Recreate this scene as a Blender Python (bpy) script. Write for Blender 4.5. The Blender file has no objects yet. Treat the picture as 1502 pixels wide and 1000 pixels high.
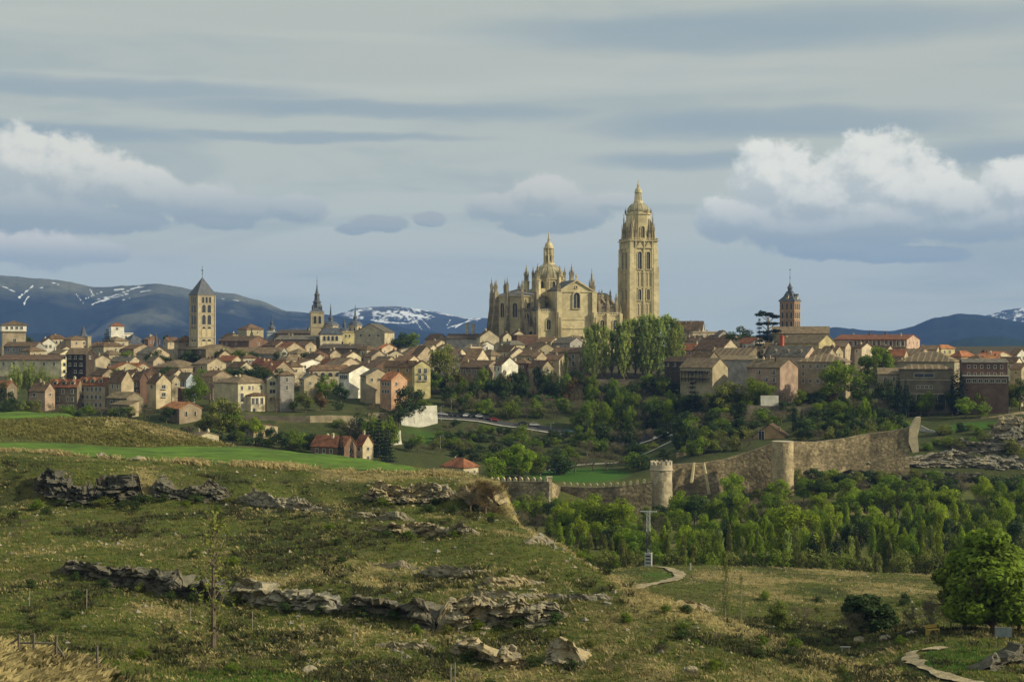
import bpy, math, random
import numpy as np
from mathutils import Vector, Matrix
R = math.radians
rnd = random.Random(7)
rng = np.random.default_rng(7)
SC = bpy.context.scene
COL = SC.collection
F = 2200.0          # focal length in photograph pixels
CZ = 100.0          # eye height
def at(px, py, D): return Vector(((px-751)/F*D, D, CZ+(500-py)/F*D))
def zat(py, D): return CZ+(500-py)/F*D

# ---------------------------------------------------------------- camera
cd = bpy.data.cameras.new('camera'); cam = bpy.data.objects.new('camera', cd); COL.objects.link(cam)
cd.sensor_width = 36; cd.lens = 36*F/1502; cd.clip_start = 1; cd.clip_end = 30000
cam.location = (0, 0, CZ); cam.rotation_euler = (R(90), 0, 0)
SC.camera = cam
SC.view_settings.view_transform = 'Standard'; SC.view_settings.look = 'None'
SC.view_settings.exposure = 0.0; SC.view_settings.gamma = 1; SC.view_settings.use_curve_mapping = False
SC.cycles.max_bounces = 5; SC.cycles.diffuse_bounces = 2; SC.cycles.glossy_bounces = 2
SC.cycles.transmission_bounces = 3; SC.cycles.transparent_max_bounces = 8; SC.cycles.volume_bounces = 0

# ---------------------------------------------------------------- sun
SUN_EL, SUN_AZ = 27.0, 101.0      # azimuth clockwise from the view direction
S = Vector((math.sin(R(SUN_AZ))*math.cos(R(SUN_EL)), math.cos(R(SUN_AZ))*math.cos(R(SUN_EL)), math.sin(R(SUN_EL))))
sd = bpy.data.lights.new('sun', 'SUN'); sd.energy = 5.0; sd.angle = R(0.5); sd.color = (1.0, 0.885, 0.63)
sun = bpy.data.objects.new('sun', sd); COL.objects.link(sun); sun.location = (300, -100, 400)
sun.rotation_euler = S.to_track_quat('Z', 'Y').to_euler()

# ---------------------------------------------------------------- node helper
class NT:
    def __init__(s, tree): s.t = tree; s.n = tree.nodes; s.l = tree.links
    def node(s, typ, **kw):
        n = s.n.new(typ)
        for k, v in kw.items(): setattr(n, k, v)
        return n
    def link(s, a, b): s.l.new(a, b)
    def put(s, sock, v):
        if isinstance(v, E): s.link(v.o, sock)
        elif isinstance(v, bpy.types.NodeSocket): s.link(v, sock)
        else: sock.default_value = v
    def math(s, op, *a, clamp=False):
        n = s.node('ShaderNodeMath', operation=op, use_clamp=clamp)
        for i, x in enumerate(a): s.put(n.inputs[i], x)
        return E(s, n.outputs[0])
    def mix(s, f, a, b, blend='MIX'):
        n = s.node('ShaderNodeMix', data_type='RGBA', blend_type=blend)
        s.put(n.inputs[0], f)
        for i, x in ((6, a), (7, b)):
            if isinstance(x, tuple): x = tuple(x)+(1,) if len(x) == 3 else x
            s.put(n.inputs[i], x)
        return n.outputs[2]
    def noise(s, vec, scale, detail=3, rough=.55, dist=0, out=0):
        n = s.node('ShaderNodeTexNoise'); 
        if vec is not None: s.put(n.inputs['Vector'], vec)
        n.inputs['Scale'].default_value = scale; n.inputs['Detail'].default_value = detail
        n.inputs['Roughness'].default_value = rough; n.inputs['Distortion'].default_value = dist
        return E(s, n.outputs[0]) if out == 0 else n.outputs[1]
    def comb(s, x, y, z):
        n = s.node('ShaderNodeCombineXYZ')
        for i, v in enumerate((x, y, z)): s.put(n.inputs[i], v)
        return n.outputs[0]
    def sstep(s, v, a, b, lo=0., hi=1.):
        n = s.node('ShaderNodeMapRange', interpolation_type='SMOOTHSTEP')
        s.put(n.inputs[0], v)
        for i, x in enumerate((a, b, lo, hi)): n.inputs[i+1].default_value = x
        return E(s, n.outputs[0])
class E:
    def __init__(s, t, o): s.t = t; s.o = o
    def __add__(s, b): return s.t.math('ADD', s, b)
    def __radd__(s, b): return s.t.math('ADD', s, b)
    def __sub__(s, b): return s.t.math('SUBTRACT', s, b)
    def __rsub__(s, b): return s.t.math('SUBTRACT', b, s)
    def __mul__(s, b): return s.t.math('MULTIPLY', s, b)
    def __rmul__(s, b): return s.t.math('MULTIPLY', s, b)
    def __truediv__(s, b): return s.t.math('DIVIDE', s, b)

# ---------------------------------------------------------------- world: sky with thin high cloud and cumulus
world = bpy.data.worlds.new('World'); SC.world = world; world.use_nodes = True
W = NT(world.node_tree)
for n in list(W.n): W.n.remove(n)
geo = W.node('ShaderNodeTexCoord'); sep = W.node('ShaderNodeSeparateXYZ'); W.link(geo.outputs['Generated'], sep.inputs[0])
dx, dy, dz = (E(W, sep.outputs[i]) for i in range(3))
u = W.math('ARCTAN2', dx, dy)*2.2            # thousands of photograph pixels right of the middle
v = W.math('ARCSINE', dz)*2.2                # above the horizon
def ang(px, py):
    X = (px-751)/F; Z = (500-py)/F; return math.atan(X)*2.2, math.atan2(Z, math.hypot(1, X))*2.2
sky = W.node('ShaderNodeTexSky', sky_type='NISHITA'); sky.sun_disc = False
sky.sun_elevation = R(SUN_EL); sky.sun_rotation = R(SUN_AZ); sky.air_density = 1.0; sky.dust_density = 1.5; sky.ozone_density = 1.5
# thin streaks
st = W.noise(W.comb(u*1.0, v*6.5, 3.1), 2.2, 4, .55, .6)
st2 = W.noise(W.comb(u*.7, v*11., 7.7), 1.6, 3, .5, .3)
hor = W.sstep(v, .0, .42)
veil = W.mix(hor, (6.47, 7.06, 6.16), (5.30, 5.65, 4.93))
veil = W.mix(W.sstep(v, .02, .20, .9, 0.), veil, (5.62, 6.44, 5.82))
band = W.sstep(st, .46, .70)*.55
veil = W.mix(band, veil, (3.82, 4.63, 4.59))
veil = W.mix(W.sstep(st2, .50, .72)*.5, veil, (6.36, 6.55, 5.60))
def streaks(lst, col, k, cur):
    m = None
    warp = W.noise(W.comb(u, v*3., 1.3), 5., 3, .6)-.5
    for px, py, rx, ry in lst:
        cu, cv = ang(px, py)
        a = (u-cu)/(rx/1000.); b = (v-cv+warp*.03)/(ry/1000.)
        q = W.math('SUBTRACT', 1.0, a*a+b*b)
        m = q if m is None else W.math('MAXIMUM', m, q)
    return W.mix(W.sstep(m, -.6, 1.0)*k, cur, col)
veil = streaks([(180, 132, 300, 16), (520, 160, 330, 15), (90, 195, 210, 13), (450, 200, 260, 8), (1100, 45, 420, 30), (1150, 180, 300, 22),
                (1480, 228, 140, 22), (1010, 235, 150, 16)], (3.18, 4.07, 4.48), .7, veil)
col = W.mix(.92, sky.outputs[0], veil)
# cumulus
def clouds(lst, botw, cur, top, base, amp=.70):
    nz = W.noise(W.comb(u, v*1.15, 0.), 16., 9, .62)
    L = (.009, .013)
    nz2 = W.noise(W.comb(u+L[0], (v+L[1])*1.15, 0.), 16., 9, .62)
    def dens(uu, vv, nn):
        m = None
        for px, py, rx, ry in lst:
            cu, cv = ang(px, py)
            a = (uu-cu)*(1000./rx); b = (vv-cv)*(1000./ry)
            q = W.math('SUBTRACT', 1.0, W.math('SQRT', a*a+b*b))
            m = q if m is None else W.math('SMOOTH_MAX', m, q, .12)
        return m+(nn-.5)*amp*2.
    d0 = dens(u, v, nz); d1 = dens(u+L[0], v+L[1], nz2)
    alpha = W.sstep(d0, .0, .30)
    lit = W.sstep(d0-d1, -.30, .30)
    low = W.sstep(v, botw[0], botw[1])
    c = W.mix(W.math('MULTIPLY', lit*.55+.45, low*.92+.08, clamp=True), base, top)
    return W.mix(alpha*.95, cur, c)
B = lambda y: ang(751, y)[1]
col = clouds([(560, 328, 52, 15), (628, 322, 30, 13), (520, 336, 30, 11)], (B(352), B(300)), col, (4.94, 5.25, 4.99), (3.60, 4.40, 4.58))
col = clouds([(795, 287, 62, 36), (735, 306, 60, 26), (850, 312, 72, 28), (905, 296, 46, 18), (790, 330, 75, 18)], (B(335), B(262)), col, (7.00, 7.04, 6.25), (3.71, 4.51, 4.58))
col = clouds([(-60, 240, 120, 62), (25, 238, 82, 60), (95, 250, 80, 58), (150, 262, 62, 50), (215, 285, 76, 38), (285, 297, 70, 34), (350, 308, 66, 26),
              (430, 306, 48, 26), (30, 312, 170, 50), (170, 322, 90, 24), (330, 325, 60, 14)], (B(340), B(235)), col, (8.24, 8.19, 7.18), (3.50, 4.29, 4.47))
col = clouds([(60, 366, 115, 30), (-40, 360, 80, 30), (150, 372, 40, 18)], (B(388), B(345)), col, (7.62, 7.56, 6.77), (4.33, 5.06, 5.01))
col = clouds([(1135, 262, 75, 62), (1190, 295, 110, 62), (1275, 252, 88, 66), (1345, 285, 110, 64), (1415, 300, 110, 52), (1490, 278, 80, 48), (1590, 280, 120, 62),
              (1085, 318, 80, 38), (1250, 330, 160, 40), (1420, 330, 170, 34), (1150, 335, 110, 30), (1320, 320, 150, 50), (1460, 320, 120, 40), (1230, 362, 110, 22), (1330, 372, 120, 16)], (B(372), B(262)), col, (9.06, 9.03, 8.01), (3.40, 4.29, 4.58))
bg = W.node('ShaderNodeBackground'); bg.inputs[1].default_value = 0.1
W.link(col, bg.inputs[0]); out = W.node('ShaderNodeOutputWorld'); W.link(bg.outputs[0], out.inputs[0])

# ---------------------------------------------------------------- materials
MATS = {}
def mat(name, base, rough=.9, var=.25, scale=.6, bump=0., var2=None, spec=.2, objvar=.0, trans=0., stripes=None, detail=5, coord='Object', metal=0.):
    """stone, plaster, tile, bark, leaf: base colour broken by two noises, optionally per-object"""
    if name in MATS: return MATS[name]
    m = bpy.data.materials.new(name); m.use_nodes = True; t = NT(m.node_tree)
    b = t.n['Principled BSDF']; b.inputs['Roughness'].default_value = rough
    b.inputs['Specular IOR Level'].default_value = spec; b.inputs['Metallic'].default_value = metal
    tc = t.node('ShaderNodeTexCoord'); vec = tc.outputs[coord]
    oi = t.node('ShaderNodeObjectInfo')
    if objvar:
        vm = t.node('ShaderNodeVectorMath', operation='ADD'); t.link(vec, vm.inputs[0])
        rr = E(t, oi.outputs['Random'])*37.; t.link(t.comb(rr, rr, rr), vm.inputs[1]); vec = vm.outputs[0]
    n1 = t.noise(vec, scale, detail, .6); n2 = t.noise(vec, scale*6.3, 3, .6)
    dark = tuple(c*(1-var*1.5) for c in base); light = tuple(min(1, c*(1+var*1.1)) for c in base)
    c = t.mix(t.sstep(n1, .3, .7), dark, light)
    if var2: c = t.mix(t.sstep(n2, .48, .7)*.7, c, var2)
    else: c = t.mix(t.sstep(n2, .35, .8)*.35, c, dark)
    if stripes:
        ax, per, amt = stripes
        s = t.node('ShaderNodeSeparateXYZ'); t.link(tc.outputs['Object'], s.inputs[0])
        w = t.math('SINE', E(t, s.outputs[ax])*(2*math.pi/per)+n1*3.)
        c = t.mix(t.sstep(w, .55, .95)*amt, c, tuple(min(1, k*1.9) for k in base))
    if objvar:
        h = t.node('ShaderNodeHueSaturation'); t.link(c, h.inputs['Color'])
        t.put(h.inputs['Value'], E(t, oi.outputs['Random'])*(2*objvar)+(1-objvar))
        t.put(h.inputs['Hue'], t.math('FRACT', E(t, oi.outputs['Random'])*7.3)*(.05*min(1, objvar*2))+(.5-.025*min(1, objvar*2)))
        c = h.outputs[0]
    t.link(c, b.inputs['Base Color'])
    if bump:
        bp = t.node('ShaderNodeBump'); bp.inputs['Strength'].default_value = bump; bp.inputs['Distance'].default_value = .3
        t.put(bp.inputs['Height'], n2+n1); t.link(bp.outputs[0], b.inputs['Normal'])
    if trans:
        tr = t.node('ShaderNodeBsdfTranslucent'); t.link(c, tr.inputs[0]); mx = t.node('ShaderNodeMixShader'); mx.inputs[0].default_value = trans
        t.link(b.outputs[0], mx.inputs[1]); t.link(tr.outputs[0], mx.inputs[2]); t.link(mx.outputs[0], t.n['Material Output'].inputs[0])
    MATS[name] = m; return m
WALLC = dict(cream=(.51, .44, .295), white=(.68, .64, .53), ochre=(.42, .28, .13), stone=(.34, .28, .18), brick=(.155, .098, .066), grey=(.33, .31, .27),
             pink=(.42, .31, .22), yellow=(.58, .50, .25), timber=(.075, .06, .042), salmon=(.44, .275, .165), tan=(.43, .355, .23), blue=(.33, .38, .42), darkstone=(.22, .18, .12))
ROOFC = dict(brown=(.125, .083, .047), tan=(.165, .125, .074), red=(.20, .083, .042), orange=(.30, .125, .055), grey=(.125, .112, .085), slate=(.07, .078, .09), dark=(.08, .062, .044))
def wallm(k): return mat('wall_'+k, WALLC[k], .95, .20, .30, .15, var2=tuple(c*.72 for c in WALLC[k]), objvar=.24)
def roofm(k): return mat('roof_'+k, ROOFC[k], .95, .30, .55, .4, var2=tuple(min(1, c*1.7) for c in ROOFC[k]), objvar=.16)
def roofs(k): return mat('roof_striped_'+k, ROOFC[k], .95, .22, .4, .4, stripes=(0, 2.6, .75), objvar=.1)
GLASS = mat('window_glass', (.035, .04, .045), .25, .3, 1., spec=.5)
TRIM = mat('stone_trim', (.45, .39, .28), .9, .1)
CREAMTRIM = mat('pale_trim', (.62, .58, .48), .9, .1)
SHUT = mat('dark_wood', (.06, .04, .028), .8, .3)
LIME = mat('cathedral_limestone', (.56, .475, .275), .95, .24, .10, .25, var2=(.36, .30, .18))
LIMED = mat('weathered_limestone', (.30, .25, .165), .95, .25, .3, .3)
WSTONE = mat('city_wall_stone', (.27, .215, .125), .97, .34, .16, 1.0, var2=(.14, .12, .065), detail=8)
def masonry(m, per=1.1, cw=.75, amt=.55):
    '''courses of stone: every cell its own tone, joints pressed in'''
    t = NT(m.node_tree); b = t.n['Principled BSDF']; src = b.inputs['Base Color'].links[0].from_socket
    tc = t.node('ShaderNodeTexCoord').outputs['Object']; mp = t.node('ShaderNodeMapping'); mp.inputs['Scale'].default_value = (1/per, 1/per, 1/cw); t.link(tc, mp.inputs[0])
    vo = t.node('ShaderNodeTexVoronoi'); vo.inputs['Scale'].default_value = 1.; t.link(mp.outputs[0], vo.inputs['Vector'])
    sp = t.node('ShaderNodeSeparateColor'); t.link(vo.outputs['Color'], sp.inputs[0])
    k = E(t, sp.outputs[0])*amt+(1-amt*.5); c = t.mix(1., src, t.comb(k, k, k), 'MULTIPLY')
    c = t.mix(t.sstep(E(t, vo.outputs['Distance']), .45, .8)*.5, c, (.07, .06, .035)); t.link(c, b.inputs['Base Color']); return m
masonry(WSTONE)
METAL = mat('dark_metal', (.05, .05, .055), .5, .2, spec=.5)
LEAD = mat('slate_sheet', (.085, .095, .115), .6, .25, 1., spec=.4)

# ---------------------------------------------------------------- mesh builder
class MB:
    def __init__(s): s.v = []; s.f = []; s.m = []
    def add(s, vs, fs, mi=0):
        k = len(s.v); s.v += [tuple(p) for p in vs]; s.f += [tuple(i+k for i in f) for f in fs]; s.m += [mi]*len(fs); return s
    def box(s, x0, y0, z0, x1, y1, z1, mi=0):
        return s.add([(x0, y0, z0), (x1, y0, z0), (x1, y1, z0), (x0, y1, z0), (x0, y0, z1), (x1, y0, z1), (x1, y1, z1), (x0, y1, z1)],
                     [(0, 3, 2, 1), (4, 5, 6, 7), (0, 1, 5, 4), (1, 2, 6, 5), (2, 3, 7, 6), (3, 0, 4, 7)], mi)
    def cbox(s, cx, cy, z0, w, d, h, mi=0): return s.box(cx-w/2, cy-d/2, z0, cx+w/2, cy+d/2, z0+h, mi)
    def prism(s, poly, axis, a, b, mi=0):
        """poly of 2-D points, extruded along axis from a to b. axis x: (y,z); y: (x,z); z: (x,y)"""
        n = len(poly)
        g = {'x': lambda p, t: (t, p[0], p[1]), 'y': lambda p, t: (p[0], t, p[1]), 'z': lambda p, t: (p[0], p[1], t)}[axis]
        vs = [g(p, a) for p in poly]+[g(p, b) for p in poly]
        fs = [(i, (i+1) % n, n+(i+1) % n, n+i) for i in range(n)]+[tuple(range(n-1, -1, -1)), tuple(range(n, 2*n))]
        return s.add(vs, fs, mi)
    def lathe(s, prof, n=12, cx=0, cy=0, mi=0, ph=0., caps=True):
        vs = []; fs = []
        for r, z in prof:
            for i in range(n):
                a = 2*math.pi*i/n+ph; vs.append((cx+r*math.cos(a), cy+r*math.sin(a), z))
        for j in range(len(prof)-1):
            for i in range(n):
                k = (i+1) % n; fs.append((j*n+i, j*n+k, (j+1)*n+k, (j+1)*n+i))
        if caps: fs += [tuple(range(n-1, -1, -1)), tuple(range((len(prof)-1)*n, len(prof)*n))]
        return s.add(vs, fs, mi)
    def tube(s, p, q, r0, r1=None, n=5, mi=0):
        r1 = r0 if r1 is None else r1
        p = Vector(p); q = Vector(q); d = (q-p)
        if d.length < 1e-6: return s
        d.normalize(); a = d.orthogonal().normalized(); b = d.cross(a)
        vs = [p+(a*math.cos(2*math.pi*i/n)+b*math.sin(2*math.pi*i/n))*r0 for i in range(n)]+[q+(a*math.cos(2*math.pi*i/n)+b*math.sin(2*math.pi*i/n))*r1 for i in range(n)]
        return s.add(vs, [(i, (i+1) % n, n+(i+1) % n, n+i) for i in range(n)]+[tuple(range(n-1, -1, -1)), tuple(range(n, 2*n))], mi)
    def mesh(s, name, mats):
        me = bpy.data.meshes.new(name); me.from_pydata(s.v, [], s.f)
        for m in (mats if isinstance(mats, (list, tuple)) else [mats]): me.materials.append(m)
        if any(s.m): me.polygons.foreach_set('material_index', s.m)
        me.update(); return me
    def build(s, name, mats, parent=None, loc=(0, 0, 0), rz=0):
        return link(name, s.mesh(name, mats), parent, loc, rz)
def link(name, me, parent=None, loc=(0, 0, 0), rz=0, scale=None):
    o = bpy.data.objects.new(name, me); COL.objects.link(o); o.location = loc; o.rotation_euler = (0, 0, rz)
    if scale is not None: o.scale = scale if isinstance(scale, (tuple, list)) else (scale,)*3
    if parent: o.parent = parent
    return o
def np_mesh(name, V, Fq, mats, smooth=False, fm=None):
    """V (n,3), Fq (m,k) with k = 3 or 4"""
    V = np.asarray(V, dtype=np.float32); Fq = np.asarray(Fq, dtype=np.int32); m, k = Fq.shape
    me = bpy.data.meshes.new(name); me.vertices.add(len(V)); me.vertices.foreach_set('co', V.ravel())
    me.loops.add(m*k); me.loops.foreach_set('vertex_index', Fq.ravel())
    me.polygons.add(m); me.polygons.foreach_set('loop_start', np.arange(0, m*k, k, dtype=np.int32))
    try: me.polygons.foreach_set('loop_total', np.full(m, k, dtype=np.int32))
    except Exception: pass
    for q in (mats if isinstance(mats, (list, tuple)) else [mats]): me.materials.append(q)
    if fm is not None: me.polygons.foreach_set('material_index', fm)
    me.polygons.foreach_set('use_smooth', np.full(m, bool(smooth)))
    me.update(calc_edges=True); return me
def tag(o, label, cat, group=None, kind=None):
    if label: o['label'] = label
    if cat: o['category'] = cat
    if group: o['group'] = group
    if kind: o['kind'] = kind
    return o
def thing(name, label, cat, loc=(0, 0, 0), rz=0, group=None):
    return tag(link(name, None, None, loc, rz), label, cat, group)
def copy_tree(o, parent=None):
    c = o.copy(); COL.objects.link(c); c.parent = parent
    for ch in KIDS.get(o.name, []): copy_tree(ch, c)
    return c
KIDS = {}
def remember(root, *kids): KIDS[root.name] = list(kids)

# ---------------------------------------------------------------- noise in numpy
_P = np.random.default_rng(3).random((256, 256))
def vnoise(x, y):
    xi = np.floor(x).astype(int); yi = np.floor(y).astype(int); fx = x-xi; fy = y-yi
    fx = fx*fx*(3-2*fx); fy = fy*fy*(3-2*fy)
    a = _P[xi % 256, yi % 256]; b = _P[(xi+1) % 256, yi % 256]; c = _P[xi % 256, (yi+1) % 256]; d = _P[(xi+1) % 256, (yi+1) % 256]
    return (a*(1-fx)+b*fx)*(1-fy)+(c*(1-fx)+d*fx)*fy-.5
def fbm(x, y, s, o=4, g=.5):
    r = 0; a = 1.; f = 1./s
    for i in range(o): r = r+a*vnoise(x*f+17.3*i, y*f+5.1*i); a *= g; f *= 2.03
    return r

# ---------------------------------------------------------------- ground height: profiles away from the camera, at several bearings
K = {
 -400: [(15,2400),(70,900),(105,960),(130,940),(165,830),(168,810),(205,745),(215,730),(218,690),(235,665),(300,640),(330,628),(375,605),(430,640),(490,640),(500,625),(540,612),(560,606),(620,575),(700,550)],
 0:    [(15,2400),(70,955),(105,1010),(130,965),(165,845),(168,820),(205,755),(215,742),(218,688),(235,668),(300,648),(330,622),(380,602),(430,660),(490,630),(500,622),(540,612),(560,606),(620,575),(700,550)],
 100:  [(15,2400),(70,978),(105,1015),(130,968),(164,852),(167,825),(205,755),(215,742),(218,690),(235,672),(300,651),(330,618),(385,605),(430,675),(490,636),(500,625),(535,614),(560,607),(620,575),(700,550)],
 170:  [(15,2400),(70,1004),(105,1020),(130,970),(163,862),(166,832),(205,755),(215,742),(218,692),(235,676),(300,654),(330,613),(380,650),(430,690),(490,640),(500,628),(530,615),(560,608),(620,575),(700,550)],
 330:  [(15,2400),(70,1065),(105,1030),(130,985),(158,888),(161,853),(205,758),(218,735),(221,706),(235,683),(300,656),(315,652),(350,700),(430,730),(490,665),(500,655),(535,640),(547,609),(640,575),(700,550)],
 500:  [(15,2400),(70,1075),(105,1035),(130,990),(150,905),(153,872),(200,765),(222,738),(225,716),(235,692),(290,668),(320,700),(370,740),(430,740),(480,700),(490,680),(535,655),(557,611),(630,578),(690,553)],
 620:  [(15,2400),(70,1080),(105,1040),(125,1000),(146,935),(150,887),(190,790),(222,742),(225,712),(235,697),(265,684),(300,740),(350,790),(420,780),(480,735),(490,712),(588,633),(611,609),(640,582),(690,558)],
 700:  [(15,2400),(70,1080),(105,1043),(125,1003),(146,930),(150,886),(180,795),(218,750),(221,712),(230,700),(245,698),(290,770),(345,815),(415,795),(473,745),(481,728),(535,688),(610,617),(642,584),(690,558)],
 740:  [(15,2400),(70,1080),(105,1045),(125,1005),(146,930),(150,884),(178,800),(215,755),(218,714),(228,704),(240,730),(290,800),(340,825),(410,800),(478,745),(486,714),(540,690),(610,622),(643,584),(690,558)],
 760:  [(15,2400),(70,1080),(105,1046),(125,1006),(146,925),(150,884),(174,805),(196,785),(206,772),(216,768),(232,800),(290,830),(340,830),(410,800),(478,745),(486,714),(540,690),(610,622),(643,584),(690,558)],
 830:  [(15,2400),(70,1085),(105,1050),(125,1010),(146,912),(150,887),(165,830),(172,815),(182,804),(205,840),(240,862),(290,852),(340,835),(410,800),(482,745),(490,712),(545,686),(600,636),(640,588),(690,555)],
 920:  [(15,2400),(70,1090),(105,1055),(125,1010),(148,902),(151,885),(158,866),(164,858),(185,880),(230,880),(275,852),(318,831),(340,838),(410,800),(492,748),(500,708),(550,680),(598,655),(640,582),(690,553)],
 1040: [(15,2400),(70,1100),(105,1060),(120,1020),(143,932),(147,910),(151,901),(165,925),(195,925),(235,887),(280,852),(322,829),(345,845),(410,800),(500,742),(507,674),(545,645),(592,612),(640,582),(690,558)],
 1200: [(15,2400),(70,1110),(105,1070),(120,1030),(136,985),(142,968),(149,957),(162,980),(190,940),(235,893),(285,855),(325,834),(350,850),(410,800),(508,706),(516,652),(545,634),(578,602),(622,577),(690,552)],
 1280: [(15,2400),(70,1115),(105,1075),(120,1035),(136,1012),(143,990),(152,985),(170,962),(200,925),(240,888),(288,856),(328,838),(353,852),(415,795),(512,703),(523,654),(552,636),(595,607),(635,577),(690,552)],
 1350: [(15,2400),(70,1120),(105,1080),(120,1030),(136,992),(145,975),(160,955),(180,935),(215,905),(245,884),(290,856),(330,842),(355,855),(420,790),(515,700),(530,655),(560,628),(600,602),(640,575),(690,552)],
 1502: [(15,2400),(70,1120),(105,1080),(120,1030),(136,990),(145,970),(160,950),(180,930),(215,905),(250,886),(295,860),(335,848),(360,860),(420,790),(520,700),(532,640),(565,612),(600,597),(640,570),(690,550)],
}
TAIL = [(780, zat(522, 780)), (860, zat(507, 860)), (1000, 95.), (1400, 72.), (2500, 62.), (5000, 60.), (9400, 60.)]
KP = sorted(K); NK = 20
for p_ in KP: assert len(K[p_]) == NK, p_
KD = np.array([[d for d, y in K[p]]+[d for d, z in TAIL] for p in KP]); KZ = np.array([[zat(y, d) for d, y in K[p]]+[z for d, z in TAIL] for p in KP])
GP = np.concatenate([np.arange(-2600, -500, 60), np.arange(-500, -60, 20), np.arange(-60, 1564, 5.), np.arange(1570, 2000, 20), np.arange(2000, 4200, 60)])
GD = np.concatenate([np.arange(6, 54, 4.), np.arange(54, 100, .8), np.arange(100, 240, .7), np.arange(240, 345, 1.6), np.arange(345, 720, 4.), np.arange(720, 1100, 14.), np.geomspace(1100, 9400, 30)])
GZ = np.zeros((len(GD), len(GP)))
kd = np.array([np.interp(GP, KP, KD[:, i]) for i in range(KD.shape[1])]); kz = np.array([np.interp(GP, KP, KZ[:, i]) for i in range(KD.shape[1])])
for j in range(len(GP)): GZ[:, j] = np.interp(GD, kd[:, j], kz[:, j])
def sm(a, ax, n):
    for _ in range(n):
        b = np.roll(a, 1, ax); c = np.roll(a, -1, ax); r = (a*2+b+c)/4
        if ax == 0: r[0] = a[0]; r[-1] = a[-1]
        else: r[:, 0] = a[:, 0]; r[:, -1] = a[:, -1]
        a = r
    return a
GZ = sm(sm(GZ, 0, 3), 1, 6)
GX = (GP[None, :]-751)/F*GD[:, None]; GY = np.repeat(GD[:, None], len(GP), 1)
amp = np.interp(GD, [6, 60, 100, 330, 420, 700, 1100, 5000], [.1, .25, .55, .4, .8, .3, 1., 10.])[:, None]
GZ = GZ+amp*fbm(GX, GY, 13., 5, .55)
GZ = GZ+np.interp(GD, [6, 80, 330, 380], [.1, .35, .3, 0])[:, None]*np.abs(fbm(GX+40, GY*1.6, 4., 3))*1.4
def gz(px, D):
    px = np.asarray(px, float); D = np.asarray(D, float)
    j = np.clip(np.searchsorted(GP, px)-1, 0, len(GP)-2); i = np.clip(np.searchsorted(GD, D)-1, 0, len(GD)-2)
    a = np.clip((px-GP[j])/(GP[j+1]-GP[j]), 0, 1); b = np.clip((D-GD[i])/(GD[i+1]-GD[i]), 0, 1)
    return (GZ[i, j]*(1-a)+GZ[i, j+1]*a)*(1-b)+(GZ[i+1, j]*(1-a)+GZ[i+1, j+1]*a)*b
def ground(px, D): return Vector(((px-751)/F*D, D, float(gz(px, D))))
def find_D(px, py, lo, hi):
    """the distance between lo and hi at which the ground shows at that height of the picture"""
    d = np.linspace(lo, hi, 300); y = 500-(gz(np.full(300, px), d)-CZ)/d*F
    return float(d[np.argmin(np.abs(y-py))])
# ---------------------------------------------------------------- masks on the ground
def ell(px, D, cx, cd, rx, rd): return np.clip(1.3-np.hypot((px-cx)/rx, (D-cd)/rd), 0, 1)
def dry_mask(P, D):
    X = (P-751)/F*D
    n = fbm(X, D, 9., 4, .6)
    m = .10+n*1.0
    m = m+ell(P, D, 30, 68, 200, 28)*1.6                                    # near bank
    crest = np.interp(P, [600, 740, 800, 880, 920, 1040, 1200, 1300], [232, 222, 190, 172, 158, 151, 149, 146])
    m = m+np.clip(1.2-np.abs(D-crest)/9, 0, 1)*np.clip((P-600)/80, 0, 1)*np.clip((1330-P)/40, 0, 1)*np.where(P > 900, 1.05, .75)
    m = m+ell(P, D, 250, 322, 120, 18)*.35+ell(P, D, 560, 236, 130, 8)*.8
    m = m+np.clip((D-240)/20, 0, 1)*np.clip((345-D)/10, 0, 1)*np.clip((P-860)/60, 0, 1)*.30
    m = m-ell(P, D, 965, 300, 55, 25)*.5-ell(P, D, 1400, 150, 90, 22)*.7
    return np.clip(m, 0, 1)
def scrub_mask(P, D):
    X = (P-751)/F*D
    return np.clip(fbm(X+90, D+33, 16., 4, .6)*1.6+.15+np.clip((180-D)/60, 0, 1)*np.clip((900-P)/300, 0, 1)*.62, 0, 1)
def grid_obj(name, P, D, m, dz=0., smooth=True, kind='structure', extra=None):
    """sheet laid over the ground; P, D are 2-D arrays"""
    Z = gz(P, D)+dz; V = np.stack([(P-751)/F*D, D, Z], -1).reshape(-1, 3)
    r, c = P.shape; i = np.arange(r*c).reshape(r, c)
    Fq = np.stack([i[:-1, :-1], i[:-1, 1:], i[1:, 1:], i[1:, :-1]], -1).reshape(-1, 4)
    me = np_mesh(name, V, Fq, m, smooth)
    if extra is not None:
        for k, a in extra.items():
            at_ = me.attributes.new(k, 'FLOAT', 'POINT'); at_.data.foreach_set('value', np.asarray(a, np.float32).ravel())
    o = link(name, me)
    if kind: o['kind'] = kind
    return o
gm = bpy.data.materials.new('grassy_ground'); gm.use_nodes = True; t = NT(gm.node_tree); b = t.n['Principled BSDF']
b.inputs['Roughness'].default_value = 1; b.inputs['Specular IOR Level'].default_value = .1
tc = t.node('ShaderNodeTexCoord').outputs['Object']
def attr(t, k): return E(t, t.node('ShaderNodeAttribute', attribute_name=k).outputs['Fac'])
n1 = t.noise(tc, .35, 6, .65); n2 = t.noise(tc, 2.2, 4, .7); n3 = t.noise(tc, .09, 4, .6)
c = t.mix(t.sstep(n1, .35, .65), (.075, .096, .022), (.13, .14, .036))
c = t.mix(t.sstep(n3, .45, .68)*.6, c, (.10, .088, .038))
c = t.mix(t.sstep(attr(t, 'dry')+(n2-.5)*.9, .35, .85), c, (.30, .245, .105))
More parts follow.
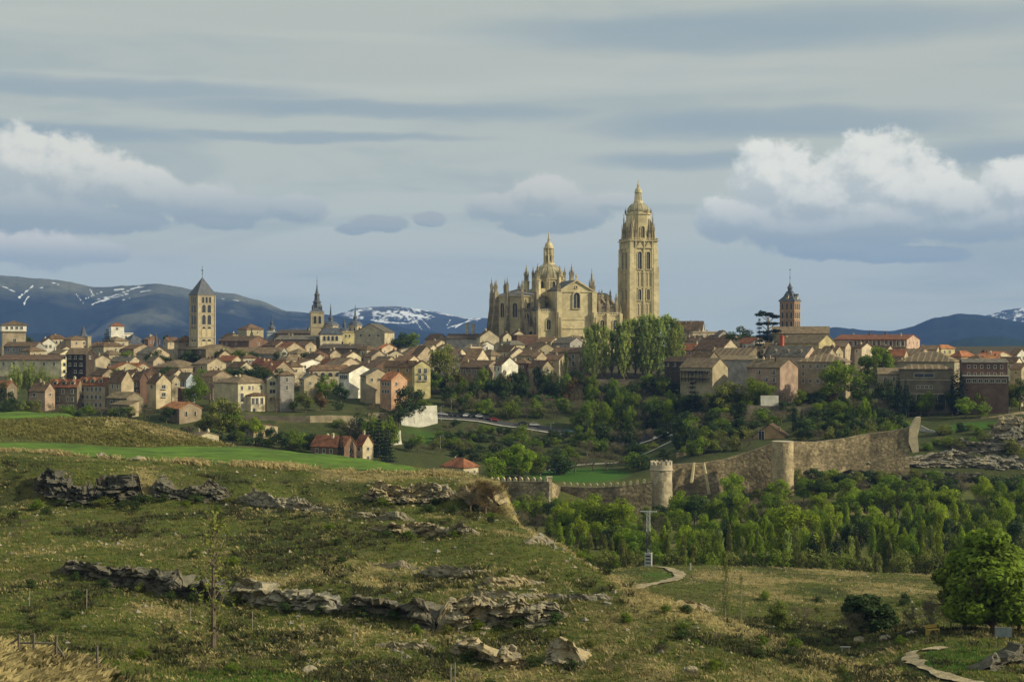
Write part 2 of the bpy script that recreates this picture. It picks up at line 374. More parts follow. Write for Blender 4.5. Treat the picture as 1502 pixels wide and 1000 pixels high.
c = t.mix(t.sstep(attr(t, 'scrub')+(n2-.5)*.8, .45, .85)*.8, c, (.042, .055, .020))
c = t.mix(t.sstep(n2*n1, .34, .42)*.8, c, (.16, .105, .055))
c = t.mix(attr(t, 'town'), c, (.085, .075, .05))
c = t.mix(t.sstep(attr(t, 'lawn')+(n2-.5)*.3, .4, .7), c, (.055, .13, .018))
t.link(c, b.inputs['Base Color'])
bp = t.node('ShaderNodeBump'); bp.inputs['Strength'].default_value = 1.; bp.inputs['Distance'].default_value = .5; t.put(bp.inputs['Height'], n2+n1); t.link(bp.outputs[0], b.inputs['Normal'])
PP, DD = np.meshgrid(GP, GD)
town = np.clip((DD-640)/40, 0, 1)*np.clip((1500-DD)/200, 0, 1)
lawn = np.maximum.reduce([ell(PP, DD, 850, 520, 95, 26), ell(PP, DD, 965, 290, 60, 26)*.6, ell(PP, DD, 1400, 150, 75, 16)*.85, ell(PP, DD, 800, 660, 60, 30)*.9, ell(PP, DD, 1280, 545, 90, 14)*.5,
                          ell(PP, DD, 1420, 556, 90, 14)*.7, ell(PP, DD, 620, 575, 60, 30)*.6])
g = grid_obj('ground', PP, DD, gm, extra=dict(dry=dry_mask(PP, DD), scrub=np.where(DD < 345, scrub_mask(PP, DD), .75*np.clip((DD-470)/40, 0, 1)*np.clip((700-DD)/30, 0, 1)), town=town, lawn=lawn))
def strip_of(Ps, D0, D1, n=10):
    P = np.repeat(np.asarray(Ps, float)[None, :], n, 0); f = np.linspace(0, 1, n)[:, None]
    return P, np.asarray(D0)[None, :]*(1-f)+np.asarray(D1)[None, :]*f
# crops
crop = mat('young_crop', (.080, .150, .010), .9, .30, .10, .9, var2=(.105, .165, .018))
ps = np.arange(-200, 626, 5.)
d0 = np.interp(ps, [-200, 0, 60, 170, 330, 500, 600, 626], [262, 250, 246, 243, 238, 236, 237, 244])+fbm(ps*.05, ps*0, 2., 3)*2
d1 = np.interp(ps, [-200, 0, 170, 330, 500, 600, 626], [296, 296, 296, 300, 292, 262, 250])+fbm(ps*.05, ps*0+9, 2., 3)*3
P, D = strip_of(ps, d0, d1, 26); grid_obj('crop_field', P, D, crop, .10)
ps = np.arange(-200, 146, 5.)
P, D = strip_of(ps, np.interp(ps, [-200, 0, 90, 146], [345, 345, 350, 372]), np.interp(ps, [-200, 146], [398, 384]), 16); grid_obj('crop_field', P, D, crop, .10)
# paths and road: ribbons through picture points
def ribbon(name, pts, width, m, dz=.22, kind='structure', n=24, edge=0.):
    """pts: (px, D); width in metres"""
    q = []
    for k in range(len(pts)-1):
        p0 = pts[max(k-1, 0)]; p1 = pts[k]; p2 = pts[k+1]; p3 = pts[min(k+2, len(pts)-1)]
        for i in range(8):
            f = i/8.; q.append(tuple(.5*((2*p1[a])+(-p0[a]+p2[a])*f+(2*p0[a]-5*p1[a]+4*p2[a]-p3[a])*f*f+(-p0[a]+3*p1[a]-3*p2[a]+p3[a])*f**3) for a in (0, 1)))
    q.append(pts[-1]); q = np.array(q); X = (q[:, 0]-751)/F*q[:, 1]; Y = q[:, 1]
    tx = np.gradient(X); ty = np.gradient(Y); L = np.hypot(tx, ty)+1e-9; nx = -ty/L; ny = tx/L
    wv = width*(1+edge*fbm(X, Y, 3., 3)*2)
    f = np.linspace(-.5, .5, 7)[:, None]; XX = X+nx*wv*f; YY = Y+ny*wv*f
    P = 751+F*XX/YY
    return grid_obj(name, P, YY, m, dz, kind=kind)
dirt = mat('pale_dirt', (.34, .28, .175), 1., .3, .5, .6, var2=(.20, .18, .09))
asph = mat('asphalt', (.06, .06, .06), .9, .1, .5)
conc = mat('pale_concrete', (.38, .36, .31), .9, .12, .5)
def fp(px, py, lo, hi): return (px, find_D(px, py, lo, hi))
ribbon('dirt_path', [fp(900, 868, 200, 300), fp(950, 858, 200, 320), fp(985, 852, 250, 320), fp(997, 843, 270, 322), fp(985, 836, 290, 330), fp(960, 832, 300, 340)], 2.3, dirt, edge=.45)
ribbon('dirt_path', [fp(1460, 1035, 100, 135), fp(1420, 1002, 110, 145), fp(1385, 992, 120, 150), fp(1350, 978, 130, 160), fp(1335, 965, 135, 175), fp(1345, 956, 140, 185), fp(1385, 950, 150, 190)], 1.7, dirt, edge=.5)
ROADP = [(600, 607), (641, 611), (700, 612), (775, 606), (842, 600), (905, 598), (960, 598)]
ribbon('road', ROADP, 7., asph, .25)
ribbon('pavement', [(p, d-4.6) for p, d in ROADP[1:5]], 1.4, conc, .42)
ribbon('footpath', [(800, 535), (850, 548), (905, 552), (955, 562), (1010, 575)], 2.0, conc, .15)
ribbon('footpath', [(905, 598), (950, 590), (1000, 580), (1060, 566)], 3.2, conc, .2)

# ---------------------------------------------------------------- mountains
def mountain(name, prof, D0, D1, mtl, step=2.0, snow=None, rough=22., zb=40., seed=0, snow_n=None):
    """prof: (px, py) skyline; the flank rises from D0 to the crest at D1 and falls behind"""
    px = np.arange(prof[0][0], prof[-1][0]+.1, step); py = np.interp(px, [p for p, _ in prof], [y for _, y in prof])
    for _ in range(6): py[1:-1] = (py[:-2]+2*py[1:-1]+py[2:])/4
    py = py+fbm(px, px*0+seed, 26., 5, .55)*2.0
    f = np.concatenate([np.linspace(0, 1, 72), np.linspace(1.08, 1.6, 6)])
    D = D0+(D1-D0)*f; P, DDm = np.meshgrid(px, D); X = (P-751)/F*DDm
    zc = CZ+(500-py)/F*D1
    g_ = np.where(f <= 1, f**1.25, 1-(f-1)*1.5)[:, None]
    Z = zb+(zc-zb)[None, :]*g_
    w_ = np.clip(np.minimum(f*4, (1-f)*3.), 0, 1)[:, None]
    rid = 1-np.abs(fbm(X+seed*99, DDm, 900., 5, .5))*3.
    Z = Z+(rid-.6)*rough*w_*3.2+fbm(X, DDm, 240., 4)*rough*w_
    # keep the flank under the skyline
    Z = np.minimum(Z, CZ+(500-py[None, :])/F*DDm+(DDm >= D1)*0.)
    V = np.stack([X, DDm, Z], -1).reshape(-1, 3); r, c_ = P.shape; i = np.arange(r*c_).reshape(r, c_)
    Fq = np.stack([i[:-1, :-1], i[:-1, 1:], i[1:, 1:], i[1:, :-1]], -1).reshape(-1, 4)
    me = np_mesh(name, V, Fq, mtl, True)
    yy = 500-(Z-CZ)/DDm*F
    sn = np.zeros_like(Z) if snow is None else snow(P, yy, X, DDm)
    a = me.attributes.new('snow', 'FLOAT', 'POINT'); a.data.foreach_set('value', sn.astype(np.float32).ravel())
    o = link(name, me); o['kind'] = 'structure'; return o
def mount_mat(name, low, high):
    m = bpy.data.materials.new(name); m.use_nodes = True; t = NT(m.node_tree); b = t.n['Principled BSDF']
    b.inputs['Roughness'].default_value = 1; b.inputs['Specular IOR Level'].default_value = 0.
    tc = t.node('ShaderNodeTexCoord').outputs['Object']; n = t.noise(tc, .0022, 6, .6); n2 = t.noise(tc, .02, 5, .7)
    s = t.node('ShaderNodeSeparateXYZ'); t.link(tc, s.inputs[0])
    c = t.mix(t.sstep(E(t, s.outputs[2])+(n-.5)*420., 190, 400), low, high)
    c = t.mix(t.sstep(n, .56, .66)*.6, c, high)
    c = t.mix(t.sstep(n2, .45, .7)*.4, c, tuple(k*.6 for k in low))
    c = t.mix(t.sstep(attr(t, 'snow')+(n2-.5)*1.7, .40, 1.0), c, (.72, .75, .78))
    t.link(c, b.inputs['Base Color']); return m
def seg_dist(P, Y, a, b_):
    ax, ay = a; bx, by = b_; L = (bx-ax)**2+(by-ay)**2
    tt = np.clip(((P-ax)*(bx-ax)+(Y-ay)*(by-ay))/L, 0, 1)
    return np.hypot(P-(ax+tt*(bx-ax)), Y-(ay+tt*(by-ay)))
def snow_left(P, Y, X, D):
    m = np.zeros_like(P)
    for a, b_, w in [((28, 436), (48, 420), 2.6), ((35, 446), (42, 434), 1.8), ((0, 418), (22, 428), 1.6), ((76, 414), (86, 417), 1.3), ((48, 421), (62, 422), 1.2), ((125, 438), (150, 428), 1.4), ((135, 446), (205, 420), 1.7), ((150, 442), (190, 430), 1.3),
                     ((168, 425), (212, 421), 1.2), ((112, 432), (122, 444), 1.2), ((180, 440), (196, 436), 1.), ((205, 428), (232, 424), 1.1), ((325, 438), (350, 441), 1.1), ((132, 424), (136, 432), 1.4), ((140, 440), (170, 433), 1.2)]:
        m = np.maximum(m, 1.3-seg_dist(P, Y, a, b_)/w*1.35)
    n = fbm(P, Y*3., 9., 4, .6)
    return np.clip(m+n*.5, 0, 1)
def snow_mid(P, Y, X, D):
    m = np.zeros_like(P)
    for a, b_, w in [((598, 453), (618, 482), 1.5), ((604, 452), (630, 481), 1.3), ((618, 454), (700, 470), 1.3), ((656, 481), (704, 466), 1.3), ((661, 468), (655, 478), 1.), ((668, 480), (694, 466), 1.2), ((550, 472), (600, 474), 1.6), ((612, 456), (640, 466), 1.),
                     ((600, 470), (590, 452), 1.), ((680, 466), (705, 468), 1.1), ((505, 462), (530, 455), 2.2)]:
        m = np.maximum(m, 1.3-seg_dist(P, Y, a, b_)/w*1.35)
    n = fbm(P, Y*2.2, 9., 5, .65)
    return np.clip(np.maximum(m+n*.3, (.50+n*1.5)*np.clip((478-Y)/8, 0, 1)*np.clip((640-P)/20, .25, 1)*np.clip((P-490)/20, 0, 1)), 0, 1)
def snow_right(P, Y, X, D): return np.clip(.42+fbm(P, Y*2, 6., 5, .7)*1.4, 0, 1)*np.clip((490-Y)/20, 0, 1)
mm = mount_mat('mountain_heath', (.018, .028, .030), (.15, .155, .10))
mw = mount_mat('mountain_forest', (.016, .026, .026), (.026, .038, .030))
mountain('mountain', [(-1400, 440), (-900, 395), (-500, 420), (-200, 400), (0, 405), (60, 408), (95, 412), (135, 422), (180, 419), (225, 416), (260, 419), (300, 428), (345, 430), (385, 442), (420, 456), (450, 460), (500, 464), (560, 474), (640, 488), (760, 500), (900, 520)], 4200, 6800, mm, snow=snow_left, seed=1)
mountain('snowy_mountain', [(380, 500), (470, 470), (520, 452), (560, 450), (600, 450), (640, 458), (680, 467), (712, 465), (760, 480), (860, 500), (960, 520)], 7000, 8600, mount_mat('high_heath', (.03, .04, .042), (.12, .125, .11)), snow=snow_mid, seed=2, rough=10.)
mountain('wooded_hill', [(1000, 510), (1120, 490), (1225, 480), (1270, 484), (1310, 485), (1340, 478), (1370, 465), (1405, 460), (1440, 462), (1500, 472), (1700, 480), (2100, 450), (2700, 440)], 4600, 6400, mw, seed=3, rough=14.)
mountain('wooded_hill', [(1340, 510), (1395, 500), (1430, 494), (1465, 493), (1502, 498), (1600, 505)], 3600, 4400, mount_mat('hill_pasture', (.02, .035, .02), (.12, .12, .06)), seed=5, rough=8.)
mountain('snowy_mountain', [(1380, 500), (1440, 464), (1480, 453), (1510, 450), (1700, 430), (2200, 440), (3000, 470)], 7000, 8700, mount_mat('far_heath', (.03, .04, .04), (.09, .10, .09)), snow=snow_right, seed=4, rough=14.)
# haze
hb = MB().box(-9000, -60, 20, 9000, 9900, 640); hm = bpy.data.materials.new('thin_haze'); hm.use_nodes = True
t = NT(hm.node_tree); t.n.remove(t.n['Principled BSDF']); pv = t.node('ShaderNodeVolumePrincipled'); pv.inputs['Color'].default_value = (.22, .42, 1.0, 1)
pv.inputs['Density'].default_value = .000062; pv.inputs['Anisotropy'].default_value = 0.
t.link(pv.outputs[0], t.n['Material Output'].inputs['Volume'])
hz = hb.build('haze', hm); hz['kind'] = 'stuff'; hz.display_type = 'WIRE'
# ---------------------------------------------------------------- shared small meshes
_cache = {}
def win_mesh(w, h, kind='plain'):
    k = (round(w, 1), round(h, 1), kind)
    if k in _cache: return _cache[k]
    w, h, _ = k; m = MB(); e = .13
    # origin at the sill middle, facing -y
    if kind == 'arch':
        n = 8; pts = [(-w/2, 0), (w/2, 0)]+[(w/2*math.cos(math.pi*i/n), h-w/2+w/2*math.sin(math.pi*i/n)) for i in range(n+1)]
        m.prism(pts, 'y', -.03, .1, 1)
        for i in range(n):
            a0, a1 = math.pi*i/n, math.pi*(i+1)/n; ro = w/2+e*1.6; ri = w/2
            m.prism([(ri*math.cos(a0), h-w/2+ri*math.sin(a0)), (ro*math.cos(a0), h-w/2+ro*math.sin(a0)), (ro*math.cos(a1), h-w/2+ro*math.sin(a1)), (ri*math.cos(a1), h-w/2+ri*math.sin(a1))], 'y', -.16, .1)
        m.box(-w/2-e*1.6, -.155, 0, -w/2, .1, h-w/2); m.box(w/2, -.155, 0, w/2+e*1.6, .1, h-w/2)
    else:
        m.box(-w/2, -.03, 0, w/2, .1, h, 1)
        m.box(-w/2-e, -.10, -.02, -w/2, .1, h+.02); m.box(w/2, -.10, -.02, w/2+e, .1, h+.02)
        m.box(-w/2-e, -.11, h+.02, w/2+e, .1, h+.15); m.box(-w/2-e*1.5, -.2, -.16, w/2+e*1.5, .1, -.02)
        if w > .8: m.box(-.04, -.06, 0, .04, 0, h)
        if kind == 'balcony':
            m.box(-w/2-.4, -.8, -.25, w/2+.4, .05, -.165, 0)
            for i in range(6): xx = -w/2-.36+i*(w+.72)/5; m.box(xx-.03, -.78, -.16, xx+.03, -.74, .85, 2)
            m.box(-w/2-.4, -.79, .85, w/2+.4, -.73, .91, 2)
    me = m.mesh('window', [CREAMTRIM if kind != 'arch' else TRIM, GLASS, METAL]); _cache[k] = me; return me
def chim_mesh(k, h):
    key = ('chim', k, round(h, 1))
    if key in _cache: return _cache[key]
    m = MB().cbox(0, 0, -1.2, .8, .6, 1.2+h).cbox(0, 0, h, 1.0, .8, .12).cbox(0, 0, h+.12, .35, .35, .35)
    _cache[key] = m.mesh('chimney', wallm(k)); return _cache[key]
def dormer_mesh(k, w=1.8):
    key = ('dormer', k, w)
    if key in _cache: return _cache[key]
    m = MB(); m.prism([(-w/2, -1.), (w/2, -1.), (w/2, .9), (0, 1.5), (-w/2, .9)], 'y', -.6, 2.4, 0)
    m.box(-w*.28, -.66, -.1, w*.28, -.605, .8, 1)
    m.prism([(-w/2-.25, .8), (0, 1.55), (w/2+.25, .8), (w/2+.25, .95), (0, 1.75), (-w/2-.25, .95)], 'y', -.85, 2.6, 2)
    _cache[key] = m.mesh('dormer', [wallm('cream'), GLASS, roofm(k)]); return _cache[key]
def roof_parts(m, typ, W_, Dp, h, r, o=.45, t=.22):
    """roof solid over a W_ x Dp plan: x from -W_ to 0, y from 0 to Dp"""
    if typ in ('gx', 'gy'):
        L = Dp if typ == 'gx' else W_
        k = r/(L/2); z0 = h-o*k
        poly = [(-o, z0), (L/2, h+r), (L+o, z0), (L+o, z0+t), (L/2, h+r+t*1.1), (-o, z0+t)]
        if typ == 'gx': m.prism(poly, 'x', -W_-o*.6, o*.6)
        else: m.prism([(p-W_, z) for p, z in poly], 'y', -o*.6, Dp+o*.6)
    elif typ in ('hip', 'pyr'):
        x0, x1, y0, y1 = -W_-o, o, -o, Dp+o; zz = h-.08
        if typ == 'pyr': a = [(-W_/2, Dp/2), (-W_/2, Dp/2)]
        elif W_ >= Dp: a = [(-W_+Dp*.45, Dp/2), (-Dp*.45, Dp/2)]
        else: a = [(-W_/2, W_*.45), (-W_/2, Dp-W_*.45)]
        vs = [(x0, y0, zz), (x1, y0, zz), (x1, y1, zz), (x0, y1, zz), (x0, y0, zz+t), (x1, y0, zz+t), (x1, y1, zz+t), (x0, y1, zz+t), (a[0][0], a[0][1], h+r+t), (a[1][0], a[1][1], h+r+t)]
        fs = [(3, 2, 1, 0), (0, 1, 5, 4), (1, 2, 6, 5), (2, 3, 7, 6), (3, 0, 4, 7)]
        if typ == 'pyr': fs += [(4, 5, 8), (5, 6, 8), (6, 7, 8), (7, 4, 8)]; vs = vs[:9]
        elif W_ >= Dp: fs += [(4, 5, 9, 8), (5, 6, 9), (6, 7, 8, 9), (7, 4, 8)]
        else: fs += [(4, 5, 8), (5, 6, 9, 8), (6, 7, 9), (7, 4, 8, 9)]
        m.add(vs, fs)
    elif typ == 'shed':
        k = r/Dp; m.prism([(-o, h-o*k), (Dp+o, h+r+o*k), (Dp+o, h+r+o*k+t), (-o, h-o*k+t)], 'x', -W_-o*.6, o*.6)
    else:
        m.box(-W_-.15, -.15, h, .15, Dp+.15, h+.25)
def facade(parent, W_, h, face, rows, cols, rr, ww=.95, wh=1.35, kind='plain', h0=None, margin=1.0, storey=3.0, p=.88):
    """windows over a face. face 'L': the front, y = 0; 'R': the gable side, x = 0"""
    z = h-1.0-wh
    for i in range(rows):
        for j in range(cols):
            if rr.random() > p: continue
            c = margin+(j+.5)*(W_-2*margin)/cols
            loc = (-c, 0, z) if face == 'L' else (0, c, z)
            link('window', win_mesh(ww, wh, kind), parent, loc, 0 if face == 'L' else R(90))
        z -= storey
def house(pl, pc, pr, eave, rise, D, typ, wall, roof, label, wl=None, wr=None, th=40, W_=None, Dp=None, name='house', cat='house', chim=None, dorm=0, striped=False, group=None, kl='plain', kr='plain', base=None, ww=.95, wh=1.35, seed=None, dz=0.):
    """a house whose near vertical corner shows at pl < pc < pr; eave and ridge in picture pixels give its height"""
    if not D: D = float(np.interp(eave, [487, 500, 515, 530, 550, 580], [900, 800, 720, 665, 620, 565]))
    rr = random.Random(seed if seed is not None else int(pc*13+eave*7)); v_ = rr.random()
    if D >= 640 and typ == 'gx' and 30 < th < 60 and cat == 'house' and not striped and 'gable' not in label:
        if v_ < .30: th = 20
        elif v_ < .52: typ = 'hip'
        elif v_ < .64: th = 62
    s = F/D; T = R(th)
    W_ = W_ or max(2.5, (pc-pl)/s/math.cos(T)); Dp = Dp or max(4., (pr-pc)/s/math.sin(T))
    W_ = min(W_, 60); Dp = min(Dp, 24)
    g0 = float(gz(pc, D)); ztop = zat(eave, D)
    if base is not None: g0 = zat(base, D)
    h = max(3.2, ztop-g0); r = rise/s
    o = thing(name, label, cat, (at(pc, 500, D).x, D, ztop-h), -T, group)
    m = MB(); dn = 4.5
    if typ == 'gx': m.prism([(0, -dn), (Dp, -dn), (Dp, h), (Dp/2, h+r-.02), (0, h)], 'x', -W_, 0)
    elif typ == 'gy': m.prism([(-W_, -dn), (0, -dn), (0, h), (-W_/2, h+r-.02), (-W_, h)], 'y', 0, Dp)
    elif typ == 'shed': m.prism([(0, -dn), (Dp, -dn), (Dp, h+r-.02), (0, h)], 'x', -W_, 0)
    else: m.box(-W_, 0, -dn, 0, Dp, h-.02)
    m.build('wall', wallm(wall), o)
    q = MB(); roof_parts(q, typ, W_, Dp, h, r)
    rf = q.build('roof', (roofs if striped else roofm)(roof), o)
    if typ == 'flat' : q2 = MB().box(-W_-.05, -.12, h+.25, .05, .12, h+.8).box(-.12, .12, h+.25, .12, Dp, h+.8); q2.build('parapet', wallm(wall), o)
    if wl is None: wl = (2 if D < 640 else 1, max(1, min(6, int(W_/3.2))))
    if wr is None: wr = (2 if D < 640 else 1, max(1, min(3, int(Dp/4.))))
    if ww == .95 and wh == 1.35: ww = rr.choice([.8, .95, 1.1]); wh = rr.choice([1.1, 1.4, 1.6])
    if D >= 640 and th > 15 and W_ < 25: W_ *= 1.35; Dp *= .92; r *= .8
    if wl[0]*wl[1]: facade(o, W_, h, 'L', wl[0], wl[1], rr, ww, wh, kl)
    if wr[0]*wr[1]: facade(o, Dp, h, 'R', wr[0], wr[1], rr, ww, wh, kr)
    nch = rr.choice([0, 1, 1, 2]) if chim is None else chim
    for _ in range(nch):
        cx = -W_*rr.uniform(.12, .88); cy = Dp*rr.uniform(.3, .7)
        zr = h+(r*(1-abs(cy-Dp/2)/(Dp/2)) if typ == 'gx' else r*(1-abs(cx+W_/2)/(W_/2)) if typ == 'gy' else r*.5 if typ in ('hip', 'pyr', 'shed') else .2)
        link('chimney', chim_mesh(rr.choice(['cream', 'tan', 'brick', 'cream']), rr.choice([1.0, 1.4])), rf, (cx, cy, zr))
    for i in range(dorm):
        cx = -W_*(i+.6)/(dorm+.2); cy = Dp*.22; link('dormer', dormer_mesh(roof), rf, (cx, cy, h+r*.44-.2))
    o['_h'] = h; return o, W_, Dp, h, r, rf
def P_(x): return x
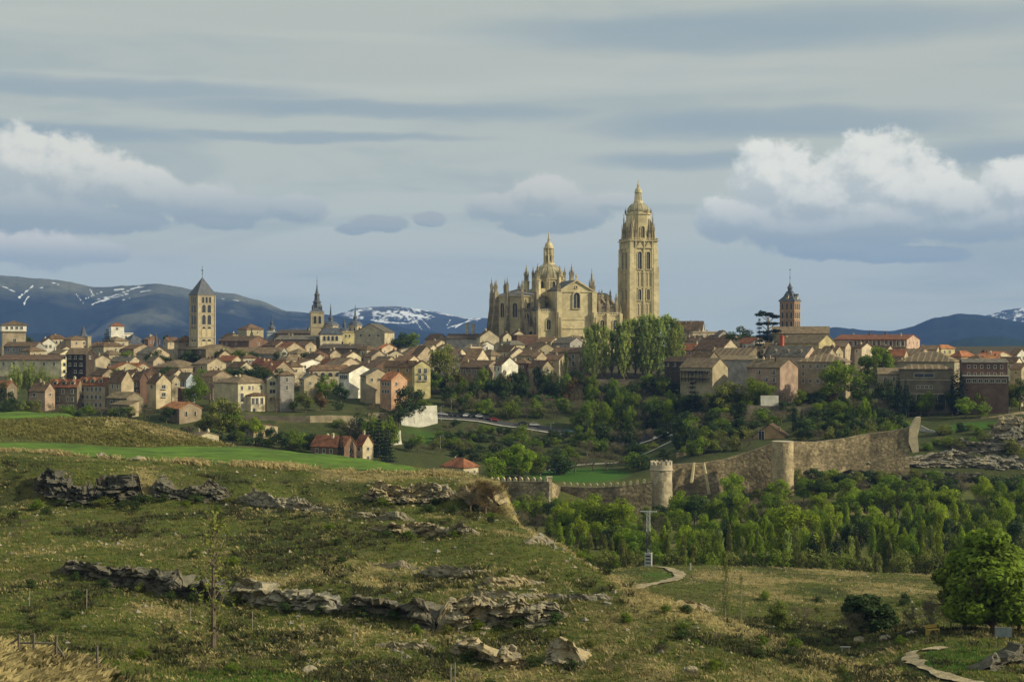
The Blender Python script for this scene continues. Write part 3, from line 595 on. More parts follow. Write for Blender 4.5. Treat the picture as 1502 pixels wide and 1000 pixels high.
# (left, corner, right, eave y, rise in px, D, roof shape, wall, roof colour, label, options)
H = [
 # front rows, left
 (-8,10,18,568,9,570,'gx','darkstone','red','dark stone house with a patchy red roof, cut by the left frame edge',dict(chim=1,th=20)),
 (40,66,74,573,11,566,'gx','pink','brown','end house of the left terrace with a timber lattice gallery',dict(wl=(2,2),wr=(1,1),kl='balcony',th=20)),
 (69,113,117,567,10,572,'gx','darkstone','red','shaded terrace house with three low dormers next to the lattice-fronted end house',dict(dorm=3,wl=(3,5),wr=(0,0),th=12,chim=2,wh=1.6)),
 (113,154,158,564,10,574,'gx','tan','red','shaded terrace house with three red dormers beside the tall tan gable',dict(dorm=3,wl=(3,5),wr=(0,0),th=12,chim=0,wh=1.6)),
 (154,178,192,560,16,568,'gx','tan','brown','tall tan house whose lit blank gable rises over the low porch roofs',dict(wl=(1,2),wr=(0,0),chim=2)),
 (151,186,203,584,8,556,'gx','darkstone','tan','low house with a wide pale-edged roof below the tan gable',dict(wl=(1,3),wr=(0,0),chim=0,th=30)),
 (160,190,199,594,5,548,'shed','stone','tan','small lean-to with a stone corner in front of the low wide-roofed house',dict(wl=(1,2),wr=(0,0),chim=0,th=25)),
 (190,205,214,557,11,584,'gx','brick','brown','dark red timber-framed house between two lit tan gables',dict(wl=(3,3),wr=(0,0),chim=1)),
 (212,229,247,561,12,572,'gx','tan','brown','narrow tan house with a deep balcony under its lit gable',dict(wl=(1,1),wr=(2,1),kr='balcony',ww=1.6,chim=1,th=45)),
 (244,252,259,558,7,585,'gx','tan','tan','small house squeezed behind the gable with the deep balcony',dict(wl=(1,1),wr=(1,1),chim=0)),
 (255,273,285,557,10,590,'gx','blue','tan','blue-grey house with a curved white-edged gable beside a round green tree',dict(wl=(2,3),wr=(0,0),chim=0)),
 (229,263,290,599.5,8.5,540,'gx','stone','orange','low stone house with an orange roof, nearest the green crop field',dict(wl=(1,2),wr=(1,2),kr='arch',kl='plain',wh=1.8,chim=1,th=44,base=626)),
 (305,349,390,562,11,560,'hip','cream','tan','large cream house with a bay window above the long retaining wall',dict(wl=(0,0),wr=(0,0),chim=2,th=44,base=606)),
 (388,392,406,556,5,568,'gx','cream','grey','narrow cream house with a glazed attic beside the grey tower house',dict(wl=(0,0),wr=(3,1),ww=2.2,chim=0,th=65,base=604)),
 (405,411,430,550,5,566,'pyr','grey','brown','tall plain grey tower house with a low pyramid roof',dict(wl=(0,0),wr=(2,1),chim=0,th=65,base=606)),
 (438,446,473,556,7,600,'gx','tan','grey','ruinous cream house with a grey roof behind a bushy tree',dict(wl=(1,1),wr=(1,2),th=50)),
 (446,454,506,543,7,640,'hip','cream','brown','long cream house with a row of dark arched openings',dict(wr=(1,5),wl=(0,0),kr='arch',ww=2.2,wh=1.8,th=65,Dp=20)),
 (494,512,550,547,11,618,'gx','white','brown','tall whitewashed house with three windows stacked in its bright gable',dict(wl=(1,4),wr=(3,1),th=52,chim=0,base=582,ww=1.3,wh=1.5)),
 (527,537,571,551,10,608,'gx','stone','grey','grey-green house with a long shadow across its gable',dict(wl=(1,1),wr=(1,3),th=55,chim=0,base=582)),
 (556,574,596,557,11,598,'gx','salmon','orange','salmon-pink house with an orange roof and two small gable windows',dict(wl=(2,3),wr=(2,2),th=45,chim=0,base=590,kl='plain')),
 (561,607,612,537.5,8,640,'gx','ochre','brown','long ochre house with rows of shuttered windows above the salmon house',dict(wl=(3,4),wr=(0,0),th=28,chim=1)),
 (604,608,631,537,8,636,'gx','yellow','brown','yellow-fronted house with iron balconies beside the big leaning tree',dict(wl=(0,0),wr=(2,2),kr='balcony',th=70,wh=2.0,ww=1.3,chim=0)),
 # second rows, left
 (-10,90,97,528,7,690,'gx','cream','brown','long low building with a brown roof behind the pale willow',dict(wl=(1,6),wr=(0,0),th=8,chim=0)),
 (3,52,56,508,6,740,'gx','grey','brown','long grey-walled building at the foot of the white-galleried tower',dict(wl=(1,5),wr=(0,0),th=8,chim=0)),
 (94,126,133,519,8,640,'gx','timber','tan','black timber-clad block standing tall behind the left terrace',dict(wl=(3,4),wr=(1,1),kl='balcony',th=20,chim=0)),
 (52,62,78,503,7,775,'gx','white','brown','white house with a stepped gable right of the galleried tower',dict(wl=(1,1),wr=(1,2),th=55)),
 (64,72,92,497,6,800,'hip','cream','brown','cream house with a small hipped roof and a dark loggia',dict(th=55,wr=(1,3))),
 (79,104,127,498.5,6,800,'hip','tan','brown','broad hip-roofed house, half shaded and half lit, left of the dark spire',dict(th=45,wl=(0,0),wr=(1,2))),
 (84,90,104,513,5,735,'gx','cream','brown','small cream house in front of the broad hip-roofed house',dict(th=55)),
 (133,152,173,508,6,760,'hip','cream','brown','cream hip-roofed house below the dark cedar',dict(th=40)),
 (130,140,158,527,6,690,'gx','cream','brown','house with a lit cream gable right of the black timber block',dict(th=50,wr=(0,0))),
 (142,160,176,520,6,720,'gx','tan','tan','tan-roofed house in the crowd right of the black timber block',dict(th=40)),
 (158,190,201,530,7,680,'gx','cream','grey','long grey-roofed house with a white chimney behind the orange roof',dict(th=25,chim=2)),
 (150,168,202,541,9,650,'gx','tan','orange','house with a bright orange roof behind the left terrace',dict(th=55,wl=(1,2),wr=(1,4))),
 (129,150,167,550,9,628,'gx','tan','brown','brown-roofed house directly behind the red dormers',dict(th=40)),
 (157,163,180,478,5,860,'pyr','white','red','white tower house with a low red roof behind the cedar',dict(th=65,wl=(0,0),wr=(1,1),chim=0,dz=0)),
 (169,176,193,490,2,868,'flat','white','slate','white stepped rooftop block right of the white tower house',dict(th=60,chim=1)),
 (168,190,211,503,12,845,'hip','blue','slate','big slate-roofed building right of the cedar',dict(th=45,chim=1)),
 (211,217,228,498,5,850,'gx','brick','brown','small brick house left of the thin lead spire',dict(th=55)),
 (195,218,242,519,10,740,'gx','tan','grey','wide grey-roofed house in front of the lead spire',dict(th=40)),
 (238,246,256,500,5,830,'gy','tan','brown','tan gabled house between the lead spire and the arcaded stone tower',dict(th=20)),
 (173,198,217,541,8,655,'gx','cream','orange','cream house under an orange roof with a white end wall',dict(th=40)),
 (217,262,288,539,10,660,'hip','stone','tan','long stone building with a broad tan hipped roof',dict(th=25,wl=(1,6),wr=(1,2),chim=1)),
 (316,340,352,529,7,700,'gx','tan','red','low red-roofed house behind the lone green tree',dict(th=30)),
 (318,336,352,495,6,830,'gx','stone','brown','brown house among chimneys right of the arcaded stone tower',dict(th=35)),
 (346,362,383,483,8,860,'pyr','stone','brown','stone building with the highest pyramid roof on the left skyline',dict(th=45,chim=0)),
 (311,365,389,500,7,800,'gx','brick','brown','long brick-fronted house ending in a lit cream gable',dict(th=42,wl=(1,6),wr=(1,1),chim=2)),
 (334,410,418,519,9,722,'gx','grey','tan','very long low building with a plain tan roof',dict(th=12,wl=(0,0),wr=(0,0),chim=0)),
 (389,392,404,488,2,850,'flat','blue','slate','pale blue-grey block rising at the end of the dark roof',dict(th=70,wr=(0,0),wl=(0,0),chim=0)),
 (402,462,470,489,5,842,'gx','darkstone','dark','long dark skyline roof left of the slate-topped belfry',dict(th=10,wl=(1,8),chim=3)),
 (402,462,470,498,6,800,'gx','darkstone','grey','building with a patched grey and tan roof below the dark skyline roof',dict(th=10,wl=(1,8),chim=2)),
 (398,417,445,513,11,750,'gx','tan','red','house with a red front slope and a wide lit tan gable',dict(th=50,wl=(0,0),wr=(0,0),chim=1)),
 (351,357,375,525,4,690,'hip','cream','brown','small house with a cream parapet and an open top gallery',dict(th=60,wr=(1,3),chim=1)),
 (404,420,447,528,7,692,'gx','cream','tan','tan-roofed house over white walls and awnings in the left middle',dict(th=50)),
 (372,400,428,545,15,645,'gx','tan','red','house with the largest rusty red roof in the left middle',dict(th=45,chim=2,wr=(0,0))),
 (425,440,474,533,6,672,'gx','white','brown','white-walled house with a terrace of chimneys',dict(th=55,chim=2)),
 (290,312,336,552,8,606,'gx','stone','brown','brown-roofed house half hidden by the bare grey tree',dict(th=40)),
 # middle
 (454,459,481,519,5,712,'gx','brick','brown','purple-brown house with tall windows in the middle crowd',dict(th=65,wr=(1,3))),
 (478,484,500,520,7,716,'gx','tan','tan','house with a plain lit tan gable right of the purple-brown one',dict(th=60,wr=(0,0))),
 (466,525,533,511,6,745,'gx','darkstone','dark','long dark ridge in front of the domed church',dict(th=8,wl=(0,0),chim=2)),
 (499,508,528,523,7,706,'gx','cream','brown','small brown-roofed house with a white gable edge',dict(th=50)),
 (474,500,528,535,10,660,'gx','tan','tan','house with a striped tan roof behind the tall white gable',dict(th=45,striped=True,chim=1)),
 (512,545,582,542,12,650,'gx','brick','brown','wide house with a dull brown roof above the grey-green gable',dict(th=50,wr=(1,4),chim=2)),
 (532,545,567,523,9,700,'gx','cream','brown','cream gabled house with a chimney over the dull brown roof',dict(th=50)),
 (564,570,592,520,6,708,'gx','cream','dark','dark-roofed house with a yellow chimney',dict(th=60)),
 (584,592,626,521,11,712,'gx','brick','tan','house with a long tan slope facing the leaning tree',dict(th=60,wr=(1,4),wl=(0,0))),
 (556,560,578,511,6,750,'gx','tan','orange','house with a small bright orange roof below the big blank wall',dict(th=50)),
 (584,588,624,512,3,752,'gx','cream','grey','long pale-roofed shed in front of the round dark trees',dict(th=75,wr=(0,0))),
 (600,612,640,523,16,690,'gx','tan','brown','house whose brown roof climbs towards the tall leaning tree',dict(th=55)),
 (519,564,571,487,12,780,'gy','cream','grey','big blank cream gable wall with scattered small windows beside the domed church',dict(th=14,wl=(1,3),wr=(0,0),chim=0,Dp=16)),
 (654,700,706,497,7,790,'gx','grey','dark','low dark-roofed building with two tall pale chimneys',dict(th=8,wl=(0,0),chim=0)),
 (622,640,656,497,7,800,'gx','tan','brown','tan house between the round dark trees and the tall chimneys',dict(th=35)),
 (699,704,732,494,10,770,'gx','cream','brown','cream gabled house at the left foot of the cathedral',dict(th=66,wr=(0,0),chim=2)),
 (733,738,752,494,6,775,'gx','cream','brown','small gabled house in front of the cathedral apse',dict(th=60)),
 (749,753,771,491,6,778,'gx','cream','brown','cream house with a wide gable under the cathedral dome',dict(th=65,wr=(1,1))),
 (750,758,788,493,2,768,'flat','brick','brown','plain reddish block standing against the cathedral',dict(th=60,wl=(0,0),wr=(0,0),chim=0)),
 (786,790,828,489,5,782,'gx','ochre','red','ochre house with a roof terrace under the transept front',dict(th=72,wr=(1,2),wl=(0,0))),
 (768,790,816,512,8,722,'gx','tan','brown','brown-roofed house with a pale ridge in front of the reddish block',dict(th=45)),
 (812,836,858,503,8,752,'gx','grey','grey','grey-roofed house below the transept front',dict(th=42)),
 (824,843,864,497,5,770,'hip','cream','tan','house with a low tan hipped roof at the foot of the poplars',dict(th=45)),
 (809,850,866,517,7,700,'gx','darkstone','brown','large shaded house with tall windows left of the poplars',dict(th=30,wl=(2,4),wr=(1,1),wh=2.0,ww=1.3,base=553)),
 (674,700,727,516,11,735,'gx','grey','grey','plain grey roof behind the stepped white rooflines',dict(th=40,wl=(0,0))),
 (685,690,706,511,3,712,'flat','cream','orange','cream block with a bright orange parapet',dict(th=60,chim=1)),
 (674,694,732,536,24,672,'gx','cream','brown','house with a long white-edged roof rising to the right',dict(th=52,wr=(1,2))),
 (672,712,738,539,10,662,'gx','darkstone','brown','shaded row house with small white-framed windows',dict(th=35,wl=(1,6),wr=(1,1))),
 (725,736,760,535,11,655,'gx','white','brown','house with a bright white gable above the steep gardens',dict(th=52,wr=(1,1),wl=(1,2))),
 (743,749,776,521,11,700,'gx','cream','tan','cream gable high above the white-gabled house',dict(th=62,wr=(0,0))),
 (752,772,785,533,7,664,'gx','brick','brown','brown house with three white-framed windows',dict(th=32,wl=(1,4),wr=(0,0))),
 (782,787,803,524,8,668,'gx','stone','brown','turret-like house with a rounded roof hood',dict(th=50,wr=(1,1))),
 (742,752,768,548,5,668,'hip','tan','brown','garden pavilion with a low brown roof',dict(th=50)),
 (700,706,724,506,5,745,'gx','white','brown','white-edged house among the stepped rooflines',dict(th=60)),
 (738,748,770,506,6,744,'gx','cream','grey','grey-roofed house above the dark arched gateway',dict(th=50)),
 (640,646,668,510,6,735,'gx','grey','brown','grey-walled house right of the leaning tree',dict(th=50)),
 # right
 (990,1030,1037,484,13,860,'gx','tan','brown','high house with a big brown roof rising behind the poplars',dict(th=14,chim=2)),
 (1013,1016,1056,488,3,800,'flat','cream','tan','long flat-roofed cream block under the big brown roof',dict(th=72,wr=(1,4),wl=(0,0),ww=.7,wh=.8,chim=2)),
 (1048,1054,1072,492,7,790,'gx','grey','grey','grey gable at the right end of the flat-roofed cream block',dict(th=55)),
 (999,1018,1026,513,9,730,'gx','salmon','red','salmon house with a red hipped roof next to the poplars',dict(th=25,wl=(1,3))),
 (1022,1058,1090,513,15,705,'gx','cream','brown','long brown-roofed house with a lit gallery gable',dict(th=48,wl=(1,4),wr=(1,3))),
 (1040,1070,1092,497,6,780,'gx','tan','brown','low brown roof with chimneys left of the round green tree',dict(th=40)),
 (1084,1101,1128,503,8,735,'gx','white','orange','bright white house with a small orange roof',dict(th=50,wl=(1,2),wr=(0,0))),
 (1042,1096,1128,524,13,672,'gx','darkstone','tan','house with a long striped roof and dark skylights',dict(th=38,striped=True,wl=(0,0),wr=(0,0),chim=1)),
 (1096,1134,1150,523,15,680,'gx','tan','tan','house with a steep striped roof left of the red chimney',dict(th=38,striped=True,wl=(0,0),wr=(0,0),chim=0)),
 (1154,1201,1231,503,12,705,'gx','yellow','tan','pale yellow gabled house below the brick tower',dict(th=48,wl=(0,0),wr=(1,1),chim=1)),
 (1131,1181,1208,522,14,662,'gx','pink','grey','pink-gabled house with a row of open skylights',dict(th=42,wl=(0,0),wr=(1,1),dorm=4,chim=1)),
 (1002,1045,1072,539,13,612,'gx','stone','tan','stone house with a rough rubble gable and a dark wooden gallery',dict(th=42,wl=(1,5),wr=(0,0),kl='balcony',wh=1.8,base=575,chim=0)),
 (980,1008,1024,530,6,640,'gx','timber','brown','low dark house with a timber balcony at the foot of the poplars',dict(th=35,wl=(1,4),wr=(1,1),kl='balcony')),
 (1056,1106,1122,528,6,640,'gx','grey','tan','tall blank grey wall between the rubble gable and the pink house',dict(th=16,wl=(0,0),wr=(0,0),chim=0)),
 (1102,1144,1177,539,12,600,'gx','pink','tan','pink house with iron balconies and a broad lit gable cut by a shadow',dict(th=44,wl=(2,4),wr=(0,0),kl='balcony',wh=1.8,base=582,chim=4)),
 (1174,1240,1262,531,12,612,'hip','stone','tan','massive grey stone building with rows of small windows behind trees',dict(th=20,wl=(3,6),wr=(2,2),base=592,chim=1,striped=True)),
 (1190,1214,1232,521,9,660,'gx','cream','tan','striped-roofed house behind the massive grey stone building',dict(th=40,striped=True)),
 (1226,1240,1262,509,7,720,'gx','tan','brown','brown-roofed house left of the long brick apartments',dict(th=45)),
 (1256,1264,1284,510,7,710,'gx','cream','brown','cream gabled house in front of the long brick apartments',dict(th=55,wr=(0,0))),
 (1235,1330,1369,498,7,730,'gx','pink','red','long pinkish apartment block with an upper gallery of posts',dict(th=30,wl=(0,0),wr=(2,3),chim=4)),
 (1304,1326,1337,523,10,690,'gx','tan','orange','orange-roofed house behind the big dark green tree',dict(th=35)),
 (1371,1380,1406,511,5,760,'hip','yellow','orange','small house with a crisp orange hipped roof on the right skyline',dict(th=55)),
 (1398,1410,1437,523,8,722,'hip','ochre','orange','house with a wide bright orange roof right of the striped roof',dict(th=55)),
 (1438,1458,1496,523,7,735,'gx','cream','orange','long orange-roofed house with four chimneys near the right edge',dict(th=50,chim=4)),
 (1484,1492,1512,520,8,745,'gx','white','brown','white gabled house at the right edge of the skyline',dict(th=50)),
 (1320,1350,1372,520,8,705,'gx','tan','tan','tan house under the long apartment block',dict(th=45,striped=True)),
 (1326,1400,1424,531,14,640,'hip','tan','tan','large house with a striped tan hipped roof behind the arcade',dict(th=25,striped=True,wl=(0,0),wr=(1,2),chim=1)),
 (1290,1322,1330,549,8,598,'shed','stone','tan','side wing with a pale roof and small orange chimney left of the arcade',dict(th=12,wl=(1,2),wr=(0,0),chim=1,base=590)),
 (1324,1398,1404,541.5,6,590,'hip','darkstone','tan','shaded palace with three tall ground-floor arches',dict(th=10,wl=(0,0),wr=(0,0),chim=0,striped=True,base=598)),
 (1416,1478,1489,532,5,585,'gx','brick','grey','dark brick building with a bright end wall at the right',dict(th=12,wl=(2,6),wr=(0,0),chim=0,base=592,Dp=15)),
 (1486,1498,1520,541,8,600,'gx','cream','brown','cream house at the right frame edge behind the dark brick building',dict(th=45)),
 (1500,1530,1560,545,8,600,'gx','tan','brown','brown-roofed house just cut by the right frame edge',dict(th=45)),
 # lower slope
 (452,505,520,655,14,498,'gx','brick','red','red-roofed villa with cream arches above the crop field',dict(th=30,wl=(1,4),wr=(1,1),chim=2,dz=0)),
 (520,532,546,652,13,506,'gx','tan','red','smaller red-roofed wing behind two dark conifers',dict(th=40,chim=1)),
 (646,680,701,686,12,430,'hip','cream','red','little white lodge with a red hipped roof below the road',dict(th=40,wl=(1,2),wr=(1,3),chim=1,base=708,wh=1.0)),
 (1107,1152,1163,640,17,536,'gy','ochre','brown','ochre house with a wide gable just above the city wall',dict(th=18,wl=(0,0),wr=(0,0),chim=2,base=662,Dp=9)),
 (270,290,316,640,5,480,'gx','cream','tan','small shed roof showing above the tall dry grass',dict(th=45)),
 (352,372,400,628,4,520,'gx','tan','brown','low outbuilding under the long retaining wall',dict(th=30,chim=0,wl=(1,1),wr=(0,0))),
]

H += [
 (120,150,170,508,6,770,'gx','tan','brown','low tan-roofed house tucked between the stone turret and the cream hip-roofed house',dict(th=35)),
 (66,88,104,519,6,712,'gx','cream','tan','low house squeezed before the broad hip-roofed one at far left',dict(th=35)),
 (24,44,60,515,6,722,'gx','tan','brown','brown roof under the long grey-walled building at far left',dict(th=35)),
 (176,196,214,512,7,765,'gx','tan','brown','brown-roofed house below the big slate roof',dict(th=38)),
 (146,168,184,500,6,800,'hip','cream','tan','low hipped house right behind the cedar foot',dict(th=42)),
 (205,225,240,530,8,690,'gx','tan','tan','tan roof filling the gap left of the broad stone hipped roof',dict(th=40)),
 (176,192,206,551,8,612,'gx','tan','brown','brown-roofed house stepping down behind the tall tan gable',dict(th=42)),
 (200,214,228,549,8,622,'gx','brick','brown','brown roof just behind the dark red timber house',dict(th=45)),
 (238,254,268,550,8,622,'gx','tan','brown','brown roof behind the deep-balconied gable',dict(th=42)),
 (282,304,322,534,8,668,'gx','tan','tan','tan roof right of the broad stone hipped roof',dict(th=40)),
 (300,322,338,521,7,712,'gx','tan','brown','brown roof below the lit end of the low church nave',dict(th=40)),
 (330,352,368,539,8,655,'gx','cream','brown','brown roof behind the ridge of the large cream house',dict(th=42)),
 (366,386,400,534,8,668,'gx','tan','red','faded red roof left of the largest rusty roof',dict(th=42)),
 (384,404,420,507,7,772,'gx','tan','brown','brown roof above the very long plain tan roof',dict(th=40)),
 (430,448,462,507,6,775,'gx','tan','brown','small brown roof right of the wide lit tan gable',dict(th=42)),
 (416,436,454,519,7,728,'gx','tan','tan','tan roof left of the purple-brown house',dict(th=42)),
 (440,462,478,526,7,690,'gx','cream','brown','brown roof under the purple-brown house',dict(th=42)),
 (408,426,442,538,8,655,'gx','cream','brown','brown roof above the grey tower house',dict(th=42)),
 (462,484,500,534,8,668,'gx','tan','red','faded red roof above the long cream arched house',dict(th=42)),
 (516,538,554,513,6,742,'gx','tan','brown','brown roof under the long dark ridge',dict(th=42)),
 (544,566,582,531,8,672,'gx','tan','tan','tan roof over the grey-green gabled house',dict(th=42)),
 (576,598,614,530,8,676,'gx','tan','brown','brown roof behind the long ochre house',dict(th=42)),
 (606,628,642,513,7,742,'gx','cream','tan','tan roof above the yellow balconied house',dict(th=42)),
 (622,640,654,505,6,772,'gx','tan','brown','brown roof below the round dark skyline trees',dict(th=42)),
 (650,670,684,520,8,712,'gx','cream','brown','brown roof behind the crown of the leaning tree',dict(th=42)),
 (656,676,692,529,8,682,'gx','tan','brown','brown roof over the shaded row house',dict(th=42)),
 (700,720,736,522,9,702,'gx','tan','tan','tan roof among the stepped white-edged rooflines',dict(th=45)),
 (728,748,762,515,8,726,'gx','cream','brown','brown roof left of the high cream gable',dict(th=45)),
 (762,784,800,522,9,696,'gx','tan','brown','brown roof over the turret-like house',dict(th=42)),
 (786,808,824,502,7,758,'gx','tan','brown','brown roof directly under the ochre terrace house',dict(th=42)),
 (796,820,838,528,9,678,'gx','tan','brown','brown roof stepping down left of the large shaded house',dict(th=42)),
 (776,796,812,538,9,652,'gx','stone','brown','stone house at the edge of the steep gardens',dict(th=42)),
 (1000,1022,1038,500,7,770,'gx','tan','brown','brown roof between the salmon house and the flat cream block',dict(th=42)),
 (1062,1084,1100,508,8,738,'gx','tan','tan','tan roof left of the bright white house',dict(th=42)),
 (1016,1040,1058,526,10,672,'gx','darkstone','brown','brown roof behind the rough rubble gable',dict(th=42)),
 (1120,1140,1156,511,8,720,'gx','tan','brown','brown roof in front of the pale chapel wall',dict(th=42)),
 (1206,1226,1240,515,7,700,'gx','tan','brown','brown roof right of the pale yellow gable',dict(th=42)),
 (1278,1300,1316,514,7,712,'gx','cream','brown','brown roof in front of the gallery apartments',dict(th=42)),
 (1296,1318,1334,532,9,660,'gx','tan','brown','brown roof left of the large striped hipped roof',dict(th=40)),
 (1352,1374,1390,513,6,742,'gx','cream','brown','cream house right below the end of the long apartment block',dict(th=42)),
 (1418,1440,1456,530,8,690,'gx','tan','brown','brown roof behind the dark brick building',dict(th=42)),
 (1446,1466,1482,527,7,700,'gx','cream','orange','orange roof above the dark brick building',dict(th=42)),
 (1470,1490,1506,532,8,665,'gx','cream','brown','cream-walled house right of the bright end wall',dict(th=42)),
]
HO = {}
for h_ in H:
    pl, pc, pr, ev, ri, D, ty, wa, ro, lab, op = h_
    r_ = house(pl, pc, pr, ev, ri, D, ty, wa, ro, lab, **op); HO[lab] = r_
def H_(s):
    for k in HO:
        if s in k: return HO[k]
def win(parent, W_, face, c, z, w, h, kind='plain', name='window'):
    return link(name, win_mesh(w, h, kind), parent, (-c, 0, z) if face == 'L' else (0, c, z), 0 if face == 'L' else R(90))
# extra features
o, W_, Dp, h, r, rf = H_('bay window')
for c, z in [(1.8, h-2.6), (5.2, h-2.6), (6.8, h-2.6), (10.6, h-2.6)]: win(o, 0, 'R', c, z, 1.0 if c != 6.8 else .5, 1.5)
win(o, 0, 'R', 1.8, h-7, 1.4, 3.2); win(o, 0, 'R', 1.8, h-10.6, 1.2, 3.0)
m = MB(); m.box(0.02, 4.0, 0, 2.6, 10.5, h-4.6); m.build('bay', wallm('cream'), o)
m = MB(); m.prism([(3.5, h-4.7), (11, h-4.7), (11, h-4.45), (7.2, h-3.6), (3.5, h-4.45)], 'x', 0.03, 3.2); m.build('bay_roof', roofm('brown'), o)
for c in (5.0, 6.8, 9.0): link('window', win_mesh(1.3, 2.4), o, (2.6, c, h-8.0), R(90))
link('window', win_mesh(1.2, 1.8), o, (2.6, 5.4, h-11.2), R(90))
win(o, 0, 'L', 7, h-9.0, 9.0, 1.6)
o, W_, Dp, h, r, rf = H_('three tall ground-floor arches')
for i, c in enumerate((3.2, 7.2, 11.2)): win(o, 0, 'L', W_*(.22+.2*i), h-14.2, 2.9, 4.6, 'arch')
for i in range(4): win(o, 0, 'L', W_*(.42+.08*i), h-7.5, 1.1, 1.0)
MB().box(-W_*.8, -.25, h-9.8, -.2, 0, h-9.5).build('string_course', TRIM, o); MB().box(-W_, -.25, h-4.4, 0, 0, h-4.15).build('string_course', TRIM, o)
win(o, 0, 'L', W_*.55, h-3.2, 7.5, 1.5)
o, W_, Dp, h, r, rf = H_('upper gallery of posts')
for i in range(14):
    link('gallery_post', _cache.setdefault('gp', MB().box(-.12, -1.6, -3.2, .12, -1.4, 0).mesh('gallery_post', CREAMTRIM)), o, (-W_*(.02+.7*i/13), 0, h-.2))
MB().box(-W_*.74, -1.8, h-3.7, 0, 0, h-3.4).build('gallery_floor', wallm('tan'), o); MB().box(-W_*.74, -1.9, h-.2, 0, 0, h).build('gallery_roof', roofm('red'), o)
for i in range(12): win(o, 0, 'L', W_*(.05+.08*i), h-2.9, 1.3, 2.0)
o, W_, Dp, h, r, rf = H_('dark brick building')
MB().box(-W_-.3, -3.5, h-5.2, .3, 0, h-4.9).build('terrace_slab', CREAMTRIM, o); MB().box(-W_+.2, -3.2, -4, 0, -.01, h-5.21).build('lower_front', wallm('brick'), o)
for i in range(7): link('window', win_mesh(1.5, 1.2), o, (-W_*(.1+.13*i), -3.2, h-7.6), 0)
MB().box(-.1, 0, -3, .35, Dp, h+.6).build('end_wall', wallm('yellow'), o)
o, W_, Dp, h, r, rf = H_('just above the city wall')
win(o, 0, 'L', W_*.74, h-1.6, 1.9, 3.4); win(o, 0, 'L', W_*.35, h-3.4, 1.8, 1.4)
o, W_, Dp, h, r, rf = H_('two tall pale chimneys')
for px in (681, 690): link('tall_chimney', _cache.setdefault('tc', MB().cbox(0, 0, -4, 1.6, 1.3, 8).cbox(0, 0, 4, 1.9, 1.6, .3).mesh('tall_chimney', wallm('cream'))), rf, (-(700-px)/2.78, Dp/2, h+r+1.5))
o, W_, Dp, h, r, rf = H_('dark wooden gallery')
MB().box(-W_, -2.2, h-1.6, -1.5, 0, h-1.4).build('gallery_roof', roofm('grey'), o); MB().box(-W_, -2.0, h-4.6, -1.6, 0, h-4.4).build('gallery_floor', SHUT, o)
for i in range(9): link('gallery_post', _cache.setdefault('gw', MB().box(-.1, -1.95, -4.4, .1, -1.75, 0).mesh('gallery_post', SHUT)), o, (-1.7-(W_-2)*i/8, 0, h-1.6))

# ---------------------------------------------------------------- towers of the town
def corner_tower(name, label, cat, pl, pc, pr, top, D, th, wall, base_z=None):
    s = F/D; T = R(th); W_ = (pc-pl)/s/math.cos(T); Dp = (pr-pc)/s/math.sin(T)
    W_ = Dp = (W_+Dp)/2; g0 = float(gz(pc, D)); h = zat(top, D)-g0
    return thing(name, label, cat, (at(pc, 500, D).x, D, g0), -T), W_, Dp, h, s
def vane(o, x, y, z, hgt, bird=False):
    m = MB().tube((x, y, z), (x, y, z+hgt), .11, .05).box(x-.5, y-.04, z+hgt*.86, x+.5, y+.04, z+hgt*.9)
    m.lathe([(.05, z+hgt*.25), (.32, z+hgt*.33), (.05, z+hgt*.41)], 8, x, y)
    if bird: m.prism([(x-.9, z+hgt*.62), (x-.2, z+hgt*.5), (x+.4, z+hgt*.5), (x+.9, z+hgt*.68), (x+.4, z+hgt*.6), (x-.3, z+hgt*.58), (x-.8, z+hgt*.72)], 'y', y-.06, y+.06)
    return m.build('weathervane', METAL, o)
def mold(m, W_, Dp, z, t=.25, p=.3): m.box(-W_-p, -p, z, p, Dp+p, z+t)
# arcaded Romanesque tower
o, W_, Dp, h, s = corner_tower('church_tower', 'tall arcaded stone tower with a slate pyramid roof and rooster vane', 'church tower', 273.5, 290.5, 311.5, 432, 720, 52, 'stone')
MB().box(-W_, 0, -3, 0, Dp, h).build('wall', mat('tower_stone', (.43, .36, .23), .95, .16, .3, .3), o)
m = MB(); zs = [h-.5, h-4.4, h-9.0, h-14.8, h-20.6, h-25.]
for z in zs: mold(m, W_, Dp, z, .3, .28)
m.build('cornice', TRIM, o)
m = MB()
for (x, y) in ((0, 0), (-W_, 0), (0, Dp)): m.lathe([(.38, 0), (.38, h-.6)], 8, x, y)
m.build('corner_shaft', TRIM, o)
for face in 'LR':
    for z0, nn, hh, ww in ((h-4.0, 3, 3.0, 1.25), (h-8.6, 2, 3.8, 1.9), (h-14.3, 2, 4.6, 1.9), (h-20.2, 2, 4.8, 2.0), (h-24.8, 2, 3.4, 2.1)):
        for j in range(nn):
            c = W_*.5+(j-(nn-1)/2)*(W_*.62/nn if nn == 3 else W_*.32)
            w_ = win(o, 0, face, c, z0, ww, hh, 'arch', 'arch_opening')
            if z0 < h-16:
                q = link('blocked_arch', _cache.setdefault(('ba', ww), MB().box(-ww/2+.02, -.08, .02, ww/2-.02, .05, hh-ww/2).mesh('blocked_arch', LIME)), w_, (0, 0, 0))
m = MB(); roof_parts(m, 'pyr', W_, Dp, h, 26/s, .5, .15); m.build('roof', LEAD, o); vane(o, -W_/2, Dp/2, h+26/s, 5.6, True)
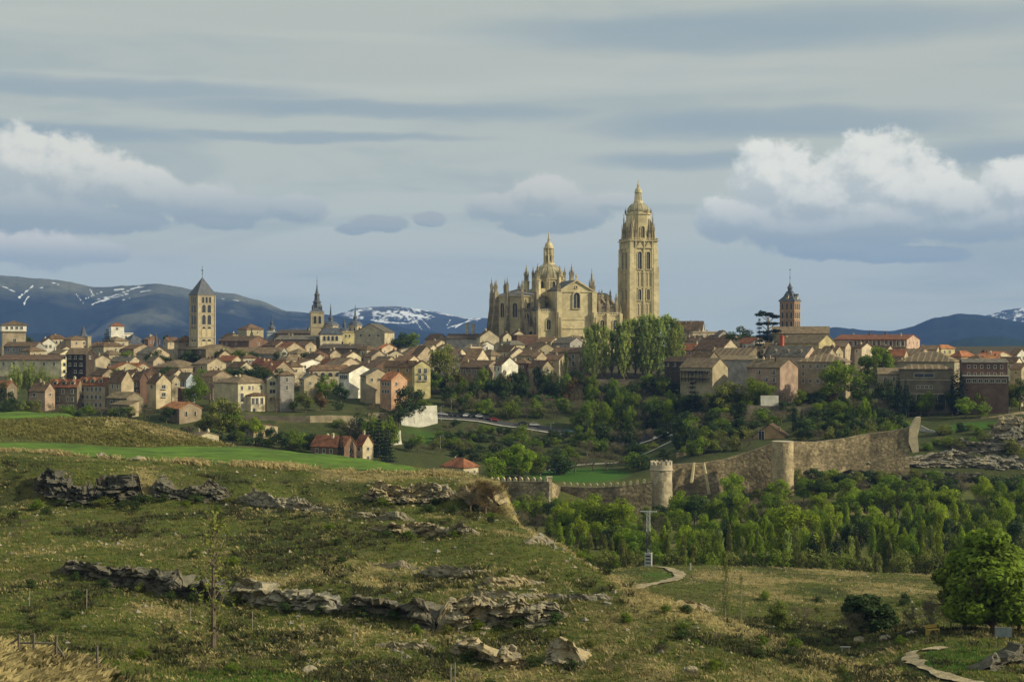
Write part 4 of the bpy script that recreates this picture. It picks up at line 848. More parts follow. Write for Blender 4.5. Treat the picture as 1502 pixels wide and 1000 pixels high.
# brick Mudejar tower
o, W_, Dp, h, s = corner_tower('church_tower', 'red brick bell tower with a flared slate spire beside a dark cedar', 'church tower', 1144.5, 1165, 1176.5, 441.5, 760, 33, 'brick')
MB().box(-W_, 0, -3, 0, Dp, h).build('wall', mat('tower_brick', (.30, .16, .085), .95, .22, .4, .3, var2=(.36, .25, .15)), o)
m = MB(); [mold(m, W_, Dp, z, .35, .25) for z in (h-.4, h-4.9, h-9.4, h-13.8)]; m.build('cornice', TRIM, o)
for face in 'LR':
    for i in range(3):
        nn = 3
        for j in range(nn):
            c = W_*(.2+.3*j); win(o, 0, face, c, h-4.1-4.5*i, 1.25, 3.0, 'arch', 'arch_opening')
m = MB(); cx, cy = -W_/2, Dp/2; q = math.sqrt(2)*W_/2
m.lathe([(q+.9, h), (q+.7, h+.3), (q*.62, h+2.6), (q*.42, h+4.4), (q*.34, h+5.0)], 4, cx, cy, ph=R(45)); m.lathe([(q*.34, h+5), (1.3, h+5.2), (1.2, h+6.6), (1.7, h+6.7), (1.1, h+7.5), (.3, h+9.0), (.1, h+10)], 8, cx, cy)
sp = m.build('spire', LEAD, o)
for a, b_ in ((-W_/2, .2), (-.3, Dp/2)): link('dormer', dormer_mesh('slate', 1.3), sp, (a, b_+.6 if b_ < 1 else b_, h+2.0), 0 if b_ < 1 else R(90))
vane(o, cx, cy, h+9.7, 7.2)
# its church
o, W_, Dp, h, r, rf = house(1135, 1216, 1227, 489, 10, 748, 'gx', 'stone', 'tan', 'church nave with a broad tan roof at the foot of the brick tower', wl=(0, 0), wr=(0, 0), th=12, name='church', cat='church', chim=0, Dp=16)
house(1158, 1163, 1182, 499, 4, 735, 'gx', 'cream', 'brown', 'cream chapel wall jutting from the nave under the brick tower', wl=(0, 0), wr=(0, 0), th=65, name='chapel', cat='chapel', chim=0)
# church of the arcaded tower
house(252, 302, 336, 512, 6, 712, 'gx', 'darkstone', 'tan', 'low church nave with small dark windows below the arcaded stone tower', wl=(1, 4), wr=(1, 1), th=38, name='church', cat='church', chim=0)
house(253, 262, 284, 501, 9, 728, 'pyr', 'tan', 'brown', 'square chapel with a pyramid roof and ball finial left of the arcaded tower', wl=(0, 0), wr=(1, 1), th=50, name='chapel', cat='chapel', chim=0)
# belfry with stepped slate spire
o, W_, Dp, h, s = corner_tower('church_tower', 'square stone belfry with a stepped dark slate needle spire', 'church tower', 452.5, 456, 475, 457, 830, 78, 'stone')
W_ = Dp = 7.3
MB().box(-W_, 0, -3, 0, Dp, h).build('wall', mat('tower_stone', (.43, .36, .23)), o)
m = MB(); [mold(m, W_, Dp, z, .35, .3) for z in (h-.3, h-8.6)]; m.build('cornice', TRIM, o)
for c in (2.3, 4.9): win(o, 0, 'R', c, h-6.6, 1.5, 4.2, 'arch', 'bell_opening'); win(o, 0, 'L', c, h-6.6, 1.5, 4.2, 'arch', 'bell_opening')
cx, cy = -W_/2, Dp/2
m = MB(); m.lathe([(4.6, h), (4.4, h+.5), (2.6, h+2.2), (2.2, h+2.4)], 4, cx, cy, ph=R(45)); m.lathe([(2.2, h+2.2), (2.0, h+5.), (2.5, h+5.3), (1.5, h+6.4), (1.3, h+9), (1.7, h+9.3), (.9, h+10.6), (.5, h+12.6), (.12, h+16)], 8, cx, cy)
for i in range(4):
    a = R(45+90*i); m.lathe([(.4, h+.4), (.4, h+2.6), (.05, h+4)], 6, cx+3.4*math.cos(a), cy+3.4*math.sin(a))
m.build('spire', LEAD, o); vane(o, cx, cy, h+15.5, 4.6)
# domed turrets
def turret(label, px, D, wtop, rad, dome_h, sp_h, body=4.5, wall='cream'):
    z = zat(wtop, D); g0 = float(gz(px, D)); h = z-g0; o = thing('domed_turret', label, 'turret', (at(px, 500, D).x, D, g0), 0)
    MB().lathe([(rad, -3), (rad, h), (rad*1.12, h+.05), (rad*1.12, h+.3)], 8, ph=R(22.5)).build('wall', wallm(wall), o)
    MB().lathe([(rad*1.1, h+.3), (rad*1.0, h+dome_h*.4), (rad*.72, h+dome_h*.8), (rad*.3, h+dome_h), (rad*.26, h+dome_h+1.4), (rad*.36, h+dome_h+1.6), (rad*.14, h+dome_h+3), (.06, h+dome_h+sp_h)], 10).build('dome', LEAD, o)
    for i in range(8):
        a = R(-90+45*i); link('window', win_mesh(.9, 1.8, 'arch'), o, (rad*.925*math.cos(a), rad*.925*math.sin(a), h-2.6), a+R(90))
    return o
turret('left lead-domed turret of the church right of the square belfry', 485, 835, 478, 4.4, 2.6, 10.)
turret('right lead-domed turret of the same church, against the blank cream gable', 521, 835, 478, 3.8, 3., 9.)
turret('short slate-capped turret midway between two domed turrets', 505, 845, 486, 3.4, 2.0, 6.)
house(466, 470, 501, 490, 9, 800, 'hip', 'cream', 'slate', 'church with a slate hipped roof and arched loggia under the domes', wl=(0, 0), wr=(1, 4), kr='arch', th=72, name='church', cat='church', chim=0, wh=2.6, ww=1.3)
house(496, 502, 519, 488, 3, 815, 'flat', 'yellow', 'grey', 'yellow-walled apse between the domed turrets', wl=(0, 0), wr=(1, 2), th=72, name='chapel', cat='chapel', chim=0)
def needle(label, px, D, base, tip, rad, m_=None):
    z0 = zat(base, D); g0 = float(gz(px, D)); o = thing('spire', label, 'spire', (at(px, 500, D).x, D, g0), 0); h = z0-g0; t_ = zat(tip, D)-g0
    MB().cbox(0, 0, -2, rad*1.9, rad*1.9, h+2).build('wall', wallm('tan'), o)
    if rad > 1.5: MB().lathe([(rad*1.5, h), (rad*1.1, h+1), (rad*.8, h+2), (.05, t_)], 8).build('cone', LEAD, o)
    else: MB().lathe([(rad*1.6, h), (rad*1.2, h+1.2), (rad*.5, h+2.2), (rad*.6, h+3.4), (rad*.3, h+4.4), (.04, t_)], 8).build('cone', LEAD, o)
    return o
needle('plain dark pointed spire on the far left skyline', 122, 850, 494, 477, 2.2)
needle('small bulbous black spire left of the square belfry', 398.5, 860, 482, 458, 1.5)
needle('thin lead spire with stages rising before the grey roofs', 229, 760, 522, 488, 2.3)
# galleried tower, far left
o, W_, Dp, h, s = corner_tower('galleried_tower', 'square tan tower with a white top gallery and tiled hip roof at far left', 'tower', -6, 3.5, 34, 487, 770, 68, 'tan')
W_ = Dp = 11.5
MB().box(-W_, 0, -3, 0, Dp, h).build('wall', wallm('tan'), o)
MB().box(-W_-.5, -.5, h, .5, Dp+.5, h+.5).build('corbel_band', wallm('darkstone'), o)
MB().box(-W_-.3, -.3, h+.5, .3, Dp+.3, h+3.6).build('gallery', wallm('white'), o)
for c in (2.2, 4.6, 7.0, 9.4): link('window', win_mesh(1.2, 1.3), o, (.3, c, h+1.5), R(90))
win(o, 0, 'R', 6, h-5, 1.4, 1.6)
m = MB(); roof_parts(m, 'pyr', W_+.6, Dp+.6, h+3.6, 2.2, .9, .2); m.build('roof', roofm('brown'), o)
# red brick chimney stack tower
z0 = float(gz(266, 566)); o = thing('brick_tower', 'narrow red brick stair tower behind the low orange-roofed stone house', 'tower', (at(266, 500, 566).x, 566, z0), R(-40)); hh = zat(569, 566)-z0
MB().cbox(0, 0, -2, 1.9, 1.9, hh+2).cbox(0, 0, hh*.55, 2.15, 2.15, .3).build('wall', wallm('brick'), o); MB().cbox(0, 0, hh, 2.2, 2.2, .3).build('cap', TRIM, o)
z0 = float(gz(129, 770)); o = thing('stone_turret', 'slim shaded stone turret right of the broad hip-roofed house', 'turret', (at(129.5, 500, 770).x, 770, z0), R(-45)); hh = zat(494, 770)-z0
MB().cbox(0, 0, -2, 2.4, 2.0, hh+2).cbox(0, 0, hh, 2.8, 2.4, .3).build('wall', wallm('stone'), o)
z0 = float(gz(1147, 690)); o = thing('red_chimney', 'tall red chimney stack against the cream chapel wall', 'chimney', (at(1147, 500, 690).x, 690, z0), R(-40)); hh = zat(494, 690)-z0
MB().cbox(0, 0, -2, 1.5, 1.5, hh+2).cbox(0, 0, hh, 1.8, 1.8, .3).cbox(0, 0, hh+.3, .9, .9, .5).build('stack', mat('red_paint', (.42, .10, .05), .8), o)
# ---------------------------------------------------------------- cathedral
CD = 812.0; cbz = 91.0
cpos = Vector(((805-751)/F*CD, CD, cbz)); CR = R(18)
cath = thing('cathedral', 'huge golden stone gothic cathedral with central dome, pinnacles and one tall bell tower', 'cathedral', cpos, CR)
def hz_(py, D): return zat(py, D)-cbz
GL2 = mat('dark_leaded_glass', (.045, .05, .06), .35, .3, 1., spec=.4)
CROOF = mat('cathedral_roof', (.13, .125, .115), .8, .2, .3, .2)
def cwin(parent, w, h, loc, rz, name='window', pane=GL2, d=.35):
    k = ('cw', round(w, 1), round(h, 1), pane.name)
    if k not in _cache:
        w, h = k[1], k[2]; m = MB(); n = 10; pts = [(-w/2, 0), (w/2, 0)]+[(w/2*math.cos(math.pi*i/n), h-w/2+w/2*math.sin(math.pi*i/n)) for i in range(n+1)]
        m.prism(pts, 'y', -.05, .2, 1); e = .22+w*.09
        for i in range(n):
            a0, a1 = math.pi*i/n, math.pi*(i+1)/n; ro = w/2+e; ri = w/2-.02
            m.prism([(ri*math.cos(a0), h-w/2+ri*math.sin(a0)), (ro*math.cos(a0), h-w/2+ro*math.sin(a0)), (ro*math.cos(a1), h-w/2+ro*math.sin(a1)), (ri*math.cos(a1), h-w/2+ri*math.sin(a1))], 'y', -d, .2)
        m.box(-w/2-e, -d+.004, 0, -w/2, .2, h-w/2); m.box(w/2, -d+.004, 0, w/2+e, .2, h-w/2); m.box(-w/2-e*1.3, -d-.15, -.35, w/2+e*1.3, .2, 0)
        if w > 1.7: m.box(-.09, -.2, 0, .09, 0, h-w*.3)
        _cache[k] = m.mesh(name, [LIME, pane])
    return link(name, _cache[k], parent, loc, rz)
def pinn_mesh(h, r):
    k = ('pin', round(h, 1), round(r, 1))
    if k in _cache: return _cache[k]
    h, r = k[1], k[2]; m = MB(); m.cbox(0, 0, 0, r*1.5, r*1.5, h*.34); m.cbox(0, 0, h*.34, r*1.8, r*1.8, h*.03)
    for sx, sy in ((1, 1), (1, -1), (-1, 1), (-1, -1)): m.lathe([(r*.22, h*.36), (r*.18, h*.5), (.02, h*.62)], 4, sx*r*.72, sy*r*.72)
    m.lathe([(r*.72, h*.36), (r*.5, h*.58), (r*.6, h*.6), (r*.38, h*.62), (r*.25, h*.8), (r*.36, h*.82), (r*.14, h*.85), (r*.1, h*.95), (r*.2, h*.965), (.02, h)], 8)
    for j in range(4):
        for a in range(4): m.cbox(r*(.6-.1*j)*math.cos(a*math.pi/2), r*(.6-.1*j)*math.sin(a*math.pi/2), h*(.44+.1*j), r*.22, r*.22, r*.25)
    _cache[k] = m.mesh('pinnacle', mat('weathered_pinnacle', (.34, .285, .175), .95, .25, .3, .2)); return _cache[k]
def pinn(parent, x, y, z, h, r=.75): return link('pinnacle', pinn_mesh(h, r), parent, (x, y, z))
def balus(m, x0, y0, x1, y1, z, hh=1.1):
    L = math.hypot(x1-x0, y1-y0); n = max(2, int(L/.9))
    for i in range(n+1): m.cbox(x0+(x1-x0)*i/n, y0+(y1-y0)*i/n, z, .28, .28, hh-.18)
    if abs(x1-x0) > abs(y1-y0): m.box(min(x0, x1)-.2, y0-.2, z+hh-.179, max(x0, x1)+.2, y0+.2, z+hh)
    else: m.box(x0-.2, min(y0, y1)-.2, z+hh-.179, x0+.2, max(y0, y1)+.2, z+hh)
def gable_roof_x(m, x0, x1, yh, z, r):  m.prism([(-yh, z), (yh, z), (0, z+r)], 'x', x0, x1)
# main volumes
e29 = hz_(427, 800); 
m = MB()
m.box(8.2, -8, -3, 33, 8, e29-3)            # nave
m.box(-20, -8, -3, -6.2, 8, e29-4)          # choir
m.box(6.3, -16.5, -3, 33.5, 16.5, e29-9)      # nave aisles
m.box(-22, -16, -3, -6.3, 16, e29-11)
m.box(6.35, -23.5, -3, 34, 23.5, e29-18)      # chapels
m.box(-19, -22.5, -3, -6.35, 22.5, e29-19)
m.build('nave', LIME, cath)
m = MB(); m.box(8.5, -8.4, e29-3, 33.3, 8.4, e29-2.6); m.box(-20.3, -8.4, e29-4, -8, 8.4, e29-3.6); m.box(6.3, -16.8, e29-9, 33.8, 16.8, e29-8.6); m.box(-22.3, -16.3, e29-11, -8, 16.3, e29-10.6)
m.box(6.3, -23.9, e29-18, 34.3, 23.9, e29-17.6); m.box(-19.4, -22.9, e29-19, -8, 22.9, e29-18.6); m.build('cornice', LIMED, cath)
m = MB(); gable_roof_x(m, 8.5, 33, 8.1, e29-2.55, 2.2); gable_roof_x(m, -20, -8.5, 8.1, e29-3.55, 2.2)
m.prism([(-16.6, e29-8.55), (-8, e29-8.55), (-8, e29-7)], 'x', 8.5, 33.5); m.prism([(-16.1, e29-10.55), (-8, e29-10.55), (-8, e29-8.8)], 'x', -22, -8.5)
m.build('roof', CROOF, cath)
# apse: polygonal end with taller ambulatory wall seen at the left
ap = MB(); ap.lathe([(14.6, -3), (14.6, e29-3.2), (15.1, e29-3.1), (15.1, e29-2.6)], 12, -16.5, -1, ph=R(15)); apo = ap.build('apse', LIME, cath)
MB().lathe([(14.7, e29-2.55), (.5, e29+1.8)], 12, -16.5, -1, ph=R(15)).build('roof', CROOF, apo)
for i in range(12):
    a = R(15+30*i); x, y = -16.5+15.5*math.cos(a), -1+15.5*math.sin(a)
    if x > -11: continue
    q = MB(); q.cbox(0, 0, -3, 2.6, 1.7, e29-1); q.cbox(0, 0, e29-4, 2.2, 1.4, 3.4); q.prism([(1.3, -3), (3.1, -3), (2.6, e29*.5), (1.3, e29*.75)], 'y', -.7, .7)
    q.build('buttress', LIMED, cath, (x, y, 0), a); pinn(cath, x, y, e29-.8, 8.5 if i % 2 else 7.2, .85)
    a2 = R(30+30*i); xx, yy = -16.5+14.12*math.cos(a2), -1+14.12*math.sin(a2)
    cwin(cath, 2.6, 7.5, (xx, yy, e29-14), a2+R(90)); cwin(cath, 2.0, 4., (xx, yy, e29*.18), a2+R(90))
# transept
x0, x1, yf = -3.6, 13.4, -29.5
tz = hz_(425, 783)
m = MB(); m.prism([(x0, -3), (x1, -3), (x1, tz), ((x0+x1)/2, tz+4.6), (x0, tz)], 'y', yf, 29); tr = m.build('transept', LIME, cath)
m = MB(); m.prism([(x0-.5, tz-.25), (x0-.5, tz+.3), ((x0+x1)/2, tz+5.3), (x1+.5, tz+.3), (x1+.5, tz-.25), ((x0+x1)/2, tz+4.62)], 'y', yf-.4, 29.4)
m.build('roof', CROOF, tr)
m = MB(); cx = (x0+x1)/2
m.box(x0-.1, yf-.5, tz-1.2, x1+.1, yf, tz-.6); m.box(x0-.1, yf-.4, tz*.43, x1+.1, yf, tz*.43+.4); m.box(x0-.1, yf-.3, tz*.56, x1+.1, yf, tz*.56+.25)
m.prism([(x0-.6, tz-.55), (cx, tz+4.6), (x1+.6, tz-.55), (x1+.6, tz+.1), (cx, tz+5.5), (x0-.6, tz+.1)], 'y', yf-.75, yf-.01)
m.lathe([(.5, tz+5), (.3, tz+6.5), (.6, tz+7), (.1, tz+8.5)], 6, cx, yf); m.build('pediment', LIME, tr)
cwin(tr, 3.6, 8.2, (cx, yf, hz_(452, 783)), 0, d=.7)
cwin(tr, 1.0, 1.0, (cx, yf, tz+1.0), 0)
for xx, hh in ((x0-1.3, tz-1), (x1+1.3, tz-1)):
    q = MB(); q.cbox(0, 0, -3, 2.6, 3.6, hh+3); q.cbox(0, -2.2, -3, 1.8, 1.6, hh*.78); q.cbox(0, 0, hh*.6, 3.0, 4.0, .4); q.cbox(0, 0, hh-.4, 3.0, 4.0, .4); q.cbox(0, 0, hh*.3, 3.0, 4.1, .4)
    for i in range(3): q.cbox(0, -3.05, -3, .5, .3, hh*.7)
    q.build('buttress', LIME, tr, (xx, yf+.6, 0)); pinn(tr, xx, yf+.6, hh, 6., 1.0)
pinn(tr, x1+1.9, yf+4.6, tz-3, hz_(393, 785)-tz+3, 1.35)                       # tall stair pinnacle
q = MB(); q.lathe([(1.7, -3), (1.7, tz-3), (2., tz-2.9), (2., tz-2.4)], 8, 0, 0); q.build('stair_turret', LIME, tr, (x1+1.9, yf+4.6, 0))
# chapel fronts either side of the transept
for xa, xb, dy, zt in ((-15.5, -6.2, 1., hz_(458, 785)), (16.2, 31, 3., hz_(463, 795))):
    m = MB().box(xa, yf+dy, -3, xb, yf+dy+12, zt).box(xa-.3, yf+dy-.3, zt, xb+.3, yf+dy+12, zt+.5); cf = m.build('chapel_front', LIME, cath)
    m = MB().prism([(yf+dy, zt+.5), (yf+dy+12, zt+.5), (yf+dy+12, zt+3)], 'x', xa, xb).build('roof', CROOF, cf)
    n = 1 if xb < 0 else 2
    for i in range(n): cwin(cf, 2.3, 5.2, (xa+(xb-xa)*(i+.5)/n+.6, yf+dy, hz_(484, 785)+.2), 0)
    for xx in ([xa] if n == 1 else [(xa+xb)/2, xb]): MB().cbox(0, 0, -3, 1.6, 3., zt+4).build('buttress', LIME, cf, (xx, yf+dy+.3, 0)); pinn(cf, xx, yf+dy+.3, zt+1, 5.5, .7)
    bm_ = MB(); balus(bm_, xa, yf+dy, xb, yf+dy, zt+.5); bm_.build('balustrade', LIME, cf)
# clerestory, flying buttresses, piers with pinnacles
def bay(x, yb, zc, za, side):
    sy = -1 if side == 'f' else 1
    m = MB(); m.cbox(0, sy*(yb+.3), -3, 1.5, 2.6, za+5)
    m.prism([(sy*yb, za-.5), (sy*yb, za+1.2), (sy*8, zc-.6), (sy*8, zc-2.6)], 'x', -.45, .45); m.cbox(0, sy*8.3, za, 1.2, .9, zc-za+.4)
    m.prism([(sy*(yb+6.6), za-9.5), (sy*(yb+6.6), za-8), (sy*yb, za-3), (sy*yb, za-5)], 'x', -.4, .4)
    m.cbox(0, sy*(yb+6.8), -3, 1.6, 2.2, za-3.5)
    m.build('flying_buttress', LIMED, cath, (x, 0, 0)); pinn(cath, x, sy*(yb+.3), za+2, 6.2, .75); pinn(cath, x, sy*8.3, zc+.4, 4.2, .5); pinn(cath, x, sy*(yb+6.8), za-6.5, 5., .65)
for sd_ in 'fb':
    for x in (-20.5, -15.5, -10.5): bay(x, 16.4, e29-3.6, e29-10.6, sd_)
    for x in (17.5, 22.5, 27.5, 32.4): bay(x, 16.6, e29-2.6, e29-8.6, sd_)
for x in (-18, -13): cwin(cath, 2.0, 5.2, (x, -8, e29-10), 0); cwin(cath, 2.2, 5.5, (x, -16, e29-17.6), 0); cwin(cath, 1.6, 4.5, (x, -22.5, e29-26), 0)
for x in (20, 25, 30): cwin(cath, 2.2, 4.4, (x, -8, e29-8.), 0); cwin(cath, 2.2, 5.8, (x, -16.5, e29-16.5), 0); cwin(cath, 1.8, 4.5, (x, -23.5, e29-26), 0)
m = MB()
balus(m, 9, -8.2, 33, -8.2, e29-2.6); balus(m, -20, -8.2, -9, -8.2, e29-3.6); balus(m, 16, -16.6, 33.4, -16.6, e29-8.6); balus(m, -22, -16.1, -9, -16.1, e29-10.6)
m.build('balustrade', LIME, cath)
# crossing tower and dome
dz0 = tz-6; dzb = hz_(408, 812); dzt = hz_(387, 812)
m = MB(); m.box(-8, -8, dz0, 8, 8, hz_(424, 812)); m.lathe([(8.3, dz0+4), (8.3, dzb-1), (8.9, dzb-.9), (8.9, dzb-.2)], 8, ph=R(22.5)); dr = m.build('crossing_drum', LIME, cath)
for i in range(8):
    a = R(45*i); cwin(dr, 1.7, 3.6, (7.72*math.cos(a), 7.72*math.sin(a), dzb-5.6), a+R(90)); a2 = R(22.5+45*i)
    MB().cbox(0, 0, dz0, 1.5, 1.5, dzb-dz0+.2).build('buttress', LIME, dr, (8.5*math.cos(a2), 8.5*math.sin(a2), 0), a2); pinn(dr, 8.6*math.cos(a2), 8.6*math.sin(a2), dzb, 6.5, .7)
for sx, sy in ((1, 1), (1, -1), (-1, 1), (-1, -1)):
    MB().lathe([(1.7, dz0-8), (1.7, dzb-2), (2, dzb-1.9), (2, dzb-1.4)], 8).build('corner_turret', LIME, dr, (sx*9.6, sy*9.6, 0)); pinn(dr, sx*9.6, sy*9.6, dzb-1.6, hz_(388, 812)-dzb+1.6, 1.3)
DOME = mat('dome_stone', (.36, .32, .20), .9, .2, .3, .3)
pr = [(8.1*math.cos(R(t_)), dzb+(dzt-dzb)*math.sin(R(t_))) for t_ in range(0, 76, 8)]
m = MB().lathe(pr, 32)
for i in range(16):
    a = 2*math.pi*i/16
    for (r0, z0), (r1, z1) in zip(pr[:-1], pr[1:]): m.tube((r0*math.cos(a), r0*math.sin(a), z0), (r1*math.cos(a), r1*math.sin(a), z1), .2, .2, 4)
dm = m.build('dome', DOME, dr)
lz0 = pr[-1][1]; lz1 = hz_(365, 812)
m = MB().lathe([(3.1, lz0-.3), (3.1, lz0+.8), (2.7, lz0+.8), (1.9, lz0+1.3), (1.9, lz1), (2.9, lz1+.1), (2.9, lz1+.7), (2.2, lz1+.8)], 16)
for i in range(8): a = R(45*i+22); m.lathe([(.33, lz0+.8), (.28, lz1+.1)], 6, 2.55*math.cos(a), 2.55*math.sin(a))
m.lathe([(2.3*math.cos(R(t_)), lz1+.75+3.2*math.sin(R(t_))) for t_ in range(0, 85, 12)], 16)
m.lathe([(.9, lz1+3.7), (.6, lz1+4.6), (.95, lz1+4.9), (.5, lz1+5.4), (.3, lz1+7.5), (.45, lz1+7.8), (.04, hz_(340, 812))], 8); m.build('lantern', LIME, dm)
for i in range(8): a = R(45*i+44.5); cwin(dm, .7, 3.0, (1.9*math.cos(a), 1.9*math.sin(a), lz0+1.8), a+R(90))
# bell tower
TX, TY, TD = 49.6, -6.5, 818.
tw = link('bell_tower', None, cath, (TX, TY, 0))
hh = lambda py: hz_(py, TD)
A = 7.6
m = MB(); zt = hh(353); m.box(-A, -A, -4, A, A, zt); 
tb = MB().box(-A, -A, -4, A, A, zt).mesh('bell_tower', LIME); bpy.data.objects.remove(tw); tw = link('bell_tower', tb, cath, (TX, TY, 0))
m = MB()
for sx in (-1, 1):
    for sy in (-1, 1):
        m.cbox(sx*(A-.6), sy*(A-.6), -4, 3.2, 3.2, hh(392)+4); m.cbox(sx*(A-.7), sy*(A-.7), hh(392), 2.8, 2.8, hh(365)-hh(392)); m.cbox(sx*(A-.8), sy*(A-.8), hh(365), 2.3, 2.3, zt-hh(365)-.3)
m.build('corner_buttress', LIME, tw)
for z, p in ((hh(490), .55), (hh(443), .35), (hh(423.5), .4), (hh(397), .45), (hh(366), .3), (zt-.5, 1.0)): MB().box(-A-p, -A-p, z, A+p, A+p, z+.45).build('string_course', LIME, tw)
m = MB()
for k in range(4):
    ca, sa = math.cos(k*math.pi/2), math.sin(k*math.pi/2)
    for xx in (-4.9, 0, 4.9):
        for w_, za, zb_, pr_ in ((.9, -4, hh(397), .55), (.7, hh(397)+.46, zt-.6, .5), (.45, hh(365), zt-.55, .75)):
            x, y = xx, -A-pr_/2; m.cbox(x*ca-y*sa, x*sa+y*ca, za, w_ if k % 2 == 0 else pr_+.3, pr_+.3 if k % 2 == 0 else w_, zb_-za)
m.build('pilaster', LIME, tw)
for k in range(4):
    a = k*math.pi/2; fx = lambda x: (x*math.cos(a)+A*math.sin(a), x*math.sin(a)-A*math.cos(a))
    for xx in (-2.5, 2.5):
        x, y = fx(xx)
        cwin(tw, 2.3, hh(370)-hh(395.5), (x, y, hh(395.5)), a, 'bell_opening', d=.7); cwin(tw, 1.9, hh(424.5)-hh(440.5), (x, y, hh(440.5)), a, 'bell_opening', d=.6)
        x2, y2 = fx(xx-.85); x3, y3 = fx(xx+.85)
        for q_, w_ in (((x2, y2), 1.1), ((x3, y3), 1.1)):
            cwin(tw, w_, hh(400)-hh(421), (q_[0], q_[1], hh(421)), a, 'blind_arch', LIME, .4); cwin(tw, w_, hh(446)-hh(463), (q_[0], q_[1], hh(463)), a, 'blind_arch', LIME, .4)
            cwin(tw, w_, hh(466)-hh(486), (q_[0], q_[1], hh(486)), a, 'blind_arch', LIME, .4)
        MB().prism([(-2.1, 0), (2.1, 0), (0, 3.4)], 'y', -.75, 0).prism([(-1.1, .35), (1.1, .35), (0, 2.2)], 'y', -.8, -.755).build('gablet', LIME, tw, (x, y, hh(366)+.5), a)
# crowning stage
oz = hh(315); m = MB(); m.lathe([(6.6, zt-.1), (6.6, oz), (7.2, oz+.05), (7.2, oz+.9), (6.2, oz+1.), (6.0, oz+1.9)], 8, ph=R(22.5)); oc = m.build('octagon', LIME, tw)
m = MB(); [balus(m, *p_, zt, 1.2) for p_ in ((-A-.3, -A-.3, A+.3, -A-.3), (-A-.3, A+.3, A+.3, A+.3), (-A-.3, -A-.3, -A-.3, A+.3), (A+.3, -A-.3, A+.3, A+.3))]; m.build('balustrade', LIME, tw)
for k in range(4):
    a = k*math.pi/2; x, y = 6.1*math.sin(a), -6.1*math.cos(a); cwin(oc, 2.1, hh(333)-hh(351), (x, y, hh(350.5)), a, 'bell_opening', d=.5)
    a4 = a+R(45); cxx, cyy = 7.9*math.cos(a4)*1.16, 7.9*math.sin(a4)*1.16
    pinn(tw, cxx*.93, cyy*.93, zt, hh(312)-zt, 1.15)
    for dx_, dy_ in ((2.2, 0), (0, 2.2)): pinn(tw, cxx*.95-math.copysign(dx_, cxx), cyy*.95-math.copysign(dy_, cyy), zt, (oz-zt)*.72, .8)
    pinn(oc, 6.9*math.cos(a4+R(22.5)), 6.9*math.sin(a4+R(22.5)), oz+.5, 3.6, .5); pinn(oc, 6.9*math.cos(a4-R(22.5)), 6.9*math.sin(a4-R(22.5)), oz+.5, 3.6, .5)
    MB().prism([(1.0, zt), (4.4, zt), (4.0, zt+(oz-zt)*.4), (1.2, oz-2)], 'y', -.5, .5).build('flying_buttress', LIME, oc, (5.6*math.cos(a4), 5.6*math.sin(a4), 0), a4)
dz1 = hh(297); zb2 = oz+1.9
pr = [(6.0*math.cos(R(t_)), zb2+(dz1-zb2)*math.sin(R(t_))/math.sin(R(72))) for t_ in range(0, 73, 8)]
m = MB().lathe(pr, 32)
for i in range(16):
    a = 2*math.pi*i/16
    for (r0, z0), (r1, z1) in zip(pr[:-1], pr[1:]): m.tube((r0*math.cos(a), r0*math.sin(a), z0), (r1*math.cos(a), r1*math.sin(a), z1), .17, .17, 4)
td = m.build('dome', DOME, tw)
z0 = dz1; z1 = hh(282.5)
m = MB().lathe([(2.6, z0-.4), (2.5, z0+.8), (1.5, z0+1.2), (1.3, z1), (2.1, z1+.1), (2.1, z1+.6)], 16)
for i in range(8): a = R(45*i); m.tube((2.2*math.cos(a), 2.2*math.sin(a), z0+.7), (1.75*math.cos(a), 1.75*math.sin(a), z1+.1), .28, .22, 5)
m.lathe([(1.9*math.cos(R(t_)), z1+.6+2.6*math.sin(R(t_))) for t_ in range(0, 85, 12)], 16)
m.lathe([(.8, z1+3), (.55, z1+4), (.85, z1+4.2), (.3, z1+5), (.04, hh(262))], 8); m.build('lantern', LIME, td)
